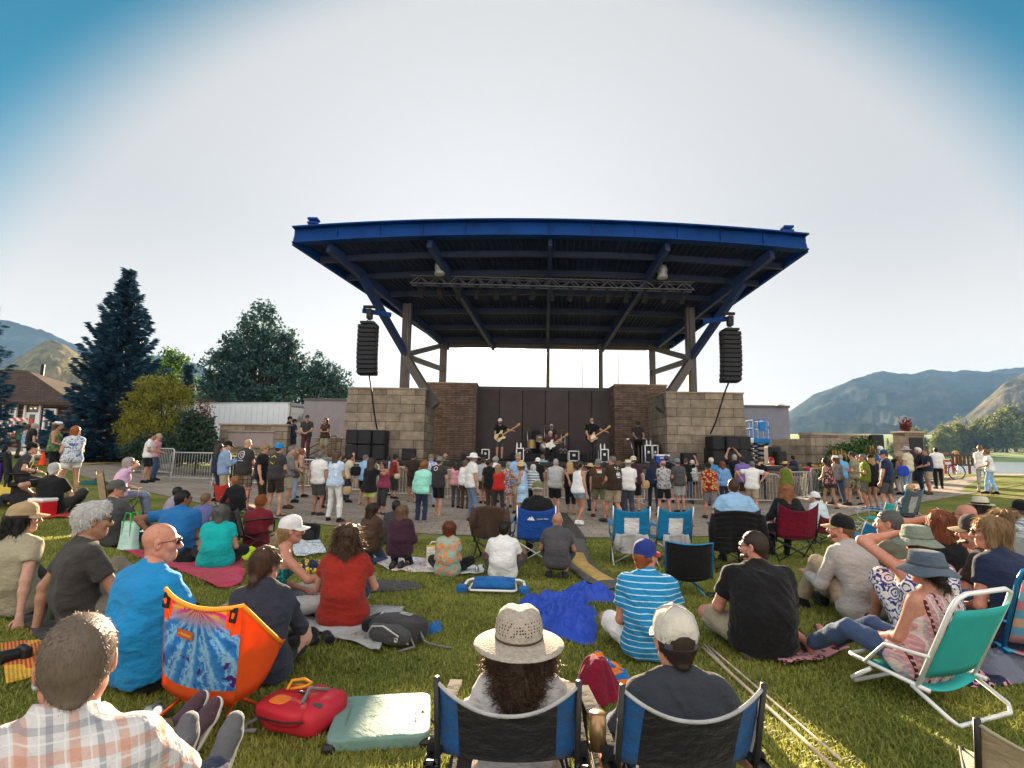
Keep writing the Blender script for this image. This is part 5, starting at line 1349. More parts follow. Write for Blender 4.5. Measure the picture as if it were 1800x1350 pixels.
 if glasses:
  b=glasses_mb(L);raw('sunglasses',hw(np.concatenate(b.v)),b.f,[M_lens,M_frame],o,True,b.m)
 o['_i']=NPEOPLE[0];o.pop('_i');
 if '_top' in o:o.pop('_top')
 f.base=base;f.RZ=RZ;f.obj=o;f.world=lambda p:base+RZ @ np.asarray(p,float);f.lod=L
 return f

def leaf_mat(name,c1,c2,trans=.35,rough=.6,ns=.6):
 m,nt,b=_nt(name);N=nt.nodes.new;L=nt.links.new
 g=N('ShaderNodeNewGeometry');n=noise_node(nt,ns,3,.5)
 ad=N('ShaderNodeMath');ad.operation='MULTIPLY_ADD';L(g.outputs['Random Per Island'],ad.inputs[0]);ad.inputs[1].default_value=.55;L(n.outputs['Fac'],ad.inputs[2])
 r_=ramp_node(nt,ad.outputs[0],[(.35,c1),(.95,c2)]);L(r_.outputs[0],b.inputs['Base Color'])
 b.inputs['Roughness'].default_value=rough;b.inputs['Specular IOR Level'].default_value=.2
 add_trans(nt,b,r_.outputs[0],trans);return m
M_bark=mat('tree_bark',(.06,.045,.035),.95,0,.35,3,.6,25,.03,stretch=(4,4,1))
def quads(C,D1,D2):
 """diamond leaves: centres C, half axes D1 (long) and D2 (short)"""
 V=np.stack([C-D1,C+D2,C+D1,C-D2],1).reshape(-1,3)
 return V,np.arange(len(V)).reshape(-1,4)
def trunk(t,H,r0,lean=(0,0),limbs=(),m=None,name='trunk'):
 b=MB();n=8
 P=[(lean[0]*q**1.5+.03*H*.3*math.sin(q*5),lean[1]*q,H*q) for q in np.linspace(0,1,n)]
 b.tube(P,r0*(1-.85*np.linspace(0,1,n))*(1+.5*np.exp(-np.linspace(0,1,n)*12)),8)
 for L_,r_ in limbs:b.tube(L_,np.linspace(r_,r_*.25,len(L_)),6)
 return b.build(name,m or M_bark,t,True)
def spruce(label,loc,H,Rb,m,seed=0,droop=.35,dens=1.0,group=None,name='spruce_tree',power=.85,base=.03):
 g=np.random.default_rng(seed);t=thing(name,label,'tree',loc,0,group)
 trunk(t,H*.98,H*.022)
 C=[];A=[];B=[];wood=MB();z=H*base
 while z<H*.985:
  q=z/H;Lw=Rb*(1-q)**power*(1 if q>.12 else .75+.25*q/.12);nb=int(max(5,13-6*q));a0=g.uniform(0,6.28)
  for k in range(nb):
   a=a0+6.283*k/nb+g.normal()*.12;L=max(.25,Lw*g.uniform(.62,1.2));dz=-droop*L*(1-q)*g.uniform(.6,1.3)+.42*L*q
   s=np.linspace(0,1,8);ca,sa=math.cos(a),math.sin(a)
   path=np.stack([ca*L*s,sa*L*s,z+dz*s+(.16+.22*q)*L*s**3*1.6],1)
   if k % 2==0:wood.tube(path[::2],[.03*H/10,.02,.012,.006],4,caps=False)
   ns=int(max(8,L*30*dens))
   for i in range(ns):
    u=(g.uniform(.12,1))**.8;P=np.array([np.interp(u,s,path[:,j]) for j in range(3)])
    wdt=.24*L*(1-u)**.6*.55+.04
    side=g.uniform(-1,1);off=np.array([-sa,ca,0])*side*wdt+np.array([0,0,-abs(g.normal())*.08*(1+(1-q))])
    d=unit(np.array([ca,sa,g.uniform(-.35,.25)])+np.array([-sa,ca,0])*side*.9)
    ll=g.uniform(.11,.24)*(H/10)**.5;w=np.cross(d,g.normal(size=3));w=unit(w)*ll*.30
    C.append(P+off);A.append(d*ll);B.append(w)
  z+=H*.034*(1.25-.6*q)
 V,Fq=quads(np.array(C),np.array(A),np.array(B));cr=raw('crown',V,Fq,m,t)
 wood.build('branches',M_bark,t,True)
 return t
def leafy(label,loc,blobs,m,n=6000,leaf=.12,seed=0,name='leafy_tree',cat='tree',th=.2,group=None,clump=.35,limbs=True,up=0.0,shell=.55):
 """blobs: (x, y, z, rx, ry, rz) relative to the base; leaves sit in many small clumps spread through them"""
 g=np.random.default_rng(seed);t=thing(name,label,cat,loc,0,group)
 vol=np.array([b[3]*b[4]*b[5] for b in blobs])**.67;vol/=vol.sum()
 Cs=[]
 lim=[]
 for b_,w in zip(blobs,vol):
  nc=max(4,int(n*w/28))
  d=unit(g.normal(size=(nc,3)));r_=g.uniform(shell**3,1,nc)**(1/3)
  cc=np.array(b_[:3])+d*r_[:,None]*np.array(b_[3:])
  cc+=.12*np.array(b_[3:])*g.normal(size=cc.shape)
  k=28;rad=clump*g.uniform(.5,1.2,nc)
  pts=cc[:,None,:]+g.normal(size=(nc,k,3))*rad[:,None,None]*.5*np.array([1,1,.8+up])
  Cs.append(pts.reshape(-1,3));lim+=[c for c in cc[:6]]
 C=np.concatenate(Cs);C=C[C[:,2]>.02];n_=len(C)
 d=unit(g.normal(size=(n_,3))+np.array([0,0,-.2+up*2]));w=unit(np.cross(d,g.normal(size=(n_,3))))
 s=leaf*g.uniform(.6,1.3,n_)[:,None]
 V,Fq=quads(C,d*s,w*s*.55);raw('crown',V,Fq,m,t)
 H=max(b_[2] for b_ in blobs);lb=[]
 if limbs:
  for c in lim:
   z0=min(H*.25+.2*c[2],c[2]*.8);p0=np.array([0,0,z0]);p1=np.array([c[0]*.5,c[1]*.5,(z0+c[2])/2+.05*H]);lb.append(([p0,p1,c],th*.35))
 trunk(t,H,th,limbs=lb)
 return t
M_spruce=leaf_mat('blue_spruce_needles',(.006,.022,.045),(.035,.092,.145),.15)
M_spruce2=leaf_mat('blue_spruce_pale',(.012,.034,.045),(.05,.095,.11),.15)
M_cotton=leaf_mat('cottonwood_leaf',(.012,.036,.056),(.05,.112,.095),.3)
M_green=leaf_mat('bright_green_leaf',(.02,.055,.012),(.08,.16,.03),.5)
M_gold=leaf_mat('gold_green_leaf',(.012,.032,.006),(.36,.34,.05),.55,ns=1.5)
M_rust=leaf_mat('rust_leaf',(.14,.04,.03),(.26,.11,.04),.4)
M_pine=leaf_mat('mugo_pine_needles',(.012,.030,.018),(.05,.085,.05),.15)
M_far=leaf_mat('far_cottonwood',(.03,.055,.015),(.20,.22,.055),.35,ns=.12)
M_fard=leaf_mat('far_spruce',(.008,.02,.02),(.03,.055,.045),.15,ns=.12)
M_shrub=leaf_mat('green_shrub_leaf',(.015,.05,.012),(.06,.14,.03),.35)
def tloc(u,Y,dz=0):
 x=W(u,790,Y)[0];return (x,Y,float(T(x,Y))+dz)
def top_h(u,v,Y,l):return W(u,v,Y)[2]-l[2]
l=tloc(192,27);spruce('tall dark blue spruce tree right of the log cabin',l,top_h(205,474,27,l),3.0,M_spruce,3,dens=2.5)
l=tloc(-95,24);spruce('dark spruce tree cut off by the left edge of the picture',l,top_h(-60,430,24,l),2.6,M_spruce,5,dens=1.2)
l=tloc(318,31);spruce('slim dark spruce half hidden behind the green tree and gold shrub',l,top_h(300,640,31,l),1.2,M_spruce,6)
Y=36.;l=tloc(282,Y)
leafy('bright green leafy tree behind the tall blue spruce',l,[(0,0,4.0,1.7,1.6,2.2),(.7,0,5.6,1.0,1.0,1.6),(-.9,0,5.4,.9,1,1.5),(.1,0,6.6,.6,.6,.9),(0,0,2.2,1.8,1.6,1.3)],M_green,9000,.11,11,clump=.5)
Y=34.;l=tloc(447,Y);s=Y/900
def bl(u,v,ru,rv,dy=0):P=W(u,v,Y);return (P[0]-l[0],dy,P[2]-l[2],ru*s,ru*s*.9,rv*s)
leafy('broad dark blue green cottonwood rising behind the white trailer',l,[bl(455,570,26,40),bl(425,620,38,40),bl(475,615,34,42),bl(400,655,42,40),bl(455,665,55,45),bl(505,600,16,24),bl(505,655,30,45),bl(380,690,30,30),bl(440,700,62,30)],M_cotton,26000,.12,12,th=.32,clump=.5)
Y=38.;l=tloc(585,Y);s=Y/900
leafy('thin open leafed tree beside the left line array',l,[bl(548,650,22,28),bl(575,655,18,22),bl(600,668,16,20),bl(560,690,45,30),bl(595,695,26,18),bl(530,680,30,40)],M_cotton,7000,.13,13,clump=.55,shell=.3)
Y=24.;l=tloc(282,Y);s=Y/900
leafy('gold and green upright shrub left of the white trailer',l,[bl(250,720,30,50),bl(285,715,34,55),bl(320,720,24,42),bl(240,760,28,40),bl(285,765,48,40),bl(270,688,16,22),bl(300,690,14,24),bl(248,690,9,20),bl(322,690,10,22)],M_gold,17000,.055,14,name='tall_shrub',cat='shrub',th=.07,clump=.22,up=.5)
l=tloc(348,26);leafy('small rust red shrub between gold shrub and trailer',l,[(-.2,0,1.6,.6,.5,1.0),(.2,0,2.2,.45,.4,.8),(.1,0,2.9,.3,.3,.5)],M_rust,2600,.06,15,name='tall_shrub',cat='shrub',th=.05,clump=.25)
Y=22.;l=tloc(345,Y);s=Y/900
leafy('low dark pine bush behind the crowd barriers',l,[bl(345,765,26,40),bl(320,785,26,25),bl(362,775,14,34),bl(330,750,14,26),bl(368,790,12,16)],M_pine,8000,.075,16,name='pine_bush',cat='bush',th=.06,clump=.2,up=.6)
Y=21.5;l=tloc(275,Y);s=Y/900
leafy('dark bush with red flowers behind the far barriers',l,[bl(250,790,24,22),bl(285,790,26,22),bl(228,796,14,14)],M_pine,5000,.06,17,name='pine_bush',cat='bush',th=.05,clump=.2)
Y=20.6;l=tloc(1515,Y);s=Y/900
leafy('rounded green bush in front of the right stone wall',l,[bl(1490,805,28,26),bl(1515,800,28,26),bl(1538,815,22,22),bl(1470,815,14,16),bl(1510,826,50,16)],M_shrub,9000,.06,18,name='green_bush',cat='bush',th=.05,clump=.2)
def plumes(label,u,v0,v1,Y,seed,c=(.40,.27,.10)):
 g=np.random.default_rng(seed);P=W(u,v0,Y);gz=float(T(P[0],Y));h=W(u,v1,Y)[2]-gz
 t=thing('ornamental_grass',label,'plant',(P[0],Y,gz));b=MB();c_=MB()
 for i in range(60):
  a=g.uniform(0,6.28);r_=g.uniform(.02,.22);hh=h*g.uniform(.75,1);e=np.array([r_*math.cos(a)*1.6,r_*math.sin(a)*1.6,hh])
  b.tube([(r_*math.cos(a)*.3,r_*math.sin(a)*.3,0),e*.6+(0,0,.1),e],[.006,.004,.003],3)
  c_.tube([e-(0,0,.25),e-(0,0,.1),e+(0,0,.06)],[.008,.022,.004],5)
 b.build('stems',M_green,t);c_.build('plumes',mat('straw_plume',c,.9,0,.2,9,trans=.3),t,True)
plumes('straw coloured ornamental grass left of the green bush top',1474,830,790,20.2,1)
plumes('straw coloured ornamental grass right of the green bush by the speaker',1535,830,783,20.3,2)
def flowers(label,u,v,Y,wid,seed):
 g=np.random.default_rng(seed);P=W(u,v,Y);gz=float(T(P[0],Y));h=max(.5,P[2]-gz)
 t=thing('flower_clump',label,'flowers',(P[0],Y,gz));b=MB()
 C=np.c_[g.normal(size=1500)*wid*.5,g.normal(size=1500)*.25,g.uniform(0,h*.95,1500)]
 d=unit(g.normal(size=C.shape)+(0,0,1));w=unit(np.cross(d,g.normal(size=C.shape)));V,Fq=quads(C,d*.07,w*.018);raw('leaves',V,Fq,M_shrub,t)
 C=np.c_[g.normal(size=260)*wid*.5,g.normal(size=260)*.25,g.uniform(h*.7,h*1.1,260)]
 d=unit(g.normal(size=C.shape));w=unit(np.cross(d,g.normal(size=C.shape)));V,Fq=quads(C,d*.035,w*.03);raw('petals',V,Fq,mat('yellow_petal',(.65,.40,.02),.8,0,.2,trans=.3),t)
flowers('yellow flowers in front of the low planter wall',418,800,22,.7,3)
flowers('yellow flowers behind the barrier next to the child in magenta',1436,822,20.4,.5,4)
far=[(1652,757,1672,.5,0),(1668,752,0,0,1),(1690,757,0,0,1),(1698,735,0,0,1),(1712,750,0,0,1),(1640,760,0,0,1),(1627,768,0,0,1),
       (1742,730,0,0,0),(1776,712,0,0,0),(1684,742,0,0,0),(1660,748,0,0,0),(1610,752,0,0,0),(1730,742,0,0,1),(1758,745,0,0,1),(1795,732,0,0,1),(1577,775,0,0,1),(1560,770,0,0,1),(1720,738,0,0,0),(1762,722,0,0,0),(1816,715,0,0,0),(1570,778,0,0,0),(1748,752,0,0,1),(1700,752,0,0,1),(1648,770,0,0,0)]
labs0=['tall pale cottonwood across the lake','rounded yellow green tree across the lake']
for i,q in enumerate(far):
 u,v,kind=q[0],q[1],q[4];Yf=345+(i*37 % 60);zb=-.8+(6 if u>1715 else 1);x=W(u,v,Yf)[0];H=W(u,v,Yf)[2]-zb
 where='number %d of the row' % (i+1)
 if kind:
  spruce('dark conifer in the tree line across the lake',(x,Yf,zb),H,H*.23,M_fard,40+i,dens=.2,group='conifers across the lake',power=.9)
 else:
  s_=H;leafy('yellow green cottonwood in the tree line across the lake',(x,Yf,zb),[(0,0,.55*s_,.26*s_,.26*s_,.42*s_),(.14*s_,0,.42*s_,.2*s_,.2*s_,.32*s_),(-.14*s_,0,.4*s_,.2*s_,.2*s_,.3*s_),(0,0,.82*s_,.13*s_,.13*s_,.17*s_)],M_far,7000,.027*s_,60+i,th=.02*s_,group='cottonwoods across the lake',clump=.16*s_*.6)

def cabin():
 Y=34.0;x0,x1=W(-70,760,Y)[0],W(122,760,Y)[0];g=float(T((x0+x1)/2,Y))-.05;w=x1-x0
 ze=W(60,706,Y)[2]-g;za=W(50,640,Y)[2]-g
 t=thing('log_cabin','log cabin with white trimmed windows and brown hip roof','cabin',(x0,Y,g))
 mlog=mat('red_brown_log',(.085,.028,.02),.85,0,.3,2,.4,30,stretch=(1,6,6));mch=mat('pale_chinking',(.42,.33,.26),.9,0,.15,4)
 mroof=brick_mat('brown_shingles',(.085,.058,.046),(.06,.042,.035),(.03,.022,.02),.5,.16,.01,bump=.6,var=.35)
 MB().box((w/2,3.1,ze/2),(w-.1,6,ze)).build('chinking_wall',mch,t)
 b=MB();n=11
 for i in range(n):
  z=ze*(i+.5)/n;b.tube([(-.15,0.1,z),(w+.15,.1,z)],ze/n*.40,8);b.tube([(w-.1,-.15,z),(w-.1,6,z)],ze/n*.40,8)
 b.build('log_courses',mlog,t,True)
 xa=W(50,640,Y+3)[0]-x0
 b=MB();e=.5
 b.add([(-e,-e,ze-.05),(w+e,-e,ze-.05),(w+e,6.5,ze-.05),(-e,6.5,ze-.05),(xa,3,za),(-e,3,za+.05),(-e,-e,ze-.25),(w+e,-e,ze-.25),(w+e,6.5,ze-.25),(-e,6.5,ze-.25)],
          [(0,1,4,5),(1,2,4),(2,3,5,4),(0,5,3),(6,7,1,0),(7,8,2,1),(8,9,3,2),(9,6,0,3),(9,8,7,6)]);b.build('roof',mroof,t)
 def win(u0,u1,v0,v1,name,glass,door=False):
  a,c=W(u0,v0,Y),W(u1,v1,Y);xx,zz=(a[0]+c[0])/2-x0,(a[2]+c[2])/2-g;ww,hh=c[0]-a[0],a[2]-c[2]
  b=MB();tw=.12
  for sx in (-1,1):b.box((xx+sx*ww/2,-.12,zz),(tw,.12,hh+tw))
  for sz in (-1,1):b.box((xx,-.12,zz+sz*hh/2),(ww-tw,.12,tw))
  if not door:b.box((xx,-.1,zz),(ww,.08,.05));b.box((xx,-.1,zz),(.05,.09,hh))
  o=b.build(name,M_white,t)
  if door:
   MB().box((xx,-.06,zz-hh*.12),(ww-tw,.06,hh*.74)).build('door_leaf',M_white,o);MB().box((xx,-.10,zz-.02),(ww*.36,.03,hh*.4)).build('pane',M_glass,o)
   MB().box((xx+.02,-.12,zz-.05),(ww*.2,.01,hh*.16)).build('red_notice',mat('red_notice',(.55,.06,.05),.6),o)
   MB().box((xx,-.06,zz+hh*.36),(ww-tw,.03,hh*.2)).build('transom_pane',M_glass,o);b=MB();b.box((xx-.15,-.08,zz+hh*.36),(.10,.02,.07));b.box((xx+.12,-.08,zz+hh*.37),(.13,.02,.08));b.build('glowing_reflection',emat('warm_reflection_glow',(1,.55,.15),.25),o)  # small glowing boxes stand in for orange reflections in the transom glass
  else:MB().box((xx,-.05,zz),(ww-tw,.04,hh-tw)).build('pane',M_glass,o)
  return o
 win(83,97,720,756,'window',1);win(49,67,710,770,'front_door',1,True);win(11,28,706,750,'window',1)
 MB().tube([(W(74,655,Y+4)[0]-x0,4,za-1.2),(W(74,655,Y+4)[0]-x0,4,W(74,641,Y+4)[2]-g)],.12,8).build('stove_pipe',M_black,t)
 MB().prism([(w-1.2,ze-.1),(w+3.2,ze-.4),(w+3.0,ze+.3),(w+.2,za-.75),(w-1.2,za-.75)],4.5,7.5).build('rear_roof',mat('grey_shingle',(.12,.105,.10),.9,0,.3,3,.4,20),t)
cabin()
def roadblock():
 P=tloc(14,31);t=thing('striped_road_barricade','red and white striped road barricade in front of the log cabin','barricade',P)
 m,nt,b_=_nt('red_white_stripes');tc=nt.nodes.new('ShaderNodeTexCoord');wv=nt.nodes.new('ShaderNodeTexWave');mp=nt.nodes.new('ShaderNodeMapping');mp.inputs['Rotation'].default_value=(0,R(45),0)
 nt.links.new(tc.outputs['Object'],mp.inputs[0]);nt.links.new(mp.outputs[0],wv.inputs[0]);wv.inputs['Scale'].default_value=1.1
 r_=ramp_node(nt,wv.outputs['Fac'],[(.0,(.62,.05,.03)),(.5,(.75,.73,.7))],'CONSTANT');nt.links.new(r_.outputs[0],b_.inputs['Base Color'])
 for z,x0,x1 in ((1.5,-.2,.95),(1.1,-1.6,1.0),(.72,-1.6,1.0)):MB().box(((x0+x1)/2,0,z+.35),(x1-x0,.04,.22),bev=.01).build('striped_board',m,t)
 for x in (-1.4,.75):
  b=MB();b.bar((x,.05,0),(x,.05,1.9),.05);b.bar((x,-.4,.03),(x,.5,.03),.06);b.build('leg',M_galv,t)
roadblock()

def rz_(yaw):return -R(yaw)
def ground(x,y,dz=.012):return (x,y,float(T(x,y))+(dz if y<9.6 else .016))
def gl(u,v):p=G(u,v);return ground(p[0],p[1])
M_tubew=mat('white_tube',(.72,.72,.72),.35,.1,.05,5)
M_tubed=mat('dark_tube',(.03,.03,.032),.4,.4,.1,5)
M_orange=mat('orange_anodised',(.75,.10,.012),.3,.4,.1,5)
M_tubeb=mat('blue_anodised',(.02,.22,.45),.3,.5,.1,5)
M_plast=mat('white_plastic',(.75,.75,.75),.4)
def camp_chair(label,loc,yaw,col,frame=None,w=.56,sh=.42,bh=.88,rec=.16,panel=None,acc=None,arms=True,dip=.05,armcol=None,depth=.46,edge=None,patw=.55,b0=None):
 b0=sh if b0 is None else b0
 t=thing('camping_chair',label,'chair',loc,rz_(yaw));fm=frame or M_tubed;hw=w/2;cm=cloth(*col) if isinstance(col,tuple) else cloth(col)
 mats=[cm,cloth(acc) if acc else cm,cloth(panel) if panel else cm]
 b=MB();nu,nv=21,13
 def back(u,v):
  x=-hw+w*u;c=1-(2*u-1)**2;z=b0-.02+(bh-b0)*v-dip*c*v**3+.02*abs(2*u-1)**3*v;return (x,-depth*.5-rec*v-.05*c*(1-.3*v),z)
 b.grid(back,nu,nv,thick=.006)
 if acc or panel:
  nf=(nu-1)*(nv-1)
  for k in range(len(b.m)):
   q=k % nf if k<2*nf else -1
   if q<0:continue
   i,j=q % (nu-1),q//(nu-1);uu,vv=(i+.5)/(nu-1),(j+.5)/(nv-1)
   if acc and (uu<.17 or uu>.83):b.m[k]=1
   if panel and abs(uu-.5)<patw*(.28+.18*vv) and .05<vv<.72:b.m[k]=2
 b.build('backrest',mats,t,True)
 if edge:
  b=MB();b.tube([back(u,1) for u in np.linspace(0,1,21)],.007,6);b.tube([back(0,v) for v in np.linspace(0,1,8)],.006,6);b.tube([back(1,v) for v in np.linspace(0,1,8)],.006,6);b.build('piping',cloth(edge),t,True)
 b=MB();b.grid(lambda u,v:(-hw+w*u,-depth*.5+depth*v,sh-.05*(1-(2*u-1)**2)*(1-.4*v)+.02*v),11,9,thick=.008);b.build('seat',cm,t,True)
 for sx in (-1,1):
  b=MB();b.tube([(sx*hw,-depth*.5+.02,sh-.1),(sx*hw,-depth*.5-rec*.5,sh+(bh-sh)*.5),(sx*hw,-depth*.5-rec-.005,bh+.015)],.011,7);b.build('back_post',fm,t,True)
  b=MB();b.tube([(sx*hw,-depth*.5-.08,.01),(sx*hw,depth*.5,sh+.02)],.011,7);b.tube([(sx*hw,depth*.5+.06,.01),(sx*hw,-depth*.5,sh+.0)],.011,7)
  for y in (-depth*.5-.08,depth*.5+.06):b.lathe([(.02,0),(.02,.03),(.012,.035)],8,M=np.array([[1,0,0,sx*hw],[0,1,0,y],[0,0,1,0],[0,0,0,1.]]))
  b.build('leg',fm,t,True)
  if arms:
   b=MB();b.tube([(sx*(hw+.01),depth*.5+.02,sh),(sx*(hw+.02),depth*.5+.02,sh+.2)],.010,6);b.grid(lambda u,v:(sx*(hw+.015)+(u-.5)*.055,-depth*.5-rec*.3+(depth+.08+rec*.3)*v,sh+.22+.012*math.sin(v*3.1)),3,8,thick=.018);b.build('armrest',cloth(armcol) if armcol else cm,t,True)
 for y in (-depth*.5-.06,depth*.5+.04):b=MB();b.tube([(-hw,y,.04),(hw,y,sh-.05)],.009,6);b.tube([(hw,y+.012,.04),(-hw,y+.012,sh-.05)],.009,6);b.build('cross_brace',fm,t,True)
 return t
def text_mesh(name,body,size,M4,m,parent,ex=.0008):
 cu=bpy.data.curves.new(name,'FONT');cu.body=body;cu.size=size;cu.extrude=ex;cu.align_x='CENTER';cu.align_y='CENTER';cu.resolution_u=3
 tmp=bpy.data.objects.new('tmp',cu);COL.objects.link(tmp);dg=bpy.context.evaluated_depsgraph_get();me=bpy.data.meshes.new_from_object(tmp.evaluated_get(dg));bpy.data.objects.remove(tmp);bpy.data.curves.remove(cu)
 me.transform(Matrix(M4));me.materials.clear();me.materials.append(m);me.name=name;o=bpy.data.objects.new(name,me);COL.objects.link(o);o.parent=parent;return o
def frame_on(fn,u,v,flip=1,off=.004):
 """matrix that lays flat artwork on a chair back fn(u, v), readable from behind"""
 p=np.array(fn(u,v));x=np.array(fn(u+.02,v))-p;y=np.array(fn(u,v+.02))-p;x=unit(x);y=unit(y-x*(x @ y));n=np.cross(x,y);M4=np.eye(4);M4[:3,0]=x;M4[:3,1]=y;M4[:3,2]=n;M4[:3,3]=p+n*off;return M4
def front_chair(label,loc,yaw,pouch=False):
 t=camp_chair(label,loc,yaw,'black',M_tubed,.49,.28,.76,.12,acc=(.015,.10,.30),dip=.07,b0=.49,edge='ltgrey',depth=.44,arms=True)
 b=MB()
 for sx in (-1,1):
  b.tube([(sx*.262,-.30,.46),(sx*.265,-.31,.2),(sx*.24,-.36,.0)],.013,8);b.box((sx*.265,-.26,.47),(.05,.12,.04),bev=.012)
 b.tube([(-.25,-.29,.30),(0,-.33,.12),(.25,-.29,.30)],.010,8);b.build('rear_frame',M_tubed,t,True)
 if pouch:
  b=MB();b.grid(lambda u,v:(-.24+.5*u,-.34-.05*math.sin(v*3.1)-.02*math.sin(u*9),.47-.30*v-.03*u+.015*math.sin(u*7+v*3)),16,8,thick=.012);b.build('rear_pouch',cloth('blue'),t,True)
  b=MB();b.tube([(.28,-.12,.22),(.28,-.12,.42)],.032,10);b.build('cup_holder',mat('amber_can',(.45,.30,.04),.3),t,True)
 else:
  b=MB();b.tube([(-.29,-.16,.48),(-.29,-.16,.60)],.031,12);b.build('drink_can',mat('bronze_can',(.34,.20,.10),.3,.7),t,True)
 return t
FC1=W(898,1205,1.86);FC2=W(1213,1212,1.84)
front_chair('blue and black folding chair under the woman in the woven hat',ground(FC1[0]-.0,2.22),2,True)
front_chair('blue and black folding chair under the man in the white trucker cap',ground(FC2[0],2.20),-3)
def tie_dye_chair():
 p=gl(365,1265);loc=ground(p[0]+.02,p[1]+.02);t=thing('camping_chair','low orange and tie dye sling chair behind the bald man in blue','chair',loc,rz_(10));t.rotation_euler=(0,R(7),rz_(10));t.scale=(1.0,1.0,1.2)
 m,nt,b_=_nt('tie_dye_fabric');sp=sepn(nt)
 ang=mathn(nt,'ARCTAN2',mathn(nt,'SUBTRACT',sp.outputs[0],.02),mathn(nt,'SUBTRACT',.60,sp.outputs[2]));nz=noise_node(nt,16,4,.6,dist=1.2)
 nz2=noise_node(nt,34,3,.6,dist=2);st=mathn(nt,'ADD',mathn(nt,'ADD',mathn(nt,'MULTIPLY',mathn(nt,'SINE',mathn(nt,'ADD',mathn(nt,'MULTIPLY',ang,17),mathn(nt,'MULTIPLY',nz.outputs['Fac'],7))),.55),mathn(nt,'MULTIPLY',nz.outputs['Fac'],1.6)),nz2.outputs['Fac'])
 r1=ramp_node(nt,mathn(nt,'MULTIPLY',st,.42),[(.15,(.01,.10,.40)),(.45,(.03,.25,.60)),(.68,(.30,.55,.75)),(.85,(.02,.16,.48))])
 zz=ramp_node(nt,sp.outputs[2],[(.0,(0,0,0)),(.50,(0,0,0)),(.58,(1,1,1))]);r2=ramp_node(nt,mathn(nt,'MULTIPLY',st,.45),[(.2,(.50,.60,.06)),(.45,(.75,.33,.03)),(.7,(.55,.01,.22))])
 col=mixc(nt,zz.outputs[0],r1.outputs[0],r2.outputs[0]);n3=noise_node(nt,11,2);low=mathn(nt,'MULTIPLY',mathn(nt,'GREATER_THAN',n3.outputs['Fac'],.60),mathn(nt,'LESS_THAN',sp.outputs[2],.36));col=mixc(nt,low,col,(.07,.012,.17))
 nt.links.new(col,b_.inputs['Base Color']);b_.inputs['Roughness'].default_value=.8;add_trans(nt,b_,col,.25)
 mo=mat('orange_fabric',(.80,.115,.015),.75,0,.08,6,.2,200,trans=.35);me_=mat('yellow_piping',(.80,.33,.02),.7,0,.06)
 def bk(u,v):
  x=-.25+.5*u;c=1-(2*u-1)**2;return (x*(1-.06*(1-v)),-.17-.10*v-.07*c*(1-.3*v),.16+.47*v-.035*c*v)
 b=MB();b.grid(bk,21,15,thick=.005)
 nf=20*14
 for k in range(len(b.m)):
  if k<2*nf:
   q=k % nf;i,j=q % 20,q//20
   if j<2 or (j>9 and (i<3-(13-j)*.4 or i>16+(13-j)*.4)):b.m[k]=1
 b.build('backrest',[m,mo],t,True)
 def side(sx):
  def fn(u,v):
   A=np.array(bk(0 if sx<0 else 1,.02+.98*v));B=np.array([sx*.27,.14,.335])+np.array([0,0,.02*v]);q=A*(1-u)+B*u;q[2]-=.05*math.sin(u*3.14)*(.3+.7*(1-v));q[0]+=sx*.03*math.sin(u*3.1);return q
  return fn
 for sx in (-1,1):b=MB();b.grid(side(sx),10,8,thick=.004);b.build('side_panel',mo,t,True)
 b=MB();b.grid(lambda u,v:(-.24+.48*u,-.17+.40*v,.17+.17*v**1.5-.05*(1-(2*u-1)**2)),10,8,thick=.005);b.build('seat',mo,t,True)
 top=[bk(u,1) for u in np.linspace(0,1,15)];b=MB();b.tube([side(-1)(q,1) for q in np.linspace(1,0,8)]+top[1:-1]+[side(1)(q,1) for q in np.linspace(0,1,8)],.011,7);b.build('piping',me_,t,True)
 hub=[np.array([-.13,-.03,.13]),np.array([.13,-.03,.13])]
 for i,sx in ((0,-1),(1,1)):
  MB().tube([hub[i],hub[i]*.45+np.array([sx*.16,-.25,.40])*.55,np.array(bk(.06 if sx<0 else .94,.95))-(0,.02,0)],.010,8).build('back_pole',M_orange,t,True)
  MB().tube([hub[i],(sx*.27,.135,.34)],.010,8).build('front_pole',M_orange,t,True)
  MB().tube([hub[i],(sx*.23,-.22,.0)],.010,8).build('leg',M_orange,t,True);MB().tube([hub[i],(sx*.22,.20,.0)],.010,8).build('leg',M_orange,t,True)
  MB().box(hub[i],(.06,.05,.06),bev=.012).build('hub',M_blackp,t)
  MB().box(np.array(bk(.07 if sx<0 else .93,.93))-(0,.012,0),(.045,.012,.07),bev=.004).build('pole_pocket',M_blackp,t)
 MB().tube(hub,.011,8).build('hub_bar',M_orange,t,True)
 M4=frame_on(lambda u,v:bk(u,v),.40,.70,1,.008);p4=np.array(M4);lab=MB();
 V=[(M4 @ np.array([x,y,.0,1]))[:3] for x,y in ((-.055,-.02),(.055,-.02),(.055,.02),(-.055,.02))];lab.add(V,[(0,1,2,3)]);lo=lab.build('label_patch',mat('rust_patch',(.50,.10,.02),.7),t)
 M4[:3,3]+=M4[:3,2]*.0015;text_mesh('patch_lettering','o Helinox',.022,M4,mat('gold_thread',(.8,.5,.12),.6),lo)
tie_dye_chair()
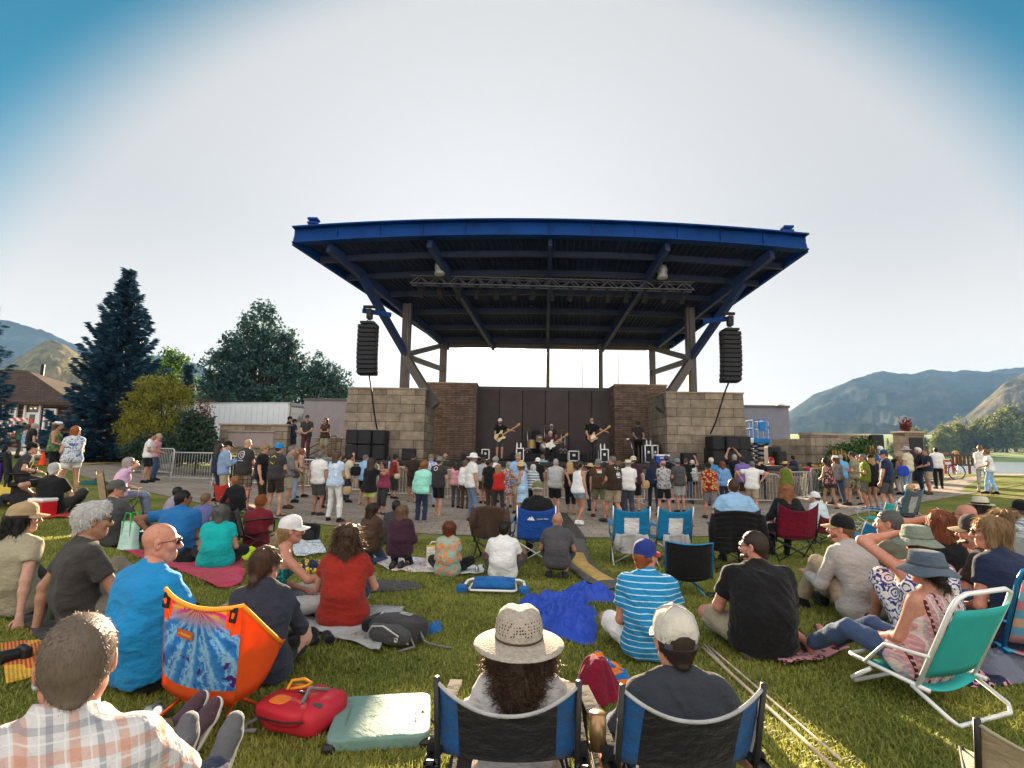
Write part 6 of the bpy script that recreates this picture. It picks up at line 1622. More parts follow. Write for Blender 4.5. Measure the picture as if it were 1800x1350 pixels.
def beach_chair(label,loc,yaw,cmat,w=.56,sh=.16,L=.50,rec=.35,frame=None,H=.62,sc_=1.0):
 t=thing('beach_chair',label,'chair',loc,rz_(yaw));fm=frame or M_tubew;hw=w/2
 bk=lambda u,v:(-hw+.02+(w-.04)*u,-.20-rec*H*v-.035*(1-(2*u-1)**2),sh+.06+(H-.16)*v)
 b=MB();b.grid(bk,13,9,thick=.005);b.build('backrest',cmat,t,True)
 b=MB();b.grid(lambda u,v:(-hw+.02+(w-.04)*u,-.20+.44*v,sh+.03*v-.045*(1-(2*u-1)**2)),11,9,thick=.005);b.build('seat',cmat,t,True)
 b=MB();b.tube([(-hw,-.16,sh-.02),(-hw,-.20-rec*H*.9,sh+H*.84),(-hw+.02,-.20-rec*H*1.05,sh+H*.96),(-hw+.09,-.20-rec*H*1.1,sh+H),(hw-.09,-.20-rec*H*1.1,sh+H),(hw-.02,-.20-rec*H*1.05,sh+H*.96),(hw,-.20-rec*H*.9,sh+H*.84),(hw,-.16,sh-.02)],.0145,9);b.build('back_frame',fm,t,True)
 b=MB();b.tube([(-hw,-.24,sh+.0),(-hw,.24,sh+.04),(-hw+.04,.30,sh+.03),(hw-.04,.30,sh+.03),(hw,.24,sh+.04),(hw,-.24,sh)],.0135,9);b.build('seat_frame',fm,t,True)
 for y0,y1 in ((-.14,-.34),(.12,.26)):
  b=MB();b.tube([(-hw-.01,y0,sh),(-hw-.01,y1,.05),(-hw+.03,y1*1.08,.014),(hw-.03,y1*1.08,.014),(hw+.01,y1,.05),(hw+.01,y0,sh)],.0135,9);b.build('leg_loop',fm,t,True)
 for sx in (-1,1):MB().tube([(sx*(hw+.015),-.2-rec*H*.3,sh+H*.34),(sx*(hw+.03),.0,sh+.20),(sx*(hw+.015),.16,sh+.03)],.011,7).build('side_arm',fm,t,True)
 return t
mt=mat('turquoise_canvas',(.03,.42,.40),.75,0,.1,4,.25,300,trans=.15)
BC=gl(1618,1225);beach_chair('low turquoise beach chair with white tube frame under the woman in patterned pink',BC,-20,mt)
def stripe_canvas(name,cols,per):
 m,nt,b=_nt(name);sp=sepn(nt);f=mathn(nt,'FRACT',mathn(nt,'MULTIPLY',sp.outputs[2],1/per));r_=ramp_node(nt,f,[(i/len(cols),c) for i,c in enumerate(cols)],'CONSTANT');nt.links.new(r_.outputs[0],b.inputs['Base Color']);b.inputs['Roughness'].default_value=.8;add_trans(nt,b,r_.outputs[0],.2);return m
beach_chair('pale blue and pink striped beach chair behind the blond woman in navy',ground(4.10,4.26),14,stripe_canvas('striped_canvas',[(.12,.40,.58),(.60,.22,.30),(.20,.45,.62),(.62,.30,.36),(.15,.38,.58),(.65,.42,.30)],.42),w=.52,frame=M_tubeb,H=.66)
camp_chair('tan padded camping chair with wooden coloured arms under the woman shading her eyes',gl(203,915),40,(PAL['tan'],),M_tubed,.56,.42,.98,.12)
camp_chair('small red camping chair behind the boy in black',gl(405,905),20,'red',M_tubed,.46,.34,.74,.1)
camp_chair('dark low folding chair with pale edge right of the woman in turquoise',gl(438,965),35,'black',M_tubed,.5,.26,.68,.14,acc='dkgrey')
OZ=camp_chair('royal blue camping chair under the man in the camouflage cap',gl(943,992),4,((.015,.08,.36),),M_alu,.58,.42,.90,.10)
def ozark():
 fn=lambda u,v:(-.29+.58*u,-.23-.10*v-.05*(1-(2*u-1)**2)*(1-.3*v),.40+.48*v-.05*(1-(2*u-1)**2)*v**3);wm=mat('white_print',(.75,.75,.75),.7)
 M4=frame_on(fn,.36,.72,1,.010);b=MB();b.add([(M4 @ np.array([x,y,0,1]))[:3] for x,y in ((-.06,-.03),(-.02,.02),(-.005,.005),(.015,.035),(.06,-.03))],[(0,1,2,3,4)]);b.build('mountain_logo',wm,OZ)
 M4=frame_on(fn,.66,.70,1,.010);text_mesh('logo_lettering','OZARK TRAIL',.028,M4,wm,OZ)
ozark()
camp_chair('blue camping chair covered by a brown jacket left of the man in white',gl(868,985),10,'blue',M_tubed,.56,.40,.86,.10,armcol='azure')
def drape(label,loc,yaw,w,h,y0,col,name='jacket',seed=1,quilt=False,rec=.12,z0=.4,cat='jacket'):
 g=np.random.default_rng(seed);t=thing(name,label,cat,loc,rz_(yaw));ph=g.uniform(0,6,6)
 m=cloth(col)
 def fn(u,v):
  x=(-w/2+w*u)*(1-.12*(v<.5)*0);c=1-(2*u-1)**2
  if v<.8:z=z0+h*(v/.8);y=y0-rec*(v/.8)-.05-.06*c
  else:q=(v-.8)/.2;z=z0+h+.03*math.sin(q*3.1)-.12*q*q;y=y0-rec-.05-.06*c+.10*q
  y-=(.02*math.sin(u*11+ph[0]+v*3)+.012*math.sin(u*23+ph[1]))*(1.2-v);z-=.05*(2*u-1)**2*(v>.3)
  if quilt:y-=.016*abs(math.sin(v*30))
  return (x,y,z)
 b=MB();b.grid(fn,26,70 if quilt else 24,thick=.014);b.build('body',m,t,True)
 for sx in (-1,1):
  b=MB();b.tube([(sx*w*.46,y0-rec,z0+h*.9),(sx*w*.54,y0-rec*.8-.03,z0+h*.5),(sx*w*.52,y0-.02,z0+h*.05)],[.06,.058,.045],10);b.build('sleeve',m,t,True)
 return t
drape('brown jacket draped over the blue camping chair',ground(*gl(868,985)[:2]),10,.52,.50,-.23,'brown',seed=2,z0=.38)
camp_chair('turquoise and white folding chair, left of the empty pair',gl(1107,990),6,((.01,.20,.42),),M_alu,.56,.40,.90,.12,panel='white',armcol='azure')
camp_chair('turquoise and white folding chair, right of the empty pair',gl(1176,990),-4,((.01,.20,.42),),M_alu,.56,.40,.90,.12,panel='white',armcol='azure')
for i,(u,lab) in enumerate(((1107,'pale grey jacket hung in the left turquoise chair'),(1176,'pale grey cloth hung in the right turquoise chair'))):drape(lab,ground(*gl(u,992)[:2]),6-10*i,.40-.1*i,.30,-.30,'ltgrey',seed=5+i,z0=.22,rec=.02)
def sling_chair(label,loc,yaw,col,pole,rim):
 t=thing('camping_chair',label,'chair',loc,rz_(yaw));hub=np.array([0,0,.20])
 bk=lambda u,v:(-.26+.52*u,-.20-.12*v-.08*(1-(2*u-1)**2),.24+.42*v-.02*(1-(2*u-1)**2)*v)
 b=MB();b.grid(bk,13,9,thick=.005);b.build('backrest',cloth(col),t,True);b=MB();b.grid(lambda u,v:(-.25+.5*u,-.2+.44*v,.25+.12*v-.06*(1-(2*u-1)**2)),9,7,thick=.005);b.build('seat',cloth(col),t,True)
 b=MB();b.tube([bk(0,v) for v in np.linspace(0,1,5)]+[bk(u,1) for u in np.linspace(.05,.95,9)]+[bk(1,v) for v in np.linspace(1,0,5)],.010,6);b.build('piping',rim,t,True)
 for sx in (-1,1):
  for y,e in ((-1,bk(0 if sx<0 else 1,.95)),(1,(sx*.26,.22,.36))):MB().tube([hub,e],.009,7).build('pole',pole,t,True);MB().tube([hub,(sx*.22,y*.22,0)],.009,7).build('leg',pole,t,True)
 MB().box(hub,(.12,.10,.07),bev=.02).build('hub',M_blackp,t);MB().box((.30,-.12,.03),(.20,.12,.06),bev=.02).build('stuff_sack',M_blackp,t);return t
sling_chair('empty low black sling chair with blue edge behind the striped polo',gl(1208,1046),12,'black',M_tubeb,M_tubeb)
camp_chair('dark camping chair hidden by a black puffer jacket',gl(1293,1002),14,'charcoal',M_tubed,.62,.42,.92,.12)
drape('black quilted puffer jacket draped over the chair of the man in pale blue',gl(1293,1002),14,.66,.60,-.24,'black',seed=9,quilt=True,z0=.30)
camp_chair('burgundy camping chair under the woman with big curly hair',gl(1392,986),8,'burgundy',M_tubed,.60,.42,.96,.16,dip=.10)
camp_chair('small maroon chair under the person in a white cap',gl(1443,955),-8,'maroon',M_tubed,.5,.25,.58,.12)
camp_chair('grey and teal lounge chair with a pale mesh panel near the plaza edge',gl(1583,930),-14,((.09,.12,.14),),M_tubeb,.54,.38,1.0,.22,panel='ltgrey',armcol='ltblue')
camp_chair('turquoise chair with pale arms left of the grey lounge chair',gl(1540,935),-30,'teal',M_tubew,.5,.3,.72,.14,armcol='ltblue')
camp_chair('pale armed blue beach chair behind the man holding up a phone',gl(1508,962),-20,'azure',M_tubew,.5,.22,.52,.14,armcol='ltgrey')
cc=camp_chair('beige and blue canvas chair cut off by the lower right corner',ground(2.05,2.00),35,(PAL['khaki'],),M_tubed,.6,.30,.66,.16,arms=False,acc=None,panel=(.04,.08,.13),edge='beige')
def folded():
 p=gl(868,1040);t=thing('folded_chair','blue folding chair with white frame lying flat on the grass','chair',p,rz_(3))
 b=MB();b.tube([(-.36,-.10,.05),(-.34,.16,.07),(-.28,.2,.08),(.30,.2,.08),(.36,.16,.07),(.38,-.10,.05)],.018,8);b.tube([(-.28,-.16,.05),(-.25,-.2,.05),(.24,-.2,.05),(.28,-.16,.05),(.26,.1,.07),(-.26,.1,.07),(-.28,-.16,.05)],.014,8);b.build('frame',M_tubew,t,True)
 mb=cloth('blue')
 for y,z in ((-.10,.075),(.05,.09)):b=MB();b.tube([(-.24,y,z),(-.1,y,z+.01),(.1,y,z+.01),(.25,y,z)],.055,8);b.build('fabric_roll',mb,t,True)
 MB().box((.02,-.03,.13),(.26,.17,.07),bev=.03).build('pillow',mb,t)
 for sx in (-1,1):MB().box((sx*.37,-.14,.05),(.12,.12,.09),bev=.02).build('arm_cup',mb,t)
folded()

def blanket(label,quad,m,name='blanket',seed=0,bump_=.03,n=26,cat='blanket',thick=.008,dz=.03):
 g=np.random.default_rng(seed);Q=[G(*q)[:2] for q in quad]
 c=sum(Q)/4
 b=MB()
 V=[]
 for j in range(n):
  for i in range(n):
   u,v=i/(n-1),j/(n-1);p=(Q[0]*(1-u)+Q[1]*u)*(1-v)+(Q[3]*(1-u)+Q[2]*u)*v;V.append(p)
 V=np.array(V);k=fbm(np.c_[V*3.1,np.full(len(V),seed*3.7)],3);e=np.array([[vnoise(np.array([[x*5,y*5,seed]]))[0] for x,y in V]]).ravel()
 V=V+np.c_[e,-e]*.03
 Z=T(V[:,0],V[:,1])+dz+bump_*np.abs(k)*(1+0*k);P=np.c_[V,Z];P=P.reshape(n,n,3)
 b.grid(lambda u,v:P[int(round(v*(n-1))),int(round(u*(n-1)))],n,n,thick=-thick)
 o=b.build(name,m,None,True);o.data.transform(Matrix.Translation((-c[0],-c[1],0)));o.location=(c[0],c[1],0);return tag(o,label,cat)
blanket('large raspberry red picnic blanket under the woman in turquoise',[(216,972),(428,968),(425,1016),(300,1003)],cloth('rose' if 0 else (.50,.035,.085)),seed=1)
blanket('raspberry red picnic blanket corner right of the bald man in blue',[(300,1000),(432,1006),(424,1030),(392,1040)],cloth((.50,.035,.085)),seed=21)
blanket('grey fleece blanket under the woman in red',[(478,1062),(712,1072),(662,1150),(520,1108)],cloth('ltgrey'),seed=2,bump_=.04)
blanket('white and pink towel under the kneeling women',[(640,980),(780,985),(800,1010),(690,1008)],cloth('white','floral','rose'),seed=3)
blanket('white towel by the woman in the floral top',[(770,1000),(850,997),(850,1011),(800,1014)],cloth('white'),seed=4)
blanket('charcoal quilted mat behind the woman in red',[(640,1022),(725,1026),(745,1038),(650,1046)],cloth('charcoal'),seed=5)
blanket('white towel with red and blue print behind the woman in the white cap',[(505,952),(560,950),(575,975),(520,982)],cloth('white','floral','ltblue','red'),seed=6)
blanket('bright red blanket under the man leaning on the cooler',[(28,902),(112,896),(126,912),(34,914)],cloth('red'),seed=7)
blanket('yellow blanket beneath the power wheelchair',[(-40,858),(60,850),(50,888),(-40,892)],cloth('yellow'),seed=8)
blanket('black blanket under the woman in the beige cap',[(-20,1040),(95,1030),(150,1120),(70,1135)],cloth('charcoal'),seed=9)
blanket('patchwork quilt beside the man in the black shirt',[(1345,1150),(1420,1128),(1490,1150),(1385,1178)],cloth('rose','floral','dkbrown','ltblue'),seed=10)
blanket('colourful checked blanket by the camera at the left edge',[(0,1140),(75,1130),(90,1190),(10,1210)],cloth('red','check','yellow'),seed=11)
blanket('black and white printed cloth beside the man in the grey shirt',[(1490,1050),(1545,1040),(1560,1085),(1500,1090)],cloth('black','floral','white'),seed=12)
def heap(label,cu,cv,ru,rv,m,name,cat,seed,hgt=.18,n=44,sharp=1.0):
 """a crumpled heap of cloth, outline irregular"""
 p=G(cu,cv);d=np.hypot(p[0],p[1]);rx=ru*d/FPX;ry=rv*d/FPX*2.6;g=np.random.default_rng(seed);ph=g.uniform(0,6.28,5)
 t=MB();
 def fn(u,v):
  a=u*2*math.pi;rr=1+.16*math.sin(2*a+ph[0])+.12*math.sin(3*a+ph[1])+.07*math.sin(5*a+ph[2])+.04*math.sin(9*a+ph[3]);q=v
  x,y=rx*rr*q*math.cos(a),ry*rr*q*math.sin(a);k=fbm(np.array([[x*5,y*5,seed*1.7]]),3)[0];k2=1-abs(vnoise(np.array([[x*9+y*4,y*7-x*2,seed*2.3]]))[0])*2
  k3=1-abs(vnoise(np.array([[x*19-y*9,y*16+x*5,seed*4.1]]))[0])*2.4;z=hgt*(1-q**3)*(.5+.35*k)+.035*sharp*(max(0,k2)+.55*max(0,k3))*(1-q**6)+.012
  return (x,y,max(.008,z)+float(T(p[0]+x,p[1]+y))-float(T(p[0],p[1])))
 t.grid(fn,n+20,n//2+6,closed_u=True);o=t.build(name,m,None,True,loc=(p[0],p[1],float(T(p[0],p[1]))));return tag(o,label,cat)
heap('crumpled royal blue tarp spread on the grass in front of the striped polo',985,1085,62,44,mat('blue_nylon',(.03,.085,.52),.5,0,.12,4,.3,60,trans=.2),'tarp','tarp',1,.18,120,1.7)
heap('end of the crumpled blue tarp near the grey carpet strip',1030,1052,40,16,mat('blue_nylon',(.03,.085,.52)),'tarp','tarp',2,.15,80,1.6)
heap('crumpled grey blue fleece blanket right of the turquoise beach chair',1728,1165,56,24,cloth((.16,.18,.24)),'fleece_blanket','blanket',3,.20,90,1.3)
heap('dark patterned cloth with pink edge under the grey fleece',1715,1195,40,10,cloth('navy','floral','rose'),'towel','towel',4,.06,40)
heap('pale blue grey jacket lying on the black blanket',35,1062,50,18,cloth((.20,.22,.28)),'jacket','jacket',5,.10,44,1.2)
heap('black duffel bag on the red picnic blanket',333,985,27,14,cloth('black'),'duffel_bag','bag',6,.26,36,.5)
heap('bright lime jacket beside the woman in turquoise',432,980,18,10,mat('lime_cloth',(.52,.75,.02),.8,trans=.2),'jacket','jacket',7,.22,30)
heap('navy bag with yellow trim behind the woman in red',545,1003,20,12,cloth('navy','floral','yellow','red'),'bag','bag',8,.26,30,.6)
heap('blue and orange striped towel between the two front chairs',1062,1198,46,10,cloth((.02,.16,.42),'widestripes','orange'),'towel','towel',9,.22,40)
heap('dark red fleece with black edge left of the man in the trucker cap',1050,1228,42,14,cloth('burgundy'),'fleece_blanket','blanket',10,.30,40,.6)
heap('pale blue cloth beside the navy shirted woman',412,1078,16,8,cloth('ltgrey'),'cloth','cloth',11,.08,26)
heap('white plastic bag behind the man in the grey cap',262,938,16,9,cloth('white'),'plastic_bag','bag',12,.15,26)
heap('teal backpack lying on the lawn behind the tan chair',163,851,13,6,cloth('dkteal'),'backpack','backpack',13,.22,30,.4)
heap('bright blue bag under the bag of the striped backpack',765,1110,12,7,cloth('blue'),'bag','bag',14,.1,24)
def box_bag(label,name,cat,loc,yaw,parts,group=None):
 t=thing(name,label,cat,loc,rz_(yaw),group)
 for nm,m,kw in parts:
  b=MB()
  for fn,a,k in kw:getattr(b,fn)(*a,**k)
  b.build(nm,m,t,'auto')
 return t
def puff(b,c,d,n=18,e=.6,mi=0,seed=0,amp=.034):
 """rounded soft box"""
 def fn(u,v):
  a,p=u*2*math.pi,(v-.5)*math.pi;s_=lambda q:math.copysign(abs(q)**e,q)
  P=np.array([s_(math.cos(a))*abs(math.cos(p))**e*d[0]/2,s_(math.sin(a))*abs(math.cos(p))**e*d[1]/2,s_(math.sin(p))*d[2]/2]);k=vnoise(np.array([P*11+seed]))[0]
  return P*(1+amp*k*2.5)+np.array(c)
 b.grid(fn,n*2,n,mi,closed_u=True)
def soft(c,d,seed=0,e=.45,amp=.012):
 return ('grid',None,dict(c=c,d=d,seed=seed,e=e,amp=amp))
def bag_part(t,nm,m,items):
 if nm=='strap' and len(items)>1:return [bag_part(t,nm,m,[i]) for i in items]
 b=MB()
 for it in items:
  if it[0]=='puff':puff(b,*it[1:3],seed=it[3] if len(it)>3 else 0,e=it[4] if len(it)>4 else .6)
  elif it[0]=='tube':b.tube(it[1],it[2],7)
  elif it[0]=='box':b.box(it[1],it[2],bev=.01)
 return b.build(nm,m,t,True)
def dark_pack():
 t=thing('backpack','dark grey roll top backpack with reflective trim lying on the grass','backpack',gl(700,1128),rz_(28))
 bag_part(t,'body',cloth('charcoal'),[('puff',(0,0,.10),(.50,.34,.20),1)]);bag_part(t,'front_pocket',cloth('dkgrey'),[('puff',(.02,-.13,.10),(.40,.16,.16),2)]);bag_part(t,'roll_top',cloth('black'),[('puff',(-.27,.02,.10),(.14,.30,.12),3)])
 bag_part(t,'reflective_trim',mat('silver_trim',(.5,.5,.5),.35,.3),[('tube',[(-.2,-.20,.04),(-.12,-.2,.15),(0,-.2,.17),(.16,-.2,.12),(.23,-.15,.05)],.008),('tube',[(-.19,-.16,.05),(-.19,0,.20),(-.19,.15,.06)],.010)])
 bag_part(t,'label_patch',mat('white_label',(.72,.74,.78),.6),[('box',(.02,.07,.203),(.12,.05,.006))]);bag_part(t,'side_strap',cloth('grey'),[('tube',[(.22,.0,.12),(.32,-.05,.06),(.36,.02,.02),(.52,.05,.015)],.009),('tube',[(.2,-.1,.1),(.3,-.16,.05),(.2,-.24,.02)],.010)])
 bag_part(t,'round_logo',mat('white_label',(.72,.74,.78)),[('box',(.15,-.213,.09),(.035,.006,.035))])
dark_pack()
def red_pack():
 t=thing('backpack','red backpack with grey straps and orange clip lying by the orange chair','backpack',gl(527,1276),rz_(22));t.scale=(.94,.94,.84)
 mr=mat('red_ripstop',(.42,.015,.03),.6,0,.12,5,.3,80);bag_part(t,'body',mr,[('puff',(0,0,.09),(.48,.33,.20),5),('puff',(.10,.05,.11),(.30,.26,.19),15),('puff',(-.14,.02,.08),(.22,.30,.17),16)]);bag_part(t,'front_pocket',mr,[('puff',(-.03,-.10,.13),(.36,.20,.12),6)])
 bag_part(t,'orange_panel',cloth('orange'),[('puff',(-.07,-.10,.185),(.12,.10,.02),7),('puff',(-.02,.12,.155),(.34,.05,.05),8)]);bag_part(t,'mesh_pocket',cloth('dkgrey'),[('puff',(.13,.02,.15),(.16,.20,.08),9)])
 bag_part(t,'strap',cloth('grey'),[('tube',[(.1,-.1,.2),(.06,.0,.24),(.12,.1,.2)],.012),('tube',[(-.2,-.14,.06),(-.26,-.16,.02),(-.22,-.22,.015),(-.14,-.2,.03)],.013),('tube',[(.2,.1,.1),(.3,.06,.05),(.27,-.02,.02)],.012)])
 bag_part(t,'zip_line',M_blackp,[('tube',[(-.22,-.15,.10),(-.1,-.2,.11),(.06,-.205,.12),(.18,-.17,.13)],.006)])
 bag_part(t,'clip_loop',mat('amber_cord',(.75,.30,.02),.5),[('tube',[(-.10,-.02,.21),(-.12,.04,.24),(-.05,.07,.25),(.02,.06,.24),(.0,.02,.23),(-.08,-.01,.215)],.010)]);bag_part(t,'buckle',M_blackp,[('box',(.04,-.03,.225),(.06,.04,.02))])
red_pack()
def cushion():
 t=thing('seat_pad','shiny sage green folded seat pad lying on the grass by the red backpack','seat pad',gl(672,1285),rz_(-8));ms=mat('sage_satin',(.15,.26,.23),.62,0,.12,3,.5,9,.03,spec=.2)
 b=MB();puff(b,(0,0,.045),(.54,.50,.075),26,.22,amp=.006)
 b.build('pad',ms,t,True);b=MB()
 for sx in (-1,1):b.tube([(sx*.19,-.25,.05),(sx*.19,-.1,.083),(sx*.19,.1,.083),(sx*.19,.25,.05)],.005,6)
 b.build('seam',mat('sage_dark',(.12,.19,.17),.5),t,True);[MB().box((x,-.235,.03),(.07,.05,.05),bev=.015).build('corner_guard',M_blackp,t) for x in (-.25,.25)]
 [MB().tube(q,.008,6).build('strap',cloth('brown'),t,True) for q in ([(.22,.0,.08),(.27,-.05,.06),(.31,-.06,.03)],[(-.24,.05,.075),(-.29,.05,.05)])];b=MB();b.box((.06,.26,.04),(.03,.02,.03));b.box((-.05,.27,.04),(.03,.02,.03));b.build('buckle',M_blackp,t)
cushion()
def tote(label,p,yaw,w,h,d,m,strap,name='tote_bag'):
 t=thing(name,label,'bag',p,rz_(yaw));b=MB()
 def fn(u,v):
  a=u*2*math.pi;s_=lambda q:math.copysign(abs(q)**.4,q);k=1-.10*math.sin(v*3)+.02*vnoise(np.array([[u*9,v*5,1.3]]))[0];return (s_(math.cos(a))*w/2*k,s_(math.sin(a))*d/2*k*(1-.35*v),.01+h*v)
 b.grid(fn,28,9,closed_u=True);b.add([fn(i/28,0) for i in range(28)],[tuple(range(28))[::-1]]);b.build('body',m,t,True)
 for sy in (-1,1):
  b=MB();b.tube([(-w*.28,sy*d*.3,h*.3),(-w*.26,sy*d*.32,h),(-w*.15,sy*d*.3,h*1.35),(w*.15,sy*d*.3,h*1.35),(w*.26,sy*d*.32,h),(w*.28,sy*d*.3,h*.3)],.011,6);b.build('handle',strap,t,True)
 return t
tote('white and green checked tote bag standing behind the bald man',gl(225,968),25,.36,.40,.16,cloth('white','check','mint'),mat('green_strap',(.04,.35,.06),.7))
mav=(lambda:None)
def av_bag():
 m,nt,b=_nt('white_bag_print');sp=sepn(nt);nz=noise_node(nt,6,3);zz=mathn(nt,'ADD',sp.outputs[2],mathn(nt,'MULTIPLY',nz.outputs['Fac'],.22));r_=ramp_node(nt,zz,[(0,(.50,.68,.02)),(.19,(.0,.26,.30)),(.285,(.74,.74,.74))],'CONSTANT');nt.links.new(r_.outputs[0],b.inputs['Base Color']);b.inputs['Roughness'].default_value=.5
 t=tote('white shopping bag with teal and lime print right of the turquoise chair',gl(1757,1122),-14,.40,.34,.20,m,cloth('dkteal'));t.name='shopping_bag'
 M4=np.eye(4);M4[:3,0]=[1,0,0];M4[:3,1]=[0,0,1];M4[:3,2]=[0,-1,0];M4[:3,3]=[.12,-.104,.24];text_mesh('lettering','AV',.09,M4,M_blackp,t)
 t2=thing('bag','small black bag with orange strap between turquoise chair and white shopping bag','bag',gl(1708,1115),rz_(10));bag_part(t2,'body',cloth('black'),[('puff',(0,0,.13),(.20,.16,.26),3)]);bag_part(t2,'strap',cloth('orange'),[('tube',[(-.08,0,.25),(-.10,.05,.36),(.0,.08,.40),(.09,.05,.30)],.014)]);bag_part(t2,'carabiner',M_alu,[('tube',[(0,-.09,.2),(.015,-.092,.15),(-.01,-.092,.13),(-.015,-.09,.18),(0,-.09,.2)],.005)])
av_bag()
def cooler(label,p,yaw,w,d,h,m,ml):
 t=thing('cooler',label,'cooler',p,rz_(yaw));MB().box((0,0,h*.4),(w,d,h*.8),bev=.02).build('body',m,t);MB().box((0,0,h*.9),(w*1.03,d*1.03,h*.2),bev=.02).build('lid',ml,t);MB().box((0,-d*.53,h*.62),(w*.5,.03,.04),bev=.01).build('handle',ml,t);return t
COOL=gl(72,909);cooler('red cooler with white lid under the elbow of the man in black',COOL,15,.40,.30,.36,mat('red_plastic',(.55,.01,.02),.4),M_plast)
t=thing('cooler_bag','black cooler bag with mesh pocket behind the woman in the white cap','bag',gl(545,952),rz_(10));bag_part(t,'body',cloth('black'),[('puff',(0,0,.16),(.32,.24,.32),1)]);bag_part(t,'mesh_pocket',M_grille,[('puff',(0,-.11,.12),(.26,.06,.18),2)])
t=thing('carrier_box','yellow and white drinks carton behind the woman in the floral top','box',gl(762,998),rz_(-10));MB().box((0,0,.15),(.22,.18,.30),bev=.01).build('carton',cloth('white','stripes','yellow'),t);b=MB();b.tube([(-.08,0,.3),(-.04,0,.36),(.04,0,.36),(.08,0,.3)],.008);b.build('handle',M_plast,t,True)
def bottle(label,p,h,r_,m,cap,name='water_bottle'):
 t=thing(name,label,'bottle',p);MB().lathe([(r_*.9,0),(r_,.02),(r_,h*.62),(r_*.85,h*.72),(r_*.42,h*.84),(r_*.4,h*.88)],18).build('body',m,t,'auto');MB().lathe([(r_*.5,h*.87),(r_*.5,h*.98),(r_*.4,h)],14).build('cap',cap,t,'auto');return t
bottle('olive green metal flask beside the hand of the white haired man',gl(90,1098),.25,.036,mat('olive_enamel',(.07,.11,.05),.35,.3),M_blackp)
bottle('clear plastic water bottle with blue label at the left edge',gl(66,1215),.20,.033,mat('clear_plastic',(.55,.65,.72),.15,0,.2,30),M_plast)
bottle('small pale can beside the man in the white polo',gl(838,1010),.12,.032,M_alu,M_alu,'drink_can')
t=thing('can_pile','crushed silver cans by the orange chair leg','cans',gl(268,1262));
for i,(x,y,a) in enumerate(((0,0,80),(.07,-.03,60))):
 M4=np.array(Matrix.Rotation(R(a),4,'X'));M4[:3,3]=(x,y,.035);MB().lathe([(.0,-.05),(.028,-.05),(.033,-.04),(.026,.0),(.033,.04),(.028,.05),(0,.05)],14,M=M4).build('can',M_alu,t,'auto')
def shoe_pair(label,p,yaw,m,sole,L=.28,gap=.12,sp_=0,grp=None):
 t=thing('shoes',label,'shoes',p,rz_(yaw))
 for sx in (-1,1):
  s_=SDF();s_.rc((sx*gap/2,-L*.36,.05),(sx*gap/2,-L*.3,.06),.036,.03,k=.03);s_.rc((sx*gap/2,-L*.3,.04),(sx*gap/2,L*.12,.035),.034,.036,k=.03);s_.rc((sx*gap/2,L*.12,.035),(sx*gap/2+sx*.004,L*.38,.028),.036,.03,k=.03);s_.el((sx*gap/2,-L*.22,.09),(.024,.055,.03),.01,op=-1);s_.plane((0,0,.014),(0,0,-1));v,q=s_.mesh(.008);o=raw('shoe',v,q,m,t,True)
  s_=SDF();s_.rc((sx*gap/2,-L*.33,.015),(sx*gap/2,L*.36,.015),.042,.038,k=.02);s_.plane((0,0,.002),(0,0,-1));s_.plane((0,0,.02),(0,0,1));v,q=s_.mesh(.008);raw('sole',v,q,sole,o,True)
 return t
shoe_pair('pair of black shoes left on the grass between the navy and red shirted women',gl(562,1132),-30,cloth('black'),M_dsole)
def camera_thing():
 t=thing('camera','black camera with lens lying on the checked blanket','camera',gl(40,1165),rz_(30));MB().box((0,0,.06),(.14,.06,.09),bev=.015).build('body',M_blackp,t);M4=np.array(Matrix.Rotation(R(90),4,'X'));M4[:3,3]=(0,-.03,.06);MB().lathe([(.04,0),(.042,.05),(.046,.10),(.0,.1)],18,M=M4).build('lens',M_blackp,t,'auto')
camera_thing()
def cone():
 t=thing('traffic_cone','small orange traffic cone on the path behind the woman in the fedora','cone',gl(74,818));mo=mat('cone_orange',(.80,.06,.01),.6);MB().lathe([(.14,.03),(.03,.55),(.0,.56)],16).build('cone_body',mo,t,'auto');MB().box((0,0,.015),(.36,.36,.03)).build('base',mo,t)
cone()
def ribbon(label,name,pts,w,m,dz=.02,th=.02,cat='cable cover',crown=.012):
 P=[G(*q)[:2] for q in pts];P=np.array(P);k=np.linspace(0,len(P)-1,40);P=np.stack([np.interp(k,np.arange(len(P)),P[:,i]) for i in (0,1)],1)
 for _ in range(3):P[1:-1]=(P[:-2]+2*P[1:-1]+P[2:])/4
 tg=np.gradient(P,axis=0);tg/=np.linalg.norm(tg,axis=1)[:,None];nn=np.c_[tg[:,1],-tg[:,0]];b=MB()
 def fn(u,v):
  i=int(round(u*39));q=P[i]+nn[i]*(v-.5)*w;return (q[0],q[1],float(T(*P[i]))+dz+crown*(1-(2*v-1)**2))
 b.grid(fn,40,7,thick=th);c=P[20];o=b.build(name,m,None,True);o.data.transform(Matrix.Translation((-c[0],-c[1],0)));o.location=(c[0],c[1],0);return tag(o,label,cat)
ribbon('dark rubber cable cover running from the stage over the paving','cable_cover',[(985,905),(1003,930),(1015,952)],.34,mat('dark_rubber',(.05,.047,.045),.8,0,.2,8,.3,90),.03,.02)
ribbon('grey carpet strip curving over the lawn to the blue tarp','cable_cover',[(1008,942),(1012,975),(1022,1000),(1050,1022),(1090,1040)],.42,mat('grey_rubber',(.10,.095,.085),.85,0,.25,9,.5,120),.03,.02)
ribbon('worn yellow tread plate on the grey carpet strip','tread_plate',[(1013,978),(1020,996),(1042,1014),(1066,1028)],.24,mat('worn_yellow',(.50,.33,.10),.8,0,.25,10,.5,90),.05,.01)
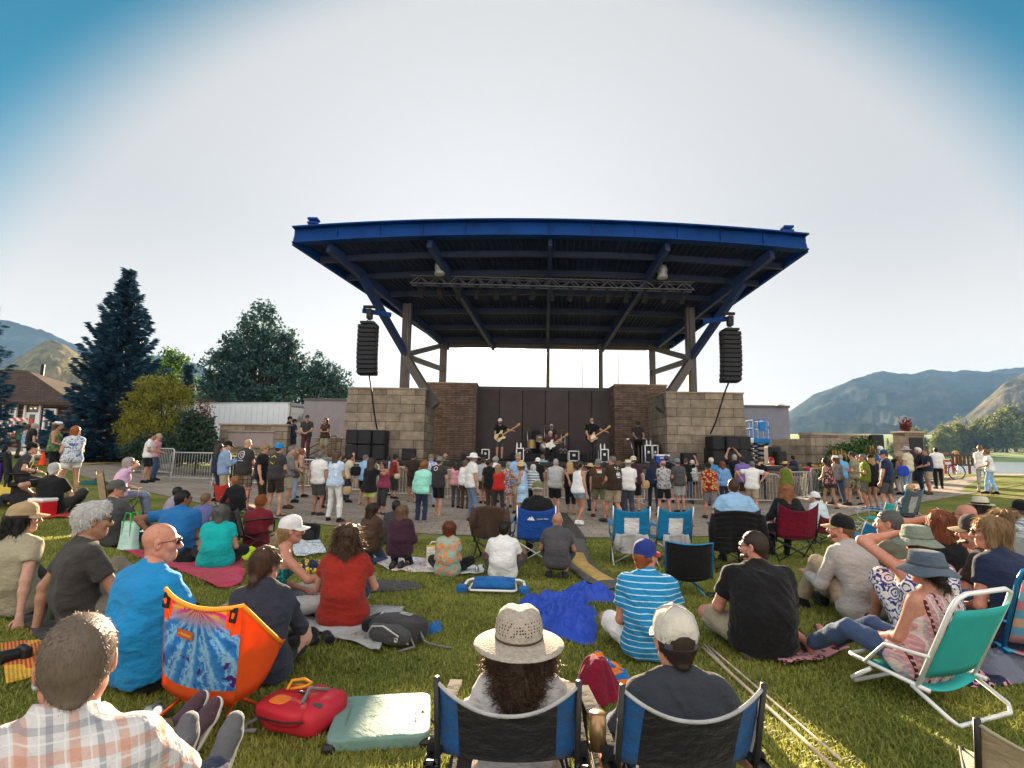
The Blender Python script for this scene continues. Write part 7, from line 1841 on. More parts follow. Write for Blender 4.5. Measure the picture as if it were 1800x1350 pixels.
ribbon('black and yellow cable ramp across the path at the left','cable_ramp',[(146,818),(190,815),(242,815)],.35,mat('yellow_lid',(.45,.36,.05),.7,0,.3,6),.03,.02)
def pole(label,a,b_,r_,m):
 A,B=G(*a),G(*b_);n=8;c=(A+B)/2;b=MB();b.tube([(A+(B-A)*q)*(1,1,0)+(0,0,float(T(*(A+(B-A)*q)[:2]))+r_+.015)-c*(1,1,0) for q in np.linspace(0,1,n)],r_,8);o=b.build('pole',m,None,True);o.location=(c[0],c[1],0);return tag(o,label,'pole')
pole('pale wooden pole lying on the grass at the lower right',(1235,1144),(1468,1362),.012,mat('pale_pole',(.52,.40,.30),.8,0,.2,8,.3,30,stretch=(1,1,6)))
pole('thinner pale pole lying beside the wooden pole on the grass',(1245,1140),(1480,1345),.008,mat('pale_pole_two',(.60,.48,.38),.75,0,.2,8))
pole('grey metal tube lying on the grass behind the trucker cap',(1238,1138),(1285,1190),.009,M_galv)

def wheelchair():
 t=thing('power_wheelchair','black power wheelchair with green wheel rims on the yellow blanket','wheelchair',gl(34,892),rz_(52));mg=mat('lime_green_trim',(.02,.45,.06),.4);t.scale=(1,1,1)
 for y,r_ in ((-.32,.10),(.02,.17),(.38,.10)):
  for sx in (-1,1):
   M4=np.eye(4);M4[:3,0]=[0,0,1];M4[:3,1]=[0,1,0];M4[:3,2]=[-1,0,0];M4[:3,3]=(sx*.27,y,r_);o=MB().lathe([(r_*.6,-.035),(r_*.95,-.035),(r_,-.02),(r_,.02),(r_*.95,.035),(r_*.6,.035)],20,M=M4).build('wheel',M_blackp,t,'auto');MB().lathe([(.0,-.03),(r_*.6,-.03),(r_*.62,.03),(0,.03)],10,M=M4).build('rim',mg,o,'auto')
 b=MB();b.box((0,.02,.20),(.44,.70,.16),bev=.04);b.box((0,-.02,.36),(.2,.3,.2),bev=.04);b.build('chassis',M_blackp,t);MB().box((0,.03,.475),(.50,.50,.09),bev=.03).build('seat',M_black,t)
 b=MB();b.box((0,-.27,.86),(.46,.10,.68),np.array(Matrix.Rotation(R(8),3,'X')),bev=.04);b.build('backrest',M_black,t);b=MB();b.box((0,-.36,1.27),(.24,.09,.16),bev=.04);b.build('headrest',M_black,t)
 for sx in (-1,1):b=MB();b.box((sx*.28,.0,.72),(.08,.42,.04),bev=.015);b.bar((sx*.28,-.22,.70),(sx*.28,-.25,.45),.04);b.build('armrest',M_blackp,t)
 MB().box((0,.48,.14),(.34,.2,.03),bev=.01).build('footrest',M_blackp,t);b=MB();b.tube([(.28,.2,.74),(.28,.22,.82)],.015);b.lathe([(0,.80),(.02,.82),(0,.86)],8,M=np.array([[1,0,0,.28],[0,1,0,.22],[0,0,1,0],[0,0,0,1.]]));b.build('joystick',M_blackp,t,True);b=MB();b.tube([(-.2,-.34,1.0),(-.2,-.44,1.02)],.015);b.tube([(.2,-.34,1.0),(.2,-.44,1.02)],.015);b.build('push_handle',M_blackp,t,True)
 p=gl(34,892);c=np.array(p)+np.array([-.40,-.20,0]);t2=thing('bag','purple and navy bag hanging behind the power wheelchair','bag',(c[0],c[1],p[2]+.55),rz_(52));bag_part(t2,'body',cloth((.10,.04,.30)),[('puff',(0,0,.2),(.34,.2,.5),3)]);bag_part(t2,'top',cloth('navy'),[('puff',(0,0,.46),(.30,.18,.16),4)]);bag_part(t2,'strap',M_blackp,[('tube',[(0,.08,.45),(.05,.2,.48)],.012)])
 return p
WCH=wheelchair()

def bicycle():
 p=W(1660,846,24.5);x,y=p[0],24.5;g=float(T(x,y));t=thing('bicycle','red mountain bike leaning on a dark post by the lake','bicycle',(x,y,g+.02),R(-8));r_=.36;mr=mat('red_bike_paint',(.50,.01,.05),.35,.2)
 for xx in (-.56,.56):
  b=MB();a=np.linspace(0,2*math.pi,29)[:-1];b.tube([(xx+r_*math.cos(q),0,r_+r_*math.sin(q)) for q in a],.028,6,closed=True);o=b.build('wheel',M_blackp,t,True);b=MB()
  for k in range(14):q=k*2*math.pi/14;b.tube([(xx,0,r_),(xx+(r_-.02)*math.cos(q),0,r_+(r_-.02)*math.sin(q))],.003,3)
  b.build('spokes',M_alu,o)
 b=MB();BB,SC_,HT,HB=(-.08,0,.36),(-.22,0,.80),(.36,0,.86),(.40,0,.72)
 for a,c in ((BB,SC_),(SC_,HT),(BB,HB),(HT,HB),(BB,(-.56,0,.36)),(SC_,(-.56,0,.36))):b.tube([a,c],.022,7)
 b.build('frame',mr,t,True);b=MB();b.tube([HB,(.56,.05,.36)],.016,6);b.tube([HB,(.56,-.05,.36)],.016,6);b.build('fork',mr,t,True);b=MB();b.tube([HT,(.33,0,.96)],.016,6);b.tube([(.28,-.33,.98),(.33,-.1,.97),(.33,.1,.97),(.28,.33,.98)],.014,6);b.build('handlebar',M_blackp,t,True)
 b=MB();b.tube([SC_,(-.26,0,.93)],.015,6);puff(b,(-.27,0,.95),(.26,.13,.06),10);b.build('saddle',M_blackp,t,True);b=MB();b.tube([(-.08,.08,.36),(.04,.1,.22)],.012,6);b.tube([(-.08,-.08,.36),(-.2,-.1,.5)],.012,6);b.lathe([(.0,-.01),(.1,-.01),(.1,.01),(0,.01)],16,M=np.array([[1,0,0,-.08],[0,0,1,.06],[0,1,0,.36],[0,0,0,1.]]));b.build('crankset',M_blackp,t,True)
 q=W(1652,846,25.2);t2=thing('post','dark wooden post with a rail behind the red bicycle','post',(q[0],25.2,float(T(q[0],25.2))));MB().box((0,0,.62),(.26,.26,1.24),bev=.02).build('upright',M_wood,t2);MB().box((-.5,0,1.2),(2.0,.2,.12),bev=.02).build('rail',M_wood,t2)
bicycle()
def bench():
 p=W(1698,843,27.0);t=thing('park_bench','dark slatted wooden bench with red legs facing the lake','bench',(p[0],27.0,float(T(p[0],27.0))),R(4));w=1.5;b=MB()
 for i in range(7):b.box((-w/2+w*(i+.5)/7,-.02,.72),(.14,.03,.5),bev=.005)
 b.box((0,-.02,.98),(w+.1,.06,.08),bev=.01);b.box((0,-.02,.48),(w+.1,.06,.06));b.build('backrest',mat('dark_bench_wood',(.07,.035,.03),.8,0,.3,8),t);MB().box((0,.25,.45),(w,.46,.05),bev=.01).build('seat',mat('dark_bench_wood',(.07,.035,.03)),t)
 for sx in (-1,1):b=MB();b.bar((sx*.68,-.05,0),(sx*.68,-.03,.5),.08);b.bar((sx*.68,.42,0),(sx*.68,.40,.45),.08);b.bar((sx*.68,-.03,.68),(sx*.68,.42,.68),.07);b.build('leg',mat('bench_red',(.28,.04,.05),.6),t)
 return p
BENCH=bench()
def sandwich():
 p=W(1633,850,23.2);t=thing('sandwich_board','dark blue and white event board standing by the bicycle','sign',(p[0],23.2,float(T(p[0],23.2))+.02),R(-14));mb=mat('board_navy',(.03,.05,.10),.5);h=W(1633,818,23.2)[2]-float(T(p[0],23.2))
 MB().box((0,0,h/2),(.72,.06,h),bev=.01).build('board',mb,t);b=MB()
 for i,(z,w) in enumerate(((.88,.5),(.74,.58),(.60,.45),(.42,.58),(.28,.52),(.15,.4))):b.box((0,-.034,h*z),(w,.008,h*.06))
 b.build('printed_lines',M_white,t);b=MB();b.bar((-.3,.4,0),(-.3,.02,h*.95),.04);b.bar((.3,.4,0),(.3,.02,h*.95),.04);b.build('rear_leg',M_blackp,t)
sandwich()

def circ(x,z,r,n=14):return [(x+r*math.cos(2*math.pi*k/n),z+r*math.sin(2*math.pi*k/n)) for k in range(n)]
def ringp(x,z,r,w,n=18):
 o=[]
 for k in range(n):a,b=2*math.pi*k/n,2*math.pi*(k+1)/n;o.append([(x+r*math.cos(a),z+r*math.sin(a)),(x+r*math.cos(b),z+r*math.sin(b)),(x+(r-w)*math.cos(b),z+(r-w)*math.sin(b)),(x+(r-w)*math.cos(a),z+(r-w)*math.sin(a))])
 return o
def barz(x,z,w,h):return [(x-w/2,z-h/2),(x+w/2,z-h/2),(x+w/2,z+h/2),(x-w/2,z+h/2)]
MP_y=mat('yellow_print',(.62,.42,.03),.8);MP_w=mat('white_print',(.75,.75,.75),.7);MP_o=mat('orange_print',(.60,.12,.03),.8);MP_t=mat('mint_print',(.35,.62,.50),.8)
D='down';GC='standing concert crowd on the plaza'
def st(label,u,vh,vf,yaw=0,**k):return person(label,u,vh,vf,yaw,**k)
st('woman in white top and sunglasses standing by the striped barricade',13,747,800,60,fem=True,arms=('crossed','crossed'),top=('tank','white'),bot=('pants','black'),hair=('bob','brown'),glasses=True)
st('man in green shirt with yellow straps in front of the barricade',38,742,806,40,arms=(D,'front'),top=('tee',(.10,.26,.16)),bot=('jeans','dkgrey'),hair=('crop','grey'))
st('woman in blue print blouse and white trousers near the cabin door',50,747,813,50,fem=True,arms=(D,'hold'),top=('tank','ltblue','floral','blue'),bot=('pants','white'),hair=('bob','brown'),skin='tan')
st('man in black polo and blue jeans near the cabin door',61,745,822,30,top=('polo','black'),bot=('jeans','denim'),hair=('crop','grey'))
st('woman in white fedora and green halter top talking at the left',103,741,850,75,fem=True,arms=(D,'front'),top=('tank','dkteal','tiedye','green','tan'),bot=('leggings','black'),hair=('long','brown'),hat=('trilby','white','black'),skin='tan')
st('woman with orange hair, blue tie dye tee and white shorts',132,750,880,-60,fem=True,arms=('front','front'),top=('tee','blue','tiedye','white','navy'),bot=('short_shorts','white'),hair=('bob','ginger'),glasses=True,shoe='sandal')
st('man in white tee and black shorts watching from the path',268,762,850,70,arms=(D,'front'),top=('tee','white'),bot=('shorts','black'),hair=('crop','black'),skin='tan')
st('man in red tee and camouflage cap behind the man in white',279,763,846,70,arms=(D,'front'),top=('tee','rose'),bot=('jeans','denim'),hat=('cap','khaki'),hair=('crop','brown'))
st('woman in dark clothes with long hair behind the blue plaid shirt',386,781,882,50,fem=True,top=('long','navy'),bot=('leggings','navy'),hair=('long','dkbrown'))
st('man in pale blue plaid shirt and black cap looking at his phone',401,776,896,60,arms=('phone','fold'),top=('long',(.30,.42,.60),'check',(.16,.26,.44)),bot=('shorts','khaki'),hat=('cap','black'),hair=('crop','brown'),hp=20)
st('bald man in charcoal tee with a white ring print on the back',436,773,897,8,arms=('front','front'),top=('tee','charcoal'),bot=('shorts','brown','plaid','dkbrown','tan'),hair=None,shoe='sandal',pose='wide',decal=[('ring_print',ringp(0,.2,.10,.012)+ringp(.02,.2,.05,.01)+[barz(0,.06,.16,.012)],MP_w)])
st('blond man in black shirt and dark trousers standing sideways',466,783,905,75,top=('polo','black'),bot=('pants','dkbrown'),hair=('full','dkblond'),glasses=True)
st('man in blue cap with a yellow hexagon on his dark tee',491,780,908,10,arms=('front','front'),top=('tee','charcoal'),bot=('shorts','dkbrown'),hat=('backcap','azure'),hair=('crop','brown'),shoe='sandal',decal=[('hexagon_print',[[(.095*math.cos(R(60*k+90)),.20+.115*math.sin(R(60*k+90))) for k in range(6)]],MP_y),('hexagon_lines',[[(q[0]*.8,q[1]) for q in barz(0,zz,.11,.012)] for zz in (.15,.2,.25)],cloth('charcoal'))])
st('man in grey henley and pale shorts looking at the stage',513,785,895,60,arms=(D,'front'),top=('long','grey'),bot=('shorts','beige'),hair=('crop','dkgrey'),shoe='brown')
st('woman in brown vest and faded jeans behind the grey henley',521,797,884,60,fem=True,arms=(D,'front'),top=('tank','brown'),bot=('jeans','ltdenim'),hair=('bob','rust'),skin='tan')
st('woman in beige pink shirt and pale shorts holding a drink',532,789,876,70,fem=True,arms=('hold','front'),top=('long',(.45,.30,.24)),bot=('shorts','beige'),hair=('bob','rust'),skin='tan')
st('man in white polo and grey shorts with a jacket round his waist',564,794,908,20,top=('polo','white'),bot=('shorts','dkgrey'),hair=('crop','dkgrey'),shoe='charcoal',skin='tan')
st('person in dark plaid and jeans between white polo and white trousers',580,794,895,15,top=('long','navy','plaid','grey'),bot=('jeans','dkdenim'),hair=('crop','brown'))
st('person in faded teal tee behind the white polo',567,791,880,10,top=('tee',(.12,.28,.30)),bot=('shorts','grey'),hair=('crop','dkgrey'))
st('woman in white tie dye tee and white trousers with a crossbody bag',594,794,919,12,fem=True,arms=(D,'front'),top=('tee','white','tiedye','ltblue','white'),bot=('pants','white'),hair=('long','brown'),glasses=True,hy=45,skin='tan')
st('bearded man in cream shirt and dark jeans behind the white trousers',617,799,884,55,top=('shirt','cream'),bot=('jeans','dkdenim'),hair=('crop','black'),beard='black',skin='tan')
st('person with one hand raised behind the woman in white',604,802,880,10,arms=(D,'wave'),top=('tee','navy'),bot=('jeans','dkdenim'),hair=('crop','dkbrown'))
st('man in light blue polo and black shorts near the hugging women',643,800,889,25,arms=(D,'front'),top=('polo','ltblue'),bot=('shorts','black'),hair=('crop','dkgrey'),shoe='sandal')
st('woman hugging, dark long hair, black tee and yellow green shorts',655,806,926,30,fem=True,arms=('hug','hug'),top=('tee','black'),bot=('short_shorts','limey'),hair=('long','dkbrown'),skin='tan',shoe='sandal')
st('smiling woman in sunglasses and maroon top hugging her friend',674,809,908,205,fem=True,arms=('hug','hug'),top=('tank',(.28,.05,.10)),bot=('capri','charcoal'),hair=('long','dkbrown'),glasses=True,skin='tan')
st('man in pale blue shirt behind the hugging women',683,803,872,0,top=('shirt','ltblue'),bot=('pants','charcoal'),hair=('crop','black'),skin='brown')
st('woman in dark red top with a small white shoulder bag',695,800,878,20,fem=True,arms=(D,'down'),top=('tank',(.22,.03,.025)),bot=('capri','charcoal'),hair=('bun','black'),skin='tan')
st('man in dark brown tee and brown shorts with a hand in his pocket',727,797,884,-10,arms=('hips',D),top=('tee','dkbrown'),bot=('shorts','brown'),hair=('crop','black'),skin='tan',shoe='sandal')
st('person in mint shirt and dark jeans with round brown curls',746,812,923,8,arms=(D,'crossed'),top=('long','mint'),bot=('jeans','dkdenim'),hair=('afro','rust'),shoe='grey')
st('man in white and blue splashed shirt with green cap',758,799,893,0,top=('shirt','white','tiedye','blue','white'),bot=('jeans','ltdenim'),hat=('cap','olive'),hair=('crop','grey'))
st('person in grey beanie, charcoal tee and black shorts',773,803,910,15,arms=('hold','hold'),pose='step',top=('tee','charcoal'),bot=('shorts','black'),hat=('beanie','grey'),hair=('crop','brown'),shoe='sandal',decal=[('ellipse_print',ringp(-.05,.27,.06,.014),MP_w)])
st('man with moustache and cap in pale green tee facing the camera',783,798,872,170,arms=('front',D),top=('tee','sage'),bot=('jeans','denim'),hat=('cap','tan'),hair=('crop','brown'),beard='brown',glasses=True)
st('person in olive cap behind the grey beanie',768,800,868,5,top=('tee','olive'),bot=('jeans','charcoal'),hat=('cap','olive'),hair=('crop','brown'))
st('person in dusty pink tee and grey jeans with long dark hair',803,811,894,0,fem=True,arms=('front','front'),top=('tee','rose'),bot=('jeans','dkgrey'),hair=('long','dkbrown'))
st('woman in white blouse and dark trousers left of the white sun hat',819,809,896,5,fem=True,top=('long','white'),bot=('pants','brown'),hair=('bob','ltbrown'))
st('tall man in white floppy sun hat, white tee and faded jeans',833,796,919,60,top=('tee','white'),bot=('jeans',(.15,.20,.30)),hat=('sunhat','white'),hair=('crop','grey'),skin='tan',shoe='brown')
st('man in grey tee and brown cap behind the white sun hat',850,805,886,0,top=('tee','ltgrey'),bot=('shorts','brown'),hat=('backcap','brown'),hair=('crop','dkbrown'))
st('young man in black tee and brown trousers left of the red top',861,808,905,15,top=('tee','black'),bot=('pants','brown'),hair=('crop','black'),skin='brown',hy=40)
st('woman with grey curls in white shirt behind the red top',871,804,884,0,fem=True,top=('shirt','white'),bot=('pants','grey'),hair=('afro','grey'))
st('woman in bright red top and dark trousers with long blond hair',876,820,906,10,fem=True,arms=(D,'reach'),top=('tee','red'),bot=('pants','charcoal'),hair=('long','dkblond'))
st('woman in colourful patterned dress near the stage front',894,812,892,0,fem=True,top=('dress','purple','floral','yellow','green'),bot=None,hair=('bob','grey'),shoe='charcoal')
st('tall grey haired man in light blue shirt facing the camera',911,797,904,175,arms=('front','front'),top=('polo','ltblue'),bot=('shorts','khaki'),hair=('full','grey'),skin='tan')
st('woman in straw sun hat and pale blue sundress holding a hand',915,811,917,-70,fem=True,arms=('front','reach'),top=('dress','ltblue','stripes','white'),bot=None,hat=('sunhat','straw'),hair=('bob','ltbrown'),glasses=True,skin='tan',shoe='grey')
st('woman with white hair in blue and white striped top',937,823,902,5,fem=True,top=('long','white','widestripes',(.13,.28,.36)),bot=('pants','black'),hair=('bob','white'))
st('man in black tee and black shorts with a white cap on backwards',946,805,888,5,top=('tee','black'),bot=('shorts','black'),hat=('backcap','white'),hair=('crop','black'),skin='tan')
st('man in pale turquoise tee behind the white backwards cap',954,799,874,5,top=('tee',(.20,.48,.60)),bot=('shorts','khaki'),hair=('crop','ltbrown'))
st('man in pale grey tee and black shorts with arms folded',977,807,908,3,arms=('crossed','crossed'),top=('polo','ltgrey'),bot=('shorts','black'),hair=('crop','grey'),skin='pink',g=1.15,shoe='white')
st('woman with long blond waves in black top and cropped trousers',1001,812,905,5,fem=True,arms=('front','front'),top=('tank','black'),bot=('capri','black'),hair=('long','blond'),skin='tan',shoe='sandal')
st('woman in white tank and denim shorts dancing in front of the drums',1020,810,924,50,fem=True,pose='dance',arms=('akimbo','down'),top=('tank','white'),bot=('short_shorts',(.22,.34,.46)),hair=('pony','dkbrown'),skin='tan',shoe='white',lean=8)
st('person in straw cowboy hat, black top and dark jeans',1037,814,899,0,fem=True,top=('tank','black'),bot=('jeans','dkdenim'),hat=('cowboy','straw'),hair=('bob','dkbrown'),skin='tan')
st('heavy man in brown tee with a coloured back print and grey cap',1051,807,910,5,top=('tee','brown'),bot=('shorts','olive'),hat=('backcap','grey'),hair=('crop','grey'),g=1.25,skin='pink',shoe='brown',decal=[('orange_print',[barz(0,.28,.18,.05)],MP_o),('mint_print',[barz(.01,.22,.14,.07)],MP_t)])
st('big man in black tee with white figures on the back, khaki shorts',1076,802,921,-30,pose='walk',arms=('front',D),top=('tee','dkbrown'),bot=('shorts','khaki'),hair=('crop','dkgrey'),g=1.3,skin='pink',shoe='charcoal',hy=-25,decal=[('white_print',[barz(x,.16+.03*(k % 2),.022,.18) for k,x in enumerate((-.06,-.03,0,.03,.06))]+[barz(0,.30,.13,.03),barz(0,.04,.12,.018)],MP_w)])
st('person in black cap just behind the big man with the back print',1063,812,880,0,top=('tee','charcoal'),bot=('shorts','charcoal'),hat=('backcap','charcoal'),hair=('crop','black'))
st('woman with curly brown hair behind the cream hat',1087,812,898,5,fem=True,top=('tank','dkbrown'),bot=('pants','brown'),hair=('afro','ltbrown'))
st('man in cream hat and white shirt with slate trousers',1104,808,915,4,arms=('front','front'),top=('shirt','white'),bot=('pants',(.06,.065,.10)),hat=('cowboy','cream','cream'),hair=('crop','grey'))
st('man in cream cap, dark maroon tee and black shorts',1113,802,903,8,top=('tee','plum'),bot=('shorts','black'),hat=('backcap','cream'),hair=('crop','brown'),g=1.1)
st('woman with long black hair in navy jacket holding a straw hat',1147,807,897,5,fem=True,top=('jacket','navy'),bot=('jeans','dkdenim'),hair=('long','black'),skin='tan',shoe='brown')
st('person in dark cap with black pack straps near the blue cooler',1171,801,884,0,top=('tee','black'),bot=('shorts','charcoal'),hat=('cap','dkgrey'),hair=('crop','black'))
st('man in grey leaf patterned shirt and black shorts',1165,810,908,3,arms=('crossed','crossed'),top=('shirt','ltgrey','floral','dkgrey'),bot=('shorts','black'),hair=('ring','dkgrey'),skin='pink')
st('man in grey tee and pale shorts with a blue red cap',1190,806,902,-15,arms=('front',D),top=('tee','dkgrey'),bot=('shorts','ltgrey'),hat=('cap',(.15,.22,.32),'red'),hair=('crop','brown'),skin='pink',shoe='charcoal')
st('man in dark tee holding a phone up beside the grey tee',1205,806,886,10,arms=(D,'wave'),top=('tee','black'),bot=('jeans','denim'),hair=('crop','brown'),skin='tan')
st('woman in black and white animal print top and black shorts',1217,809,883,5,fem=True,arms=('crossed','crossed'),top=('tank','white','leopard','black'),bot=('short_shorts','black'),hair=('bob','grey'),hat=('cap','cream'),shoe='sandal')
st('man in red flowered shirt and grey shorts with a red yellow cap',1245,814,913,3,top=('shirt',(.26,.02,.02),'floral','gold'),bot=('shorts','grey'),hat=('cap','black','red'),hair=('crop','brown'),g=1.18,skin='pink',shoe='brown')
st('woman with red hair in blue striped shirt and dark jeans',1270,811,898,5,fem=True,arms=('hold','hold'),top=('long','ltblue','check','blue'),bot=('jeans','dkdenim'),hair=('mid','auburn'))
st('man in cream cap and blue tee behind the red flowered shirt',1250,805,891,-10,top=('tee',(.06,.22,.42)),bot=('jeans','denim'),hat=('cap','cream'),hair=('crop','grey'))
st('person with dark curls behind the woman in blue stripes',1259,803,874,0,fem=True,top=('tee','charcoal'),bot=('jeans','charcoal'),hair=('afro','black'),skin='tan')
st('man in black tee raising both arms to take a picture',1291,799,890,5,arms=('up','up'),top=('tee','black'),bot=('shorts','khaki'),hair=('crop','grey'),skin='tan',shoe='white')
st('man in purple tee and dark shorts right of the raised arms',1304,803,892,15,top=('tee','purple'),bot=('shorts','dkbrown'),hair=('crop','black'),skin='tan')
st('man in grey cap and black tee near the black subwoofers',1318,796,880,-30,top=('tee','black'),bot=('jeans','charcoal'),hat=('cap','dkgrey'),hair=('crop','dkbrown'),beard='dkbrown')
st('man in white shirt dancing with elbows out, khaki shorts',1322,811,908,25,arms=('akimbo','akimbo'),pose='step',top=('shirt','white'),bot=('shorts','khaki'),hair=('crop','dkgrey'),skin='pink',shoe='sandal')
st('man in black tee and grey jeans with orange soled shoes',1337,806,887,35,arms=('front','front'),top=('tee','black'),bot=('jeans','dkgrey'),hair=('full','dkbrown'),hp=25,shoe='tan')
st('bearded man in red cap and red tee with black shorts',1356,805,879,-50,arms=('front','front'),top=('tee','red'),bot=('shorts','black'),hat=('cap','red'),hair=('crop','white'),beard='white',skin='pink')
st('woman in straw hat and olive tank top behind the burgundy chair',1380,811,893,25,fem=True,top=('tank','green'),bot=('capri','olive'),hat=('cowboy','straw','straw'),hair=('low_pony','dkbrown'),skin='tan')
st('bearded man in navy tee and pale shorts leaning on the barrier',1393,801,872,-25,arms=('front','front'),top=('tee','navy'),bot=('shorts','ltgrey'),hair=('crop','black'),beard='black',skin='tan')
st('child in magenta tee and dark leggings holding the barrier',1422,814,874,-10,fem=True,arms=('reach','reach'),pose='step',top=('tee','magenta'),bot=('leggings','charcoal'),hair=('bun','black'),shoe='white',sc_lim=(.6,1.2))
st('woman with long black hair in brown print top and tiny shorts',1451,806,898,-15,fem=True,arms=('front','front'),pose='step',top=('tank','brown','floral','rose'),bot=('short_shorts','charcoal'),hair=('long','black'),skin='tan')
st('woman with white bandana, grey tank and flared jeans',1468,801,889,-20,fem=True,arms=('front',D),top=('tank','grey'),bot=('jeans','denim'),hat=('bandana','white'),hair=('long','brown'),skin='tan',shoe='brown')
st('man in bright blue shirt and grey shorts near the green bush',1477,800,884,40,arms=('front','front'),top=('shirt',(.14,.42,.75)),bot=('shorts','grey'),hair=('crop','grey'),skin='tan',shoe='brown')
st('man in dark cap, khaki checked shirt and camouflage shorts',1498,795,890,-35,arms=('hold','hold'),top=('shirt','beige','check','olive'),bot=('shorts','olive','camo','khaki','brown'),hat=('cap','charcoal'),hair=('crop','dkbrown'),shoe='charcoal')
st('woman with long blond hair in black jacket behind the green tee',1530,800,897,-5,fem=True,arms=(D,'front'),top=('jacket','black'),bot=('short_shorts','black'),hair=('long','blond'),hat=('beanie','black'),skin='tan')
st('person with grey hair behind the checked shirt near the bush',1508,801,878,-30,fem=True,top=('tee','grey'),bot=('capri','navy'),hair=('bob','grey'))
st('man in olive green tee and grey shorts covering his mouth',1516,799,898,-50,arms=('hold','brow'),top=('tee',(.15,.20,.02)),bot=('shorts',(.14,.15,.12)),hair=('crop','dkgrey'),skin='tan',shoe='dkgrey')
st('man in navy tee and navy cap with long grey shorts',1553,792,905,-30,top=('tee','navy'),bot=('shorts','dkgrey'),hat=('cap',(.02,.06,.14)),hair=('crop','ltbrown'),g=1.15,skin='pink')
st('man in blue shirt and white cap behind the navy tee',1547,785,872,-20,top=('tee','blue'),bot=('jeans','denim'),hat=('cap','white','blue'),hair=('crop','grey'))
st('woman in black tee and turquoise shorts by the stone pillar',1573,798,863,-10,fem=True,arms=('front','front'),top=('tee','black'),bot=('shorts','teal'),hair=('bob','grey'),skin='tan',shoe='sandal')
st('woman with long blond hair, tan tank and white trousers',1580,801,870,0,fem=True,top=('tank',(.30,.24,.18)),bot=('pants','white'),hair=('long','blond'),skin='tan')
st('man in pale bucket hat and cream shirt with a blue pack on his hip',1592,785,872,-25,top=('shirt','cream'),bot=('jeans','ltdenim'),hat=('sunhat','ltgrey'),hair=('crop','grey'))
st('white haired man in black sweater and jeans taking a photo',1613,788,867,-60,arms=('phone','phone'),top=('long','black'),bot=('jeans','dkdenim'),hair=('full','white'),skin='tan')
st('man in navy tee and khaki shorts right of the black sweater',1626,790,870,-70,arms=('front','front'),top=('tee','navy'),bot=('shorts','khaki'),hair=('crop','brown'),skin='tan',shoe='brown')
st('young man in white tee and black trousers near the bicycle',1645,787,860,20,top=('tee','white'),bot=('pants','black'),hair=('crop','black'),skin='tan',shoe='charcoal')
st('woman in white tee and pale grey leggings standing by the lake',1723,784,866,60,fem=True,arms=('front','front'),top=('tee','white'),bot=('leggings','ltgrey'),hair=('bun','ltbrown'),skin='tan',shoe='sandal')
st('woman in long white tunic and pale jeans standing by the lake',1733,791,870,-50,fem=True,arms=('front','front'),top=('tee','white'),bot=('jeans','ltblue'),hair=('bun','ltbrown'),skin='tan')
def on_deck(u,Y):return (W(u,790,Y)[0],Y,DECK_Z)
person('crew man in black cap leaning on the low stone wall',504,0,0,60,loc=(W(505,780,24.6)[0],24.6,1.55),H=1.75,arms=('front','front'),top=('tee','black'),bot=('pants','charcoal'),hat=('cap','black'),hair=('crop','black'))
person('crew man in navy tee and dark shorts beside the trailer door',512,0,0,40,loc=(W(513,790,24.0)[0],24.0,1.42),H=1.72,arms=(D,'front'),top=('tee','navy'),bot=('shorts','navy'),hat=('cap','black'),hair=('crop','black'))
person('crew man in black tee and maroon trousers on the stage wing',537,0,0,170,loc=on_deck(537,21.0),H=1.78,arms=('front','front'),top=('tee','charcoal'),bot=('pants',(.09,.03,.035)),hat=('cap','charcoal'),hair=('crop','black'))
person('crew member with red hair, folded arms and white shorts',570,0,0,185,loc=on_deck(570,21.6),H=1.70,fem=True,arms=('crossed','crossed'),top=('tee','brown'),bot=('shorts','beige'),hair=('long','auburn'),skin='tan')

def guitar(label,f,col,bass=False,tilt=32,lead=(0,.30,1.02),name='electric_guitar'):
 s=1.15 if bass else 1.0;t=thing(name,label,'guitar',f.world(np.array(lead)),0);t.rotation_euler=(0,0,f.obj.rotation_euler[2]);m=mat('guitar_'+label[:6],col,.3,0,.08,spec=.5);rot=np.array(Matrix.Rotation(R(tilt),3,'Y'))
 out=[(.20,-.05),(.23,.06),(.17,.15),(.06,.13),(-.02,.11),(-.12,.17),(-.20,.13),(-.13,.06),(-.10,0),(-.13,-.07),(-.17,-.13),(-.09,-.16),(.0,-.12),(.08,-.15),(.16,-.15)]
 b=MB();b.prism([(x*s,z*s) for x,z in out],-.025,.025);o=b.build('body',m,t);b=MB();b.box((-.40*s,-.0+.01,0),(.62*s,.025,.05));nk=b.build('neck',mat('maple_neck',(.45,.26,.10),.4),t);b=MB();b.prism([(-.71*s,-.03),(-.71*s,.03),(-.80*s,.07),(-.88*s,.05),(-.86*s,-.02)],-.012,.012);hd=b.build('headstock',mat('maple_neck',(.45,.26,.10)),t)
 b=MB();b.box((.05,.03,0),(.10,.015,.08));b.box((-.03,.03,.02),(.14,.012,.14));pg=b.build('pickguard',M_blackp if bass else M_white,t)
 for q in (o,nk,hd,pg):q.data.transform(Matrix(rot).to_4x4())
 return t
f=person('bass player in black tee and white cap on stage',877,0,0,175,loc=on_deck(878,21.9),H=1.80,arms=((-.5,.35,1.22),(.14,.27,.95)),top=('tee','black'),bot=('shorts','dkgrey'),hat=('cap','white'),hair=('mid','dkbrown'),beard='dkbrown')
guitar('cream bass guitar held by the bass player',f,(.62,.50,.22),True)
f=person('bald guitarist with white beard in black shirt centre stage',1040,0,0,178,loc=on_deck(1040,21.4),H=1.86,arms=((-.5,.35,1.18),(.14,.27,.95)),top=('shirt','black'),bot=('jeans','charcoal'),hair=('ring','white'),beard='white',g=1.2,glasses=True)
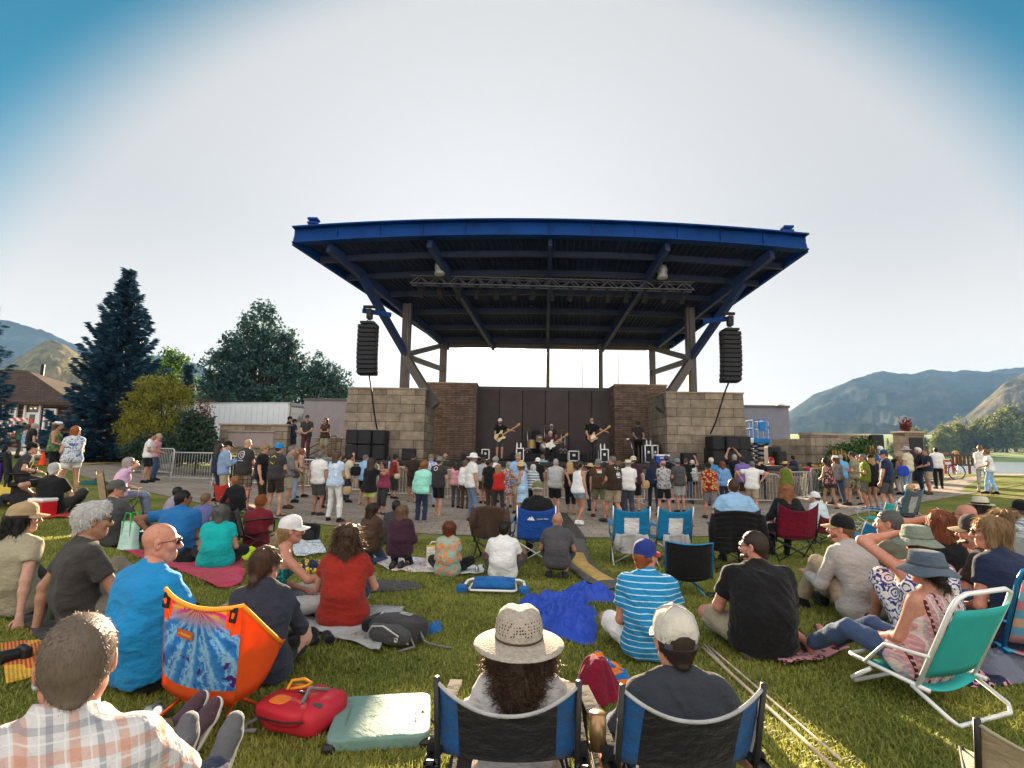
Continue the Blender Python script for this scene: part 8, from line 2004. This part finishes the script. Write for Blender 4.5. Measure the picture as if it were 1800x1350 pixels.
guitar('natural wood electric guitar held by the bald guitarist',f,(.50,.24,.08))
f=person('musician in black shirt and cap playing the steel guitar stand',1122,0,0,185,loc=on_deck(1122,22.2),H=1.78,arms=('keys','keys'),top=('shirt','charcoal'),bot=('pants','black'),hat=('cap','charcoal'),hair=('crop','dkgrey'),beard='dkgrey',glasses=True,hp=15)
def steel():
 p=f.world((0,.42,.98));t=thing('steel_guitar','pedal steel guitar on a folding stand in front of its player','steel guitar',(p[0],p[1],DECK_Z),R(4));MB().box((0,0,.96),(.95,.22,.06),bev=.015).build('body',M_blackp,t);b=MB()
 for x in (-.40,.40):b.tube([(x*.5,0,.0),(x,0,.93)],.016,6);b.tube([(-x*.5,.1,0),(-x*.9,.05,.93)],.012,6)
 b.build('stand_legs',M_alu,t,True);b=MB();b.box((-.52,0,.98),(.12,.1,.05));b.box((.2,0,1.0),(.1,.08,.03));b.build('hardware',M_alu,t)
steel()
f=person('drummer with white hair behind the drum kit',969,0,0,180,pose='chair',loc=(W(969,790,24.3)[0],24.3,DECK_Z+.32),H=1.75,seat=.5,arms=('keys','keys'),top=('tee','charcoal'),bot=('pants','black'),hair=('full','white'),glasses=True)
f=person('guitarist in maroon shirt sitting in front of the drums',968,0,0,178,pose='chair',loc=(W(967,800,22.0)[0],22.0,DECK_Z),H=1.72,seat=.42,arms=((-.45,.35,.82),(.12,.27,.62)),top=('shirt',(.10,.03,.04)),bot=('pants','black'),hair=('full','white'))
guitar('white electric guitar of the seated guitarist',f,(.75,.74,.70),lead=(0,.32,.70))
t=thing('stool','small black stool under the seated guitarist','stool',(W(967,800,22.0)[0],22.0,DECK_Z));b=MB();b.lathe([(.17,.37),(.18,.40),(.17,.42),(0,.42)],16);b.build('seat',M_blackp,t,'auto');b=MB();[b.tube([(0,0,.37),(.2*math.cos(a),.2*math.sin(a),0)],.014,6) for a in (.3,2.4,4.5)];b.build('legs',M_tubed,t,True)
def drums():
 t=thing('drum_kit','gold shelled drum kit with chrome cymbal stands on the riser','drum kit',(W(955,790,23.9)[0],23.7,DECK_Z+.32));mg=mat('champagne_shell',(.45,.33,.12),.3,.3,.1);sk=mat('drum_head',(.7,.7,.68),.5);
 def drum(c,r_,h,rx=0,ry=0,nm='drum'):
  M4=np.array(Matrix.Translation(c) @ Matrix.Rotation(R(rx),4,'X') @ Matrix.Rotation(R(ry),4,'Y'));o=MB().lathe([(r_,-h/2),(r_,h/2)],22,M=M4).build(nm,mg,t,'auto');b=MB()
  for z in (-h/2,h/2):b.lathe([(r_*1.03,z-.015),(r_*1.03,z+.015)],22,M=M4)
  b.build('hoop',M_alu,o,True);MB().lathe([(r_*.98,h/2-.005),(0,h/2-.004)],22,M=M4).build('drum_head',sk,o);return o
 drum((.1,-.25,.28),.28,.42,90,0,'bass_drum');drum((-.2,-.2,.68),.16,.22,25,0,'tom');drum((.25,-.2,.70),.15,.2,25,0,'tom');drum((-.55,.0,.42),.2,.36,0,0,'floor_tom');drum((.62,.1,.55),.18,.14,10,0,'snare_drum')
 for x,y,z,r_ in ((-.75,-.15,1.15,.24),(.05,.1,1.3,.22),(.80,-.1,1.1,.24),(1.0,.2,.85,.18)):
  b=MB();b.tube([(x,y,0.03),(x,y,z)],.014,6);[b.tube([(x,y,.25),(x+.28*math.cos(a),y+.28*math.sin(a),0.01)],.012,5) for a in (.4,2.5,4.6)];b.build('cymbal_stand',M_alu,t,True);M4=np.array(Matrix.Translation((x,y,z)) @ Matrix.Rotation(R(14),4,'X'));MB().lathe([(.0,.03),(.05,.022),(r_,0),(r_,-.004),(0,.02)],24,M=M4).build('cymbal',mat('brass_cymbal',(.60,.45,.15),.25,.9,.1),t,True)
drums()
def case(label,u0,u1,v0,Y,name='road_case',tall=None):
 a,b_=W(u0,v0,Y),W(u1,v0,Y);h=a[2]-DECK_Z;w=b_[0]-a[0];t=thing(name,label,'road case',((a[0]+b_[0])/2,Y,DECK_Z));MB().box((0,0,h/2),(w-.04,.5,h-.03),bev=.01).build('body',M_black,t);b=MB()
 for x in (-w/2,w/2):
  for y in (-.26,.26):b.bar((x,y,.02),(x,y,h),.04)
 for z in (.03,h):
  for y in (-.26,.26):b.bar((-w/2,y,z),(w/2,y,z),.04)
  for x in (-w/2,w/2):b.bar((x,-.26,z),(x,.26,z),.04)
 b.build('edging',M_alu,t);b=MB();b.box((0,-.265,h*.62),(w*.3,.02,.1));b.build('latch',M_galv,t);return t
case('narrow black road case with silver edges beside the bald guitarist',1054,1067,790,21.0);case('double black road case with silver edges by the steel player',1131,1143,783,21.5);case('road case with silver edges at the right of the pair by the steel player',1144,1153,783,21.5,'road_case');case('black amplifier case with silver edges left of the drum kit',908,920,788,21.4);case('low wide silver edged case in front of the drum riser',999,1016,793,22.6);case('small white amplifier case behind the bass player',848,860,790,22.8)
def amp(label,u0,u1,v0,Y):
 a,b_=W(u0,v0,Y),W(u1,v0,Y);h=a[2]-DECK_Z;w=b_[0]-a[0];t=thing('amplifier',label,'amplifier',((a[0]+b_[0])/2,Y,DECK_Z));MB().box((0,0,h/2),(w,.4,h),bev=.03).build('cabinet',M_black,t);MB().box((0,-.205,h*.45),(w*.84,.02,h*.7),bev=.005).build('grille',M_grille,t);b=MB();b.box((0,-.2,h*.9),(w*.8,.03,h*.08));b.build('control_panel',M_grille,t)
amp('black stage monitor beside the left sandstone wall',708,731,788,20.2);amp('black amplifier with a guitar neck behind it at right',1198,1222,796,20.3);amp('small black monitor left of the right subwoofers',1237,1251,787,20.6);amp('black amplifier behind the guitarists beside the backdrop',1166,1176,789,23.2);amp('black equipment crate on the stage right of the blue lift',1346,1368,785,21.0);amp('low black equipment crate at the right end of the stage',1362,1378,793,20.6);amp('black speaker behind the drum kit',935,948,757,24.6)
p=W(1212,800,20.8);t=thing('electric_guitar','guitar standing upright behind the right amplifier','guitar',(p[0],20.8,DECK_Z));b=MB();b.prism([(-.16,.05),(.16,.05),(.19,.25),(.11,.42),(-.11,.42),(-.19,.25)],-.03,.03);b.build('body',mat('guitar_red',(.2,.03,.02),.3),t);b=MB();b.box((0,0,.72),(.05,.03,.62));b.prism([(-.03,1.03),(.03,1.03),(.05,1.2),(-.04,1.22)],-.012,.012);b.build('neck',mat('maple_neck',(.45,.26,.10)),t)
p=on_deck(1163,20.2);cooler('blue cooler with white lid at the front edge of the stage',p,0,.52,.36,.36,mat('cooler_blue',(.01,.06,.32),.4),M_plast)
def mic(label,u,Y,h=1.5):
 t=thing('microphone_stand',label,'microphone',on_deck(u,Y));b=MB();[b.tube([(0,0,.12),(.3*math.cos(a),.3*math.sin(a),.01)],.01,5) for a in (.5,2.6,4.7)];b.tube([(0,0,.1),(0,0,h*.75),(0.05,.25,h)],.012,6);b.build('stand',M_tubed,t,True);MB().tube([(.05,.25,h),(.055,.38,h+.03)],.025,8).build('microphone',M_blackp,t,True)
mic('microphone stand in front of the bald guitarist',1036,20.9,1.62);mic('microphone stand in front of the bass player',868,21.3,1.55);mic('microphone stand by the steel guitar',1112,21.6,1.5)
for u,v,lab in ((815,801,'small stage spotlight glowing magenta left of the sun hat'),(847,803,'small stage spotlight glowing magenta right of the sun hat'),(1079,806,'small stage spotlight glowing magenta behind the big man')):
 P=W(u,v,19.75);t=thing('spotlight',lab,'spotlight',(P[0],19.75,DECK_Z));b=MB();M4=np.array(Matrix.Translation((0,0,.17)) @ Matrix.Rotation(R(100),4,'X'));b.lathe([(.06,-.12),(.10,-.08),(.11,.10),(.10,.12)],14,M=M4);b.box((0,0,.03),(.2,.16,.06));b.build('housing',M_black,t,'auto');MB().lathe([(.0,.118),(.098,.118)],14,M=M4).build('lens',emat('magenta_light',(1,.10,.75),6),t)
for u,lab in ((913,'water bottles standing on the amplifier case'),(1060,'cups and bottles on the narrow road case'),(1141,'cups and bottles on the double road case')):
 v0={913:788,1060:790,1141:783}[u];Y={913:21.4,1060:21.0,1141:21.5}[u];P=W(u,v0,Y);t=thing('bottles',lab,'bottles',(P[0],Y,P[2]+.02))
 for k,x in enumerate((-.1,.06)):MB().lathe([(.03,0),(.032,.14),(.014,.19),(.014,.22),(0,.222)],10).build('bottle',M_plast,t,'auto',loc=(x,0,0))

S=person
S('man in dark tee and cap sitting in the power wheelchair',31,763,0,45,pose='chair',loc=(WCH[0],WCH[1],WCH[2]),H=1.74,seat=.52,arms=('rest','rest'),top=('tee','charcoal'),bot=('shorts','charcoal'),hat=('backcap','black'),hair=('crop','black'))
S('man in white cap and black tee leaning on the red cooler',95,814,907,-15,pose='openknees',arms=((-.34,.02,.38),'knee'),top=('tee','black'),bot=('pants','charcoal'),hat=('cap','ltgrey'),hair=('crop','white'),lean=4,lat=-10)
S('grey haired woman in lavender tee shading her eyes with one hand',205,804,915,45,fem=True,pose='chair',seat=.42,arms=('rest','brow'),top=('tee','lav'),bot=('pants',(.16,.20,.30)),hair=('bob','grey'),glasses=True,loc=gl(207,915),H=1.66)
S('man in grey tee and grey cap propped on one arm',205,845,962,8,pose='openknees',arms=('prop','knee'),top=('tee','dkgrey'),bot=('shorts','dkgrey'),hat=('cap',(.10,.10,.09)),hair=('crop','dkbrown'),glasses=True,lean=-10,skin='pink',hy=45)
S('man with dark hair in lilac grey shirt behind the big blue tee',313,857,925,40,pose='cross',top=('shirt',(.32,.28,.38)),bot=('pants','charcoal'),arms=('lap','lap'),hair=('crop','black'),skin='tan')
S('large man in bright blue tee with his elbow raised',322,863,984,-12,pose='cross',arms=('akimbo','lap'),top=('tee',(.02,.15,.40)),bot=('shorts','khaki'),hair=('crop','black'),skin='brown',g=1.35,glasses=True,hy=40)
S('woman in blue violet tee with a low bun holding food',362,868,945,0,fem=True,pose='cross',arms=('lap','hold'),top=('tee',(.13,.14,.32)),bot=('pants','navy'),hair=('low_pony','ltbrown'))
S('boy with red hair in black shirt sitting with knees up',412,852,925,-55,pose='chair',seat=.30,arms=('knee','knee'),top=('long','black'),bot=('pants','black'),hair=('full','rust'),lean=12)
S('red haired boy in maroon tee sitting on the grass',459,872,965,-5,pose='cross',arms=('lap','lap'),top=('tee','maroon'),bot=('shorts','khaki'),hair=('full','ginger'),sc_lim=(.7,1.2))
S('woman in turquoise tee with grey half bun seen from behind',388,888,1000,-20,fem=True,pose='cross',arms=('lap','hold'),top=('tee','teal'),bot=('pants','black'),hair=('mid','dkgrey'),g=1.3,skin='tan')
S('woman in beige cap and sage tee with dark hair at the left edge',42,885,1082,2,fem=True,pose='openknees',arms=('prop','prop'),top=('tee','beige'),bot=('pants',(.05,.05,.045)),hat=('cap','tan'),hair=('mid','black'),lean=-14,skin='fair',hy=45)
S('white haired man in charcoal tee leaning back on his arm',163,873,1118,35,pose='openknees',arms=((-.24,-.20,.05),'knee'),top=('tee',(.055,.05,.047)),bot=('pants',(.20,.18,.14)),hair=('full','white'),glasses=True,hy=5,lean=-12,skin='tan',g=.9)
S('bald man in bright azure tee and sunglasses turned to the right',283,920,1213,22,pose='cross',arms=('lap','knee'),top=('tee','azure'),bot=('shorts','black'),hair=None,glasses=True,hy=38,skin='pink',g=1.0,lat=-8)
S('woman in navy long sleeved top and black leggings sitting cross legged',468,963,1205,-18,fem=True,pose='cross',arms=('lap','knee'),top=('long',(.035,.04,.06)),bot=('leggings','black'),hair=('low_pony','brown'),glasses=True,hy=35)
S('woman in white cap and teal print tank looking to the right',512,908,1092,60,fem=True,pose='cross',arms=('lap','reach'),top=('tank','dkteal','leopard','teal'),bot=('pants','ltgrey'),hat=('cap','white'),hair=('low_pony','blond'),glasses=True,skin='pink')
S('woman in brick red tee with sunlit curly brown hair',612,922,1103,-10,fem=True,pose='kneesup',arms=('knee','knee'),top=('tee','brick'),bot=('jeans','dkdenim'),hair=('wavy','brown'),g=1.15,skin='fair',shoe='navy',feet=[(-.05,.86,.08,.2,.4,1,0,0,1),(.12,.84,.08,.3,.4,1,0,0,1)])
S('woman with long dark hair in brown top kneeling on the towel',658,898,992,15,fem=True,pose='kneel',arms=('lap','lap'),top=('long','brown'),bot=('jeans','denim'),hair=('long','dkbrown'),skin='tan',hy=50)
S('young man with black hair behind the kneeling women',697,880,960,20,pose='cross',arms=('lap','lap'),top=('tee','charcoal'),bot=('shorts','charcoal'),hair=('crop','black'),skin='brown')
S('woman with long light brown hair in black cardigan kneeling',707,902,1000,0,fem=True,pose='kneel',arms=('lap','hold'),top=('jacket','plum'),bot=('leggings','black'),hair=('long','ltbrown'),skin='tan')
S('woman in pale green floral top with a ribbon down her back',790,923,1014,3,fem=True,pose='cross',arms=('lap','lap'),top=('tee',(.30,.42,.36),'floral','orange'),bot=('capri','black'),hair=('bob','auburn'),skin='fair')
S('man in white polo sitting on the grass with legs apart',886,917,1020,5,pose='openknees',arms=('knee','knee'),top=('tee','white'),bot=('shorts','dkgrey'),hair=('crop','black'),skin='brown',g=1.2,shoe='white')
S('man in camouflage cap and black shirt in the royal blue chair',944,877,0,4,pose='chair',loc=gl(944,990),H=1.74,seat=.38,arms=('rest','rest'),top=('long','black'),bot=('pants','charcoal'),hat=('backcap','olive','khaki'),hair=('crop','grey'),lean=-8)
S('bald man in charcoal tee crouching on the grass',980,902,1019,8,pose='squat',arms=('knee','knee'),top=('tee',(.08,.075,.085)),bot=('shorts','charcoal'),hair=None,skin='tan',shoe='charcoal',lean=10)
S('man in pale blue polo in the chair with the puffer jacket',1297,868,0,15,pose='chair',loc=gl(1297,1000),H=1.82,seat=.44,arms=('rest','rest'),top=('polo',(.28,.48,.70)),bot=('pants','charcoal'),hair=('crop','brown'),g=1.2,skin='pink')
S('woman with big curly auburn hair in the burgundy chair',1380,862,0,10,fem=True,pose='chair',loc=gl(1388,986),H=1.68,seat=.42,arms=('rest','rest'),top=('jacket','black'),bot=('pants','black'),hair=('wavy','rust'),lean=-6)
S('person in white cap and pale blue tee in the small maroon chair',1443,877,0,-20,pose='chair',loc=gl(1443,952),H=1.5,seat=.24,arms=('rest','lap'),top=('tee',(.55,.65,.70)),bot=('shorts','khaki'),hat=('cap','white'),hair=('crop','brown'),hy=-20)
S('small blond child in sunglasses behind the grey lounge chair',1601,852,925,150,pose='cross',arms=('lap','lap'),top=('tee','grey'),bot=('shorts','khaki'),hair=('full','blond'),glasses=True,sc_lim=(.6,1.2))
S('man in black and white cap and pale grey outdoor shirt',1478,905,1095,-16,pose='kneesup',arms=('knee','knee'),top=('long',(.40,.39,.38)),bot=('pants','khaki'),hat=('cap','black','tan'),hair=('crop','ltbrown'),beard='ltbrown',skin='pink',hy=-32,lean=6)
PHONE_MAN=S('man in grey green tee holding up a phone with both hands',1562,893,1080,-25,pose='cross',arms=('phone','phone'),top=('tee',(.13,.14,.10)),bot=('pants','khaki','plaid','grey'),hair=('crop','dkgrey'),skin='pink',hy=-20)
S('woman with auburn hair and black top raising an arm with wristbands',1652,885,1075,25,fem=True,pose='cross',arms=('brow','lap'),top=('tank','black'),bot=('pants','black'),hair=('long','auburn'),skin='pink')
S('woman in sage bucket hat and blue and white printed dress',1610,920,1150,8,fem=True,pose='kneesup',arms=('brow','lap'),top=('dress','white','medallion',(.03,.06,.26)),bot=None,hat=('bucket','sage'),hair=('low_pony','ltbrown'),skin='pink',g=1.15,hy=0)
S('bald man in pale pink shirt and sunglasses at the right',1697,872,1035,-30,pose='cross',arms=('lap','lap'),top=('shirt',(.62,.48,.55)),bot=('shorts','navy'),hair=None,glasses=True,skin='pink')
S('man in grey cap, sunglasses and black tee sitting at the right',1712,881,1120,-32,pose='openknees',arms=('knee','prop'),top=('tee','dkbrown'),bot=('shorts','charcoal'),hat=('cap','charcoal','tan'),hair=('crop','brown'),glasses=True,beard='brown',skin='pink')
S('woman with blond bob, sunglasses and navy tee in the striped chair',1740,898,0,-8,fem=True,pose='chairout',loc=ground(4.05,4.32),sc_lim=(.7,1.15),seat=.13,arms=('lap','rest'),top=('tee','navy'),bot=('jeans','denim'),hair=('bob','dkblond'),glasses=True,hy=-45,skin='pink')
S('person in cream panama hat with dark band',1722,859,985,-20,pose='cross',arms=('lap','lap'),top=('tee','charcoal'),bot=('pants','charcoal'),hat=('fedora','cream','black'),hair=('mid','dkbrown'))
S('woman with messy blond bun and sage tee sitting at the right',1757,870,1068,15,fem=True,pose='cross',arms=('lap','lap'),top=('tee','sage','tiedye','grey','sage'),bot=('jeans','denim'),hair=('bun','dkblond'),skin='pink')
S('man in blue plaid shirt and black cap at the right edge',1796,838,1010,0,pose='kneesup',arms=('knee','knee'),top=('shirt',(.30,.36,.42),'plaid','navy','white'),bot=('shorts','navy'),hat=('cap','black'),hair=('crop','dkgrey'),skin='tan')
S('woman in blue bucket hat and patterned pink top in the turquoise chair',1640,966,0,-18,fem=True,pose='chairout',loc=(BC[0]+.02,BC[1]+.02,BC[2]),H=1.70,seat=.13,arms=('lap','rest'),top=('tank','rose','ethnic'),bot=('jeans','denim'),hat=('bucket',(.09,.12,.16)),hair=('low_pony','dkbrown'),skin='pink',lean=-20,shoe='sandal',g=1.15)
S('man in blue striped polo with a blue and red cap',1135,950,1160,8,pose='cross',arms=('lap','knee'),top=('polo',(.015,.24,.50),'stripes',(.55,.72,.85)),bot=('shorts','white'),hat=('cap',(.02,.04,.22),'red','red'),hair=('short','ginger'),glasses=True,hy=40,skin='pink')
S('heavy man in black tee and pale cargo shorts with sunglasses',1325,935,1152,6,pose='cross',arms=('knee','lap'),top=('tee','black'),bot=('shorts','beige'),hair=('crop','dkbrown'),glasses=True,beard='brown',hy=-48,skin='pink',g=1.5)
S('woman in woven straw hat with long curly brown hair',907,1068,0,0,fem=True,pose='chairout',loc=ground(W(912,1200,2.2)[0],2.26),sc_lim=(.7,1.1),seat=.13,arms=('rest',(.26,.48,.50)),top=('tee',(.55,.52,.50)),bot=('leggings','dkgrey'),hat=('weave',M_straw,'brown'),hair=('curly','brown'),lean=-6,lod=0,feet=[None,(.15,.55,.08,.2,.9,.1,.1,.2,1)])
S('man in white mesh trucker cap and dark slate tee',1183,1066,0,-3,pose='chairout',loc=ground(W(1195,1200,2.16)[0],2.20),sc_lim=(.7,1.1),seat=.10,arms=('rest','rest'),top=('tee',(.04,.045,.055)),bot=('jeans','denim'),hat=('trucker',(.60,.56,.48),(.55,.53,.50),(.08,.07,.10)),hair=('short','dkbrown'),lean=-8,lod=0,skin='pink')
S('man in orange and white plaid shirt nearest the camera',132,1078,0,-20,pose='chairout',loc=(-1.13,1.40,.22),seat=.26,sc_lim=(.8,1.15),hy=-16,arms=('prop',(.34,.34,.46)),top=('shirt',(.62,.60,.60),'plaid',(.55,.22,.12),(.20,.22,.28)),bot=('jeans','dkdenim'),hair=('crop','greybrown'),lean=-4,lod=0,skin='pink',feet=[(.10,.86,.30,.1,.4,1,0,0,1),(.25,.84,.28,.25,.4,1,0,0,1)],shoe=(.13,.14,.16))
S('person in dark jacket and tan trousers cut off by the left edge',10,0,0,40,pose='out',loc=(-2.10,2.10,.24),lean=-20,H=1.78,arms=('lap','thigh'),top=('jacket','charcoal'),bot=('pants',(.22,.16,.10)),hair=('short','dkbrown'),lod=0,feet=[(-.20,.80,.10,.3,.4,1,.1,.1,1),(-.06,.82,.10,.3,.4,1,.1,.1,1)],shoe=(.09,.055,.075))
def hip_bag(label,u,v,Y,m,w=.22,strap=None,name='shoulder_bag'):
 P=W(u,v,Y);t=thing(name,label,'bag',P);bag_part(t,'body',m,[('puff',(0,0,0),(w,.10,w*.9),2)])
 if strap:bag_part(t,'strap',M_blackp,[('tube',[(-w*.3,0,w*.3),(strap[0]*.5,-.03,strap[1]*.5),(strap[0],.05,strap[1])],.012)])
Yw=G(594,919)[1]
hip_bag('tan shoulder bag on the hip of the woman in white',610,862,Yw-.05,cloth('tan'),.22,(-.42,.62));hip_bag('white shoulder bag of the woman in dark red',698,837,G(695,878)[1]-.2,cloth('cream'),.2,(-.25,.5));hip_bag('black jacket carried by the man in light blue',625,828,G(643,889)[1]-.1,cloth('black'),.32,None,'jacket');hip_bag('bright blue pack on the hip of the man in the bucket hat',1587,828,G(1592,872)[1]-.25,cloth((.02,.06,.42)),.42,None,'hip_pack');hip_bag('straw hat held at the hip of the woman in navy',1133,852,G(1147,897)[1]-.1,cloth('straw'),.30,None,'straw_hat')
def phone(label,f,i=1):
 P=f.world((f.wr[0]+f.wr[1])/2+np.array([0,.10,.06]));t=thing('phone',label,'phone',P,f.obj.rotation_euler[2]);MB().box((0,0,0),(.15,.009,.075),bev=.004).build('case',M_blackp,t);MB().box((0,-.0052,0),(.135,.001,.066)).build('screen',mat('phone_screen',(.05,.05,.06),.1),t)
phone('black phone held up by the man in the grey green tee',PHONE_MAN)
def dog():
 P=BENCH;s=SDF();o=np.array([0,0,0.0]);s.rc((0,0,.16),(0,.05,.45),.15,.12,k=.06);s.rc((0,.05,.45),(.02,.10,.62),.10,.08,k=.05);s.rc((.02,.10,.66),(.10,.16,.66),.085,.06,k=.03);s.rc((.10,.16,.65),(.17,.20,.63),.045,.035,k=.02)
 for x in (-1,1):s.rc((x*.07,.12,.35),(x*.07,.16,.03),.05,.035,k=.03);s.rc((x*.12,.02,.12),(x*.14,.14,.05),.09,.05,k=.04);s.rc((x*.14,.14,.04),(x*.14,.24,.03),.035,.03,k=.02);s.rc((.02+x*.075,.06,.70),(.02+x*.10,.06,.60),.025,.03,k=.015)
 s.rc((0,-.12,.08),(.15,-.26,.06),.035,.025,k=.02);s.disp=lambda Q:.006*vnoise(Q*45);v,q=s.mesh(.014);t=raw('dog',v,q,mat('golden_fur',(.42,.24,.11),.9,0,.25,14,.5,90,.01),None,True,loc=(P[0]-.05,27.22,float(T(P[0],27))+.475));tag(t,'golden dog sitting on the dark bench by the lake','dog');t.rotation_euler=(0,0,1.2)
 b=MB();b.lathe([(.088,-.012),(.094,0),(.088,.012)],18,M=np.array(Matrix.Translation((.005,.075,.54))));b.build('collar',cloth('red'),t,True)
dog()

def grass():
 g=np.random.default_rng(5);n=620000
 ang=g.uniform(-.83,.83,n);d=1.05+9.6*g.uniform(0,1,n)**1.55
 x=np.tan(ang)*d;y=d
 low=np.array(PLAZA_LOW);edge=np.interp(x,low[:,0],low[:,1]) if np.all(np.diff(low[:,0])>0) else np.interp(x,np.sort(low[:,0]),low[np.argsort(low[:,0]),1])
 k=(y<edge-.02) & (np.abs(x)<16);x,y,d=x[k],y[k],d[k];n=len(x)
 cl=vnoise(np.c_[x*2.3,y*2.3,np.zeros(n)])+.7*vnoise(np.c_[x*7,y*7,np.ones(n)]);bare=vnoise(np.c_[x*.9,y*.9,np.full(n,4.2)])+.5*vnoise(np.c_[x*3.5,y*3.5,np.full(n,8.2)]);keep=g.uniform(0,1,n)<np.clip(1.05-1.1*np.clip(bare-.35,0,1),.25,1);x,y,d,cl=x[keep],y[keep],d[keep],cl[keep];n=len(x);h=(.021+.013*g.uniform(-1,1,n)+.011*cl)*(1+.04*d);w=.0017+.0006*d
 z=T(x,y);a=g.uniform(0,6.283,n);lean=g.uniform(.3,1.5,n)*h;dx,dy=np.cos(a),np.sin(a);sx,sy=-dy*w,dx*w
 P0=np.stack([x-sx,y-sy,z],1);P1=np.stack([x+sx,y+sy,z],1);m=np.stack([x+dx*lean*.35,y+dy*lean*.35,z+h*.62],1);S_=np.stack([sx,sy,0*sx],1)*.75;P2,P3=m+S_,m-S_;P4=np.stack([x+dx*lean,y+dy*lean,z+h],1);P5=P4+S_*.2
 V=np.stack([P0,P1,P2,P3,P4,P5],1).reshape(-1,3);b=np.arange(n)[:,None]*6;Fq=np.concatenate([b+[0,1,2,3],b+[3,2,5,4]]).astype(np.int32)
 m_=leaf_mat('grass_blade',(.085,.125,.018),(.41,.41,.10),.5,.5,1.1);raw('grass',V,Fq,m_,kind='stuff')
grass()
def haze():
 m=bpy.data.materials.new('haze_air');m.use_nodes=True;nt=m.node_tree;nt.nodes.clear();out=nt.nodes.new('ShaderNodeOutputMaterial');v=nt.nodes.new('ShaderNodeVolumePrincipled')
 v.inputs['Color'].default_value=(.30,.56,.95,1);v.inputs['Density'].default_value=.00017;v.inputs['Anisotropy'].default_value=-0.4;nt.links.new(v.outputs[0],out.inputs['Volume'])
 b=MB();b.box((0,1030,160),(5300,2140,350));o=b.build('haze',m,None,kind='stuff')
haze()
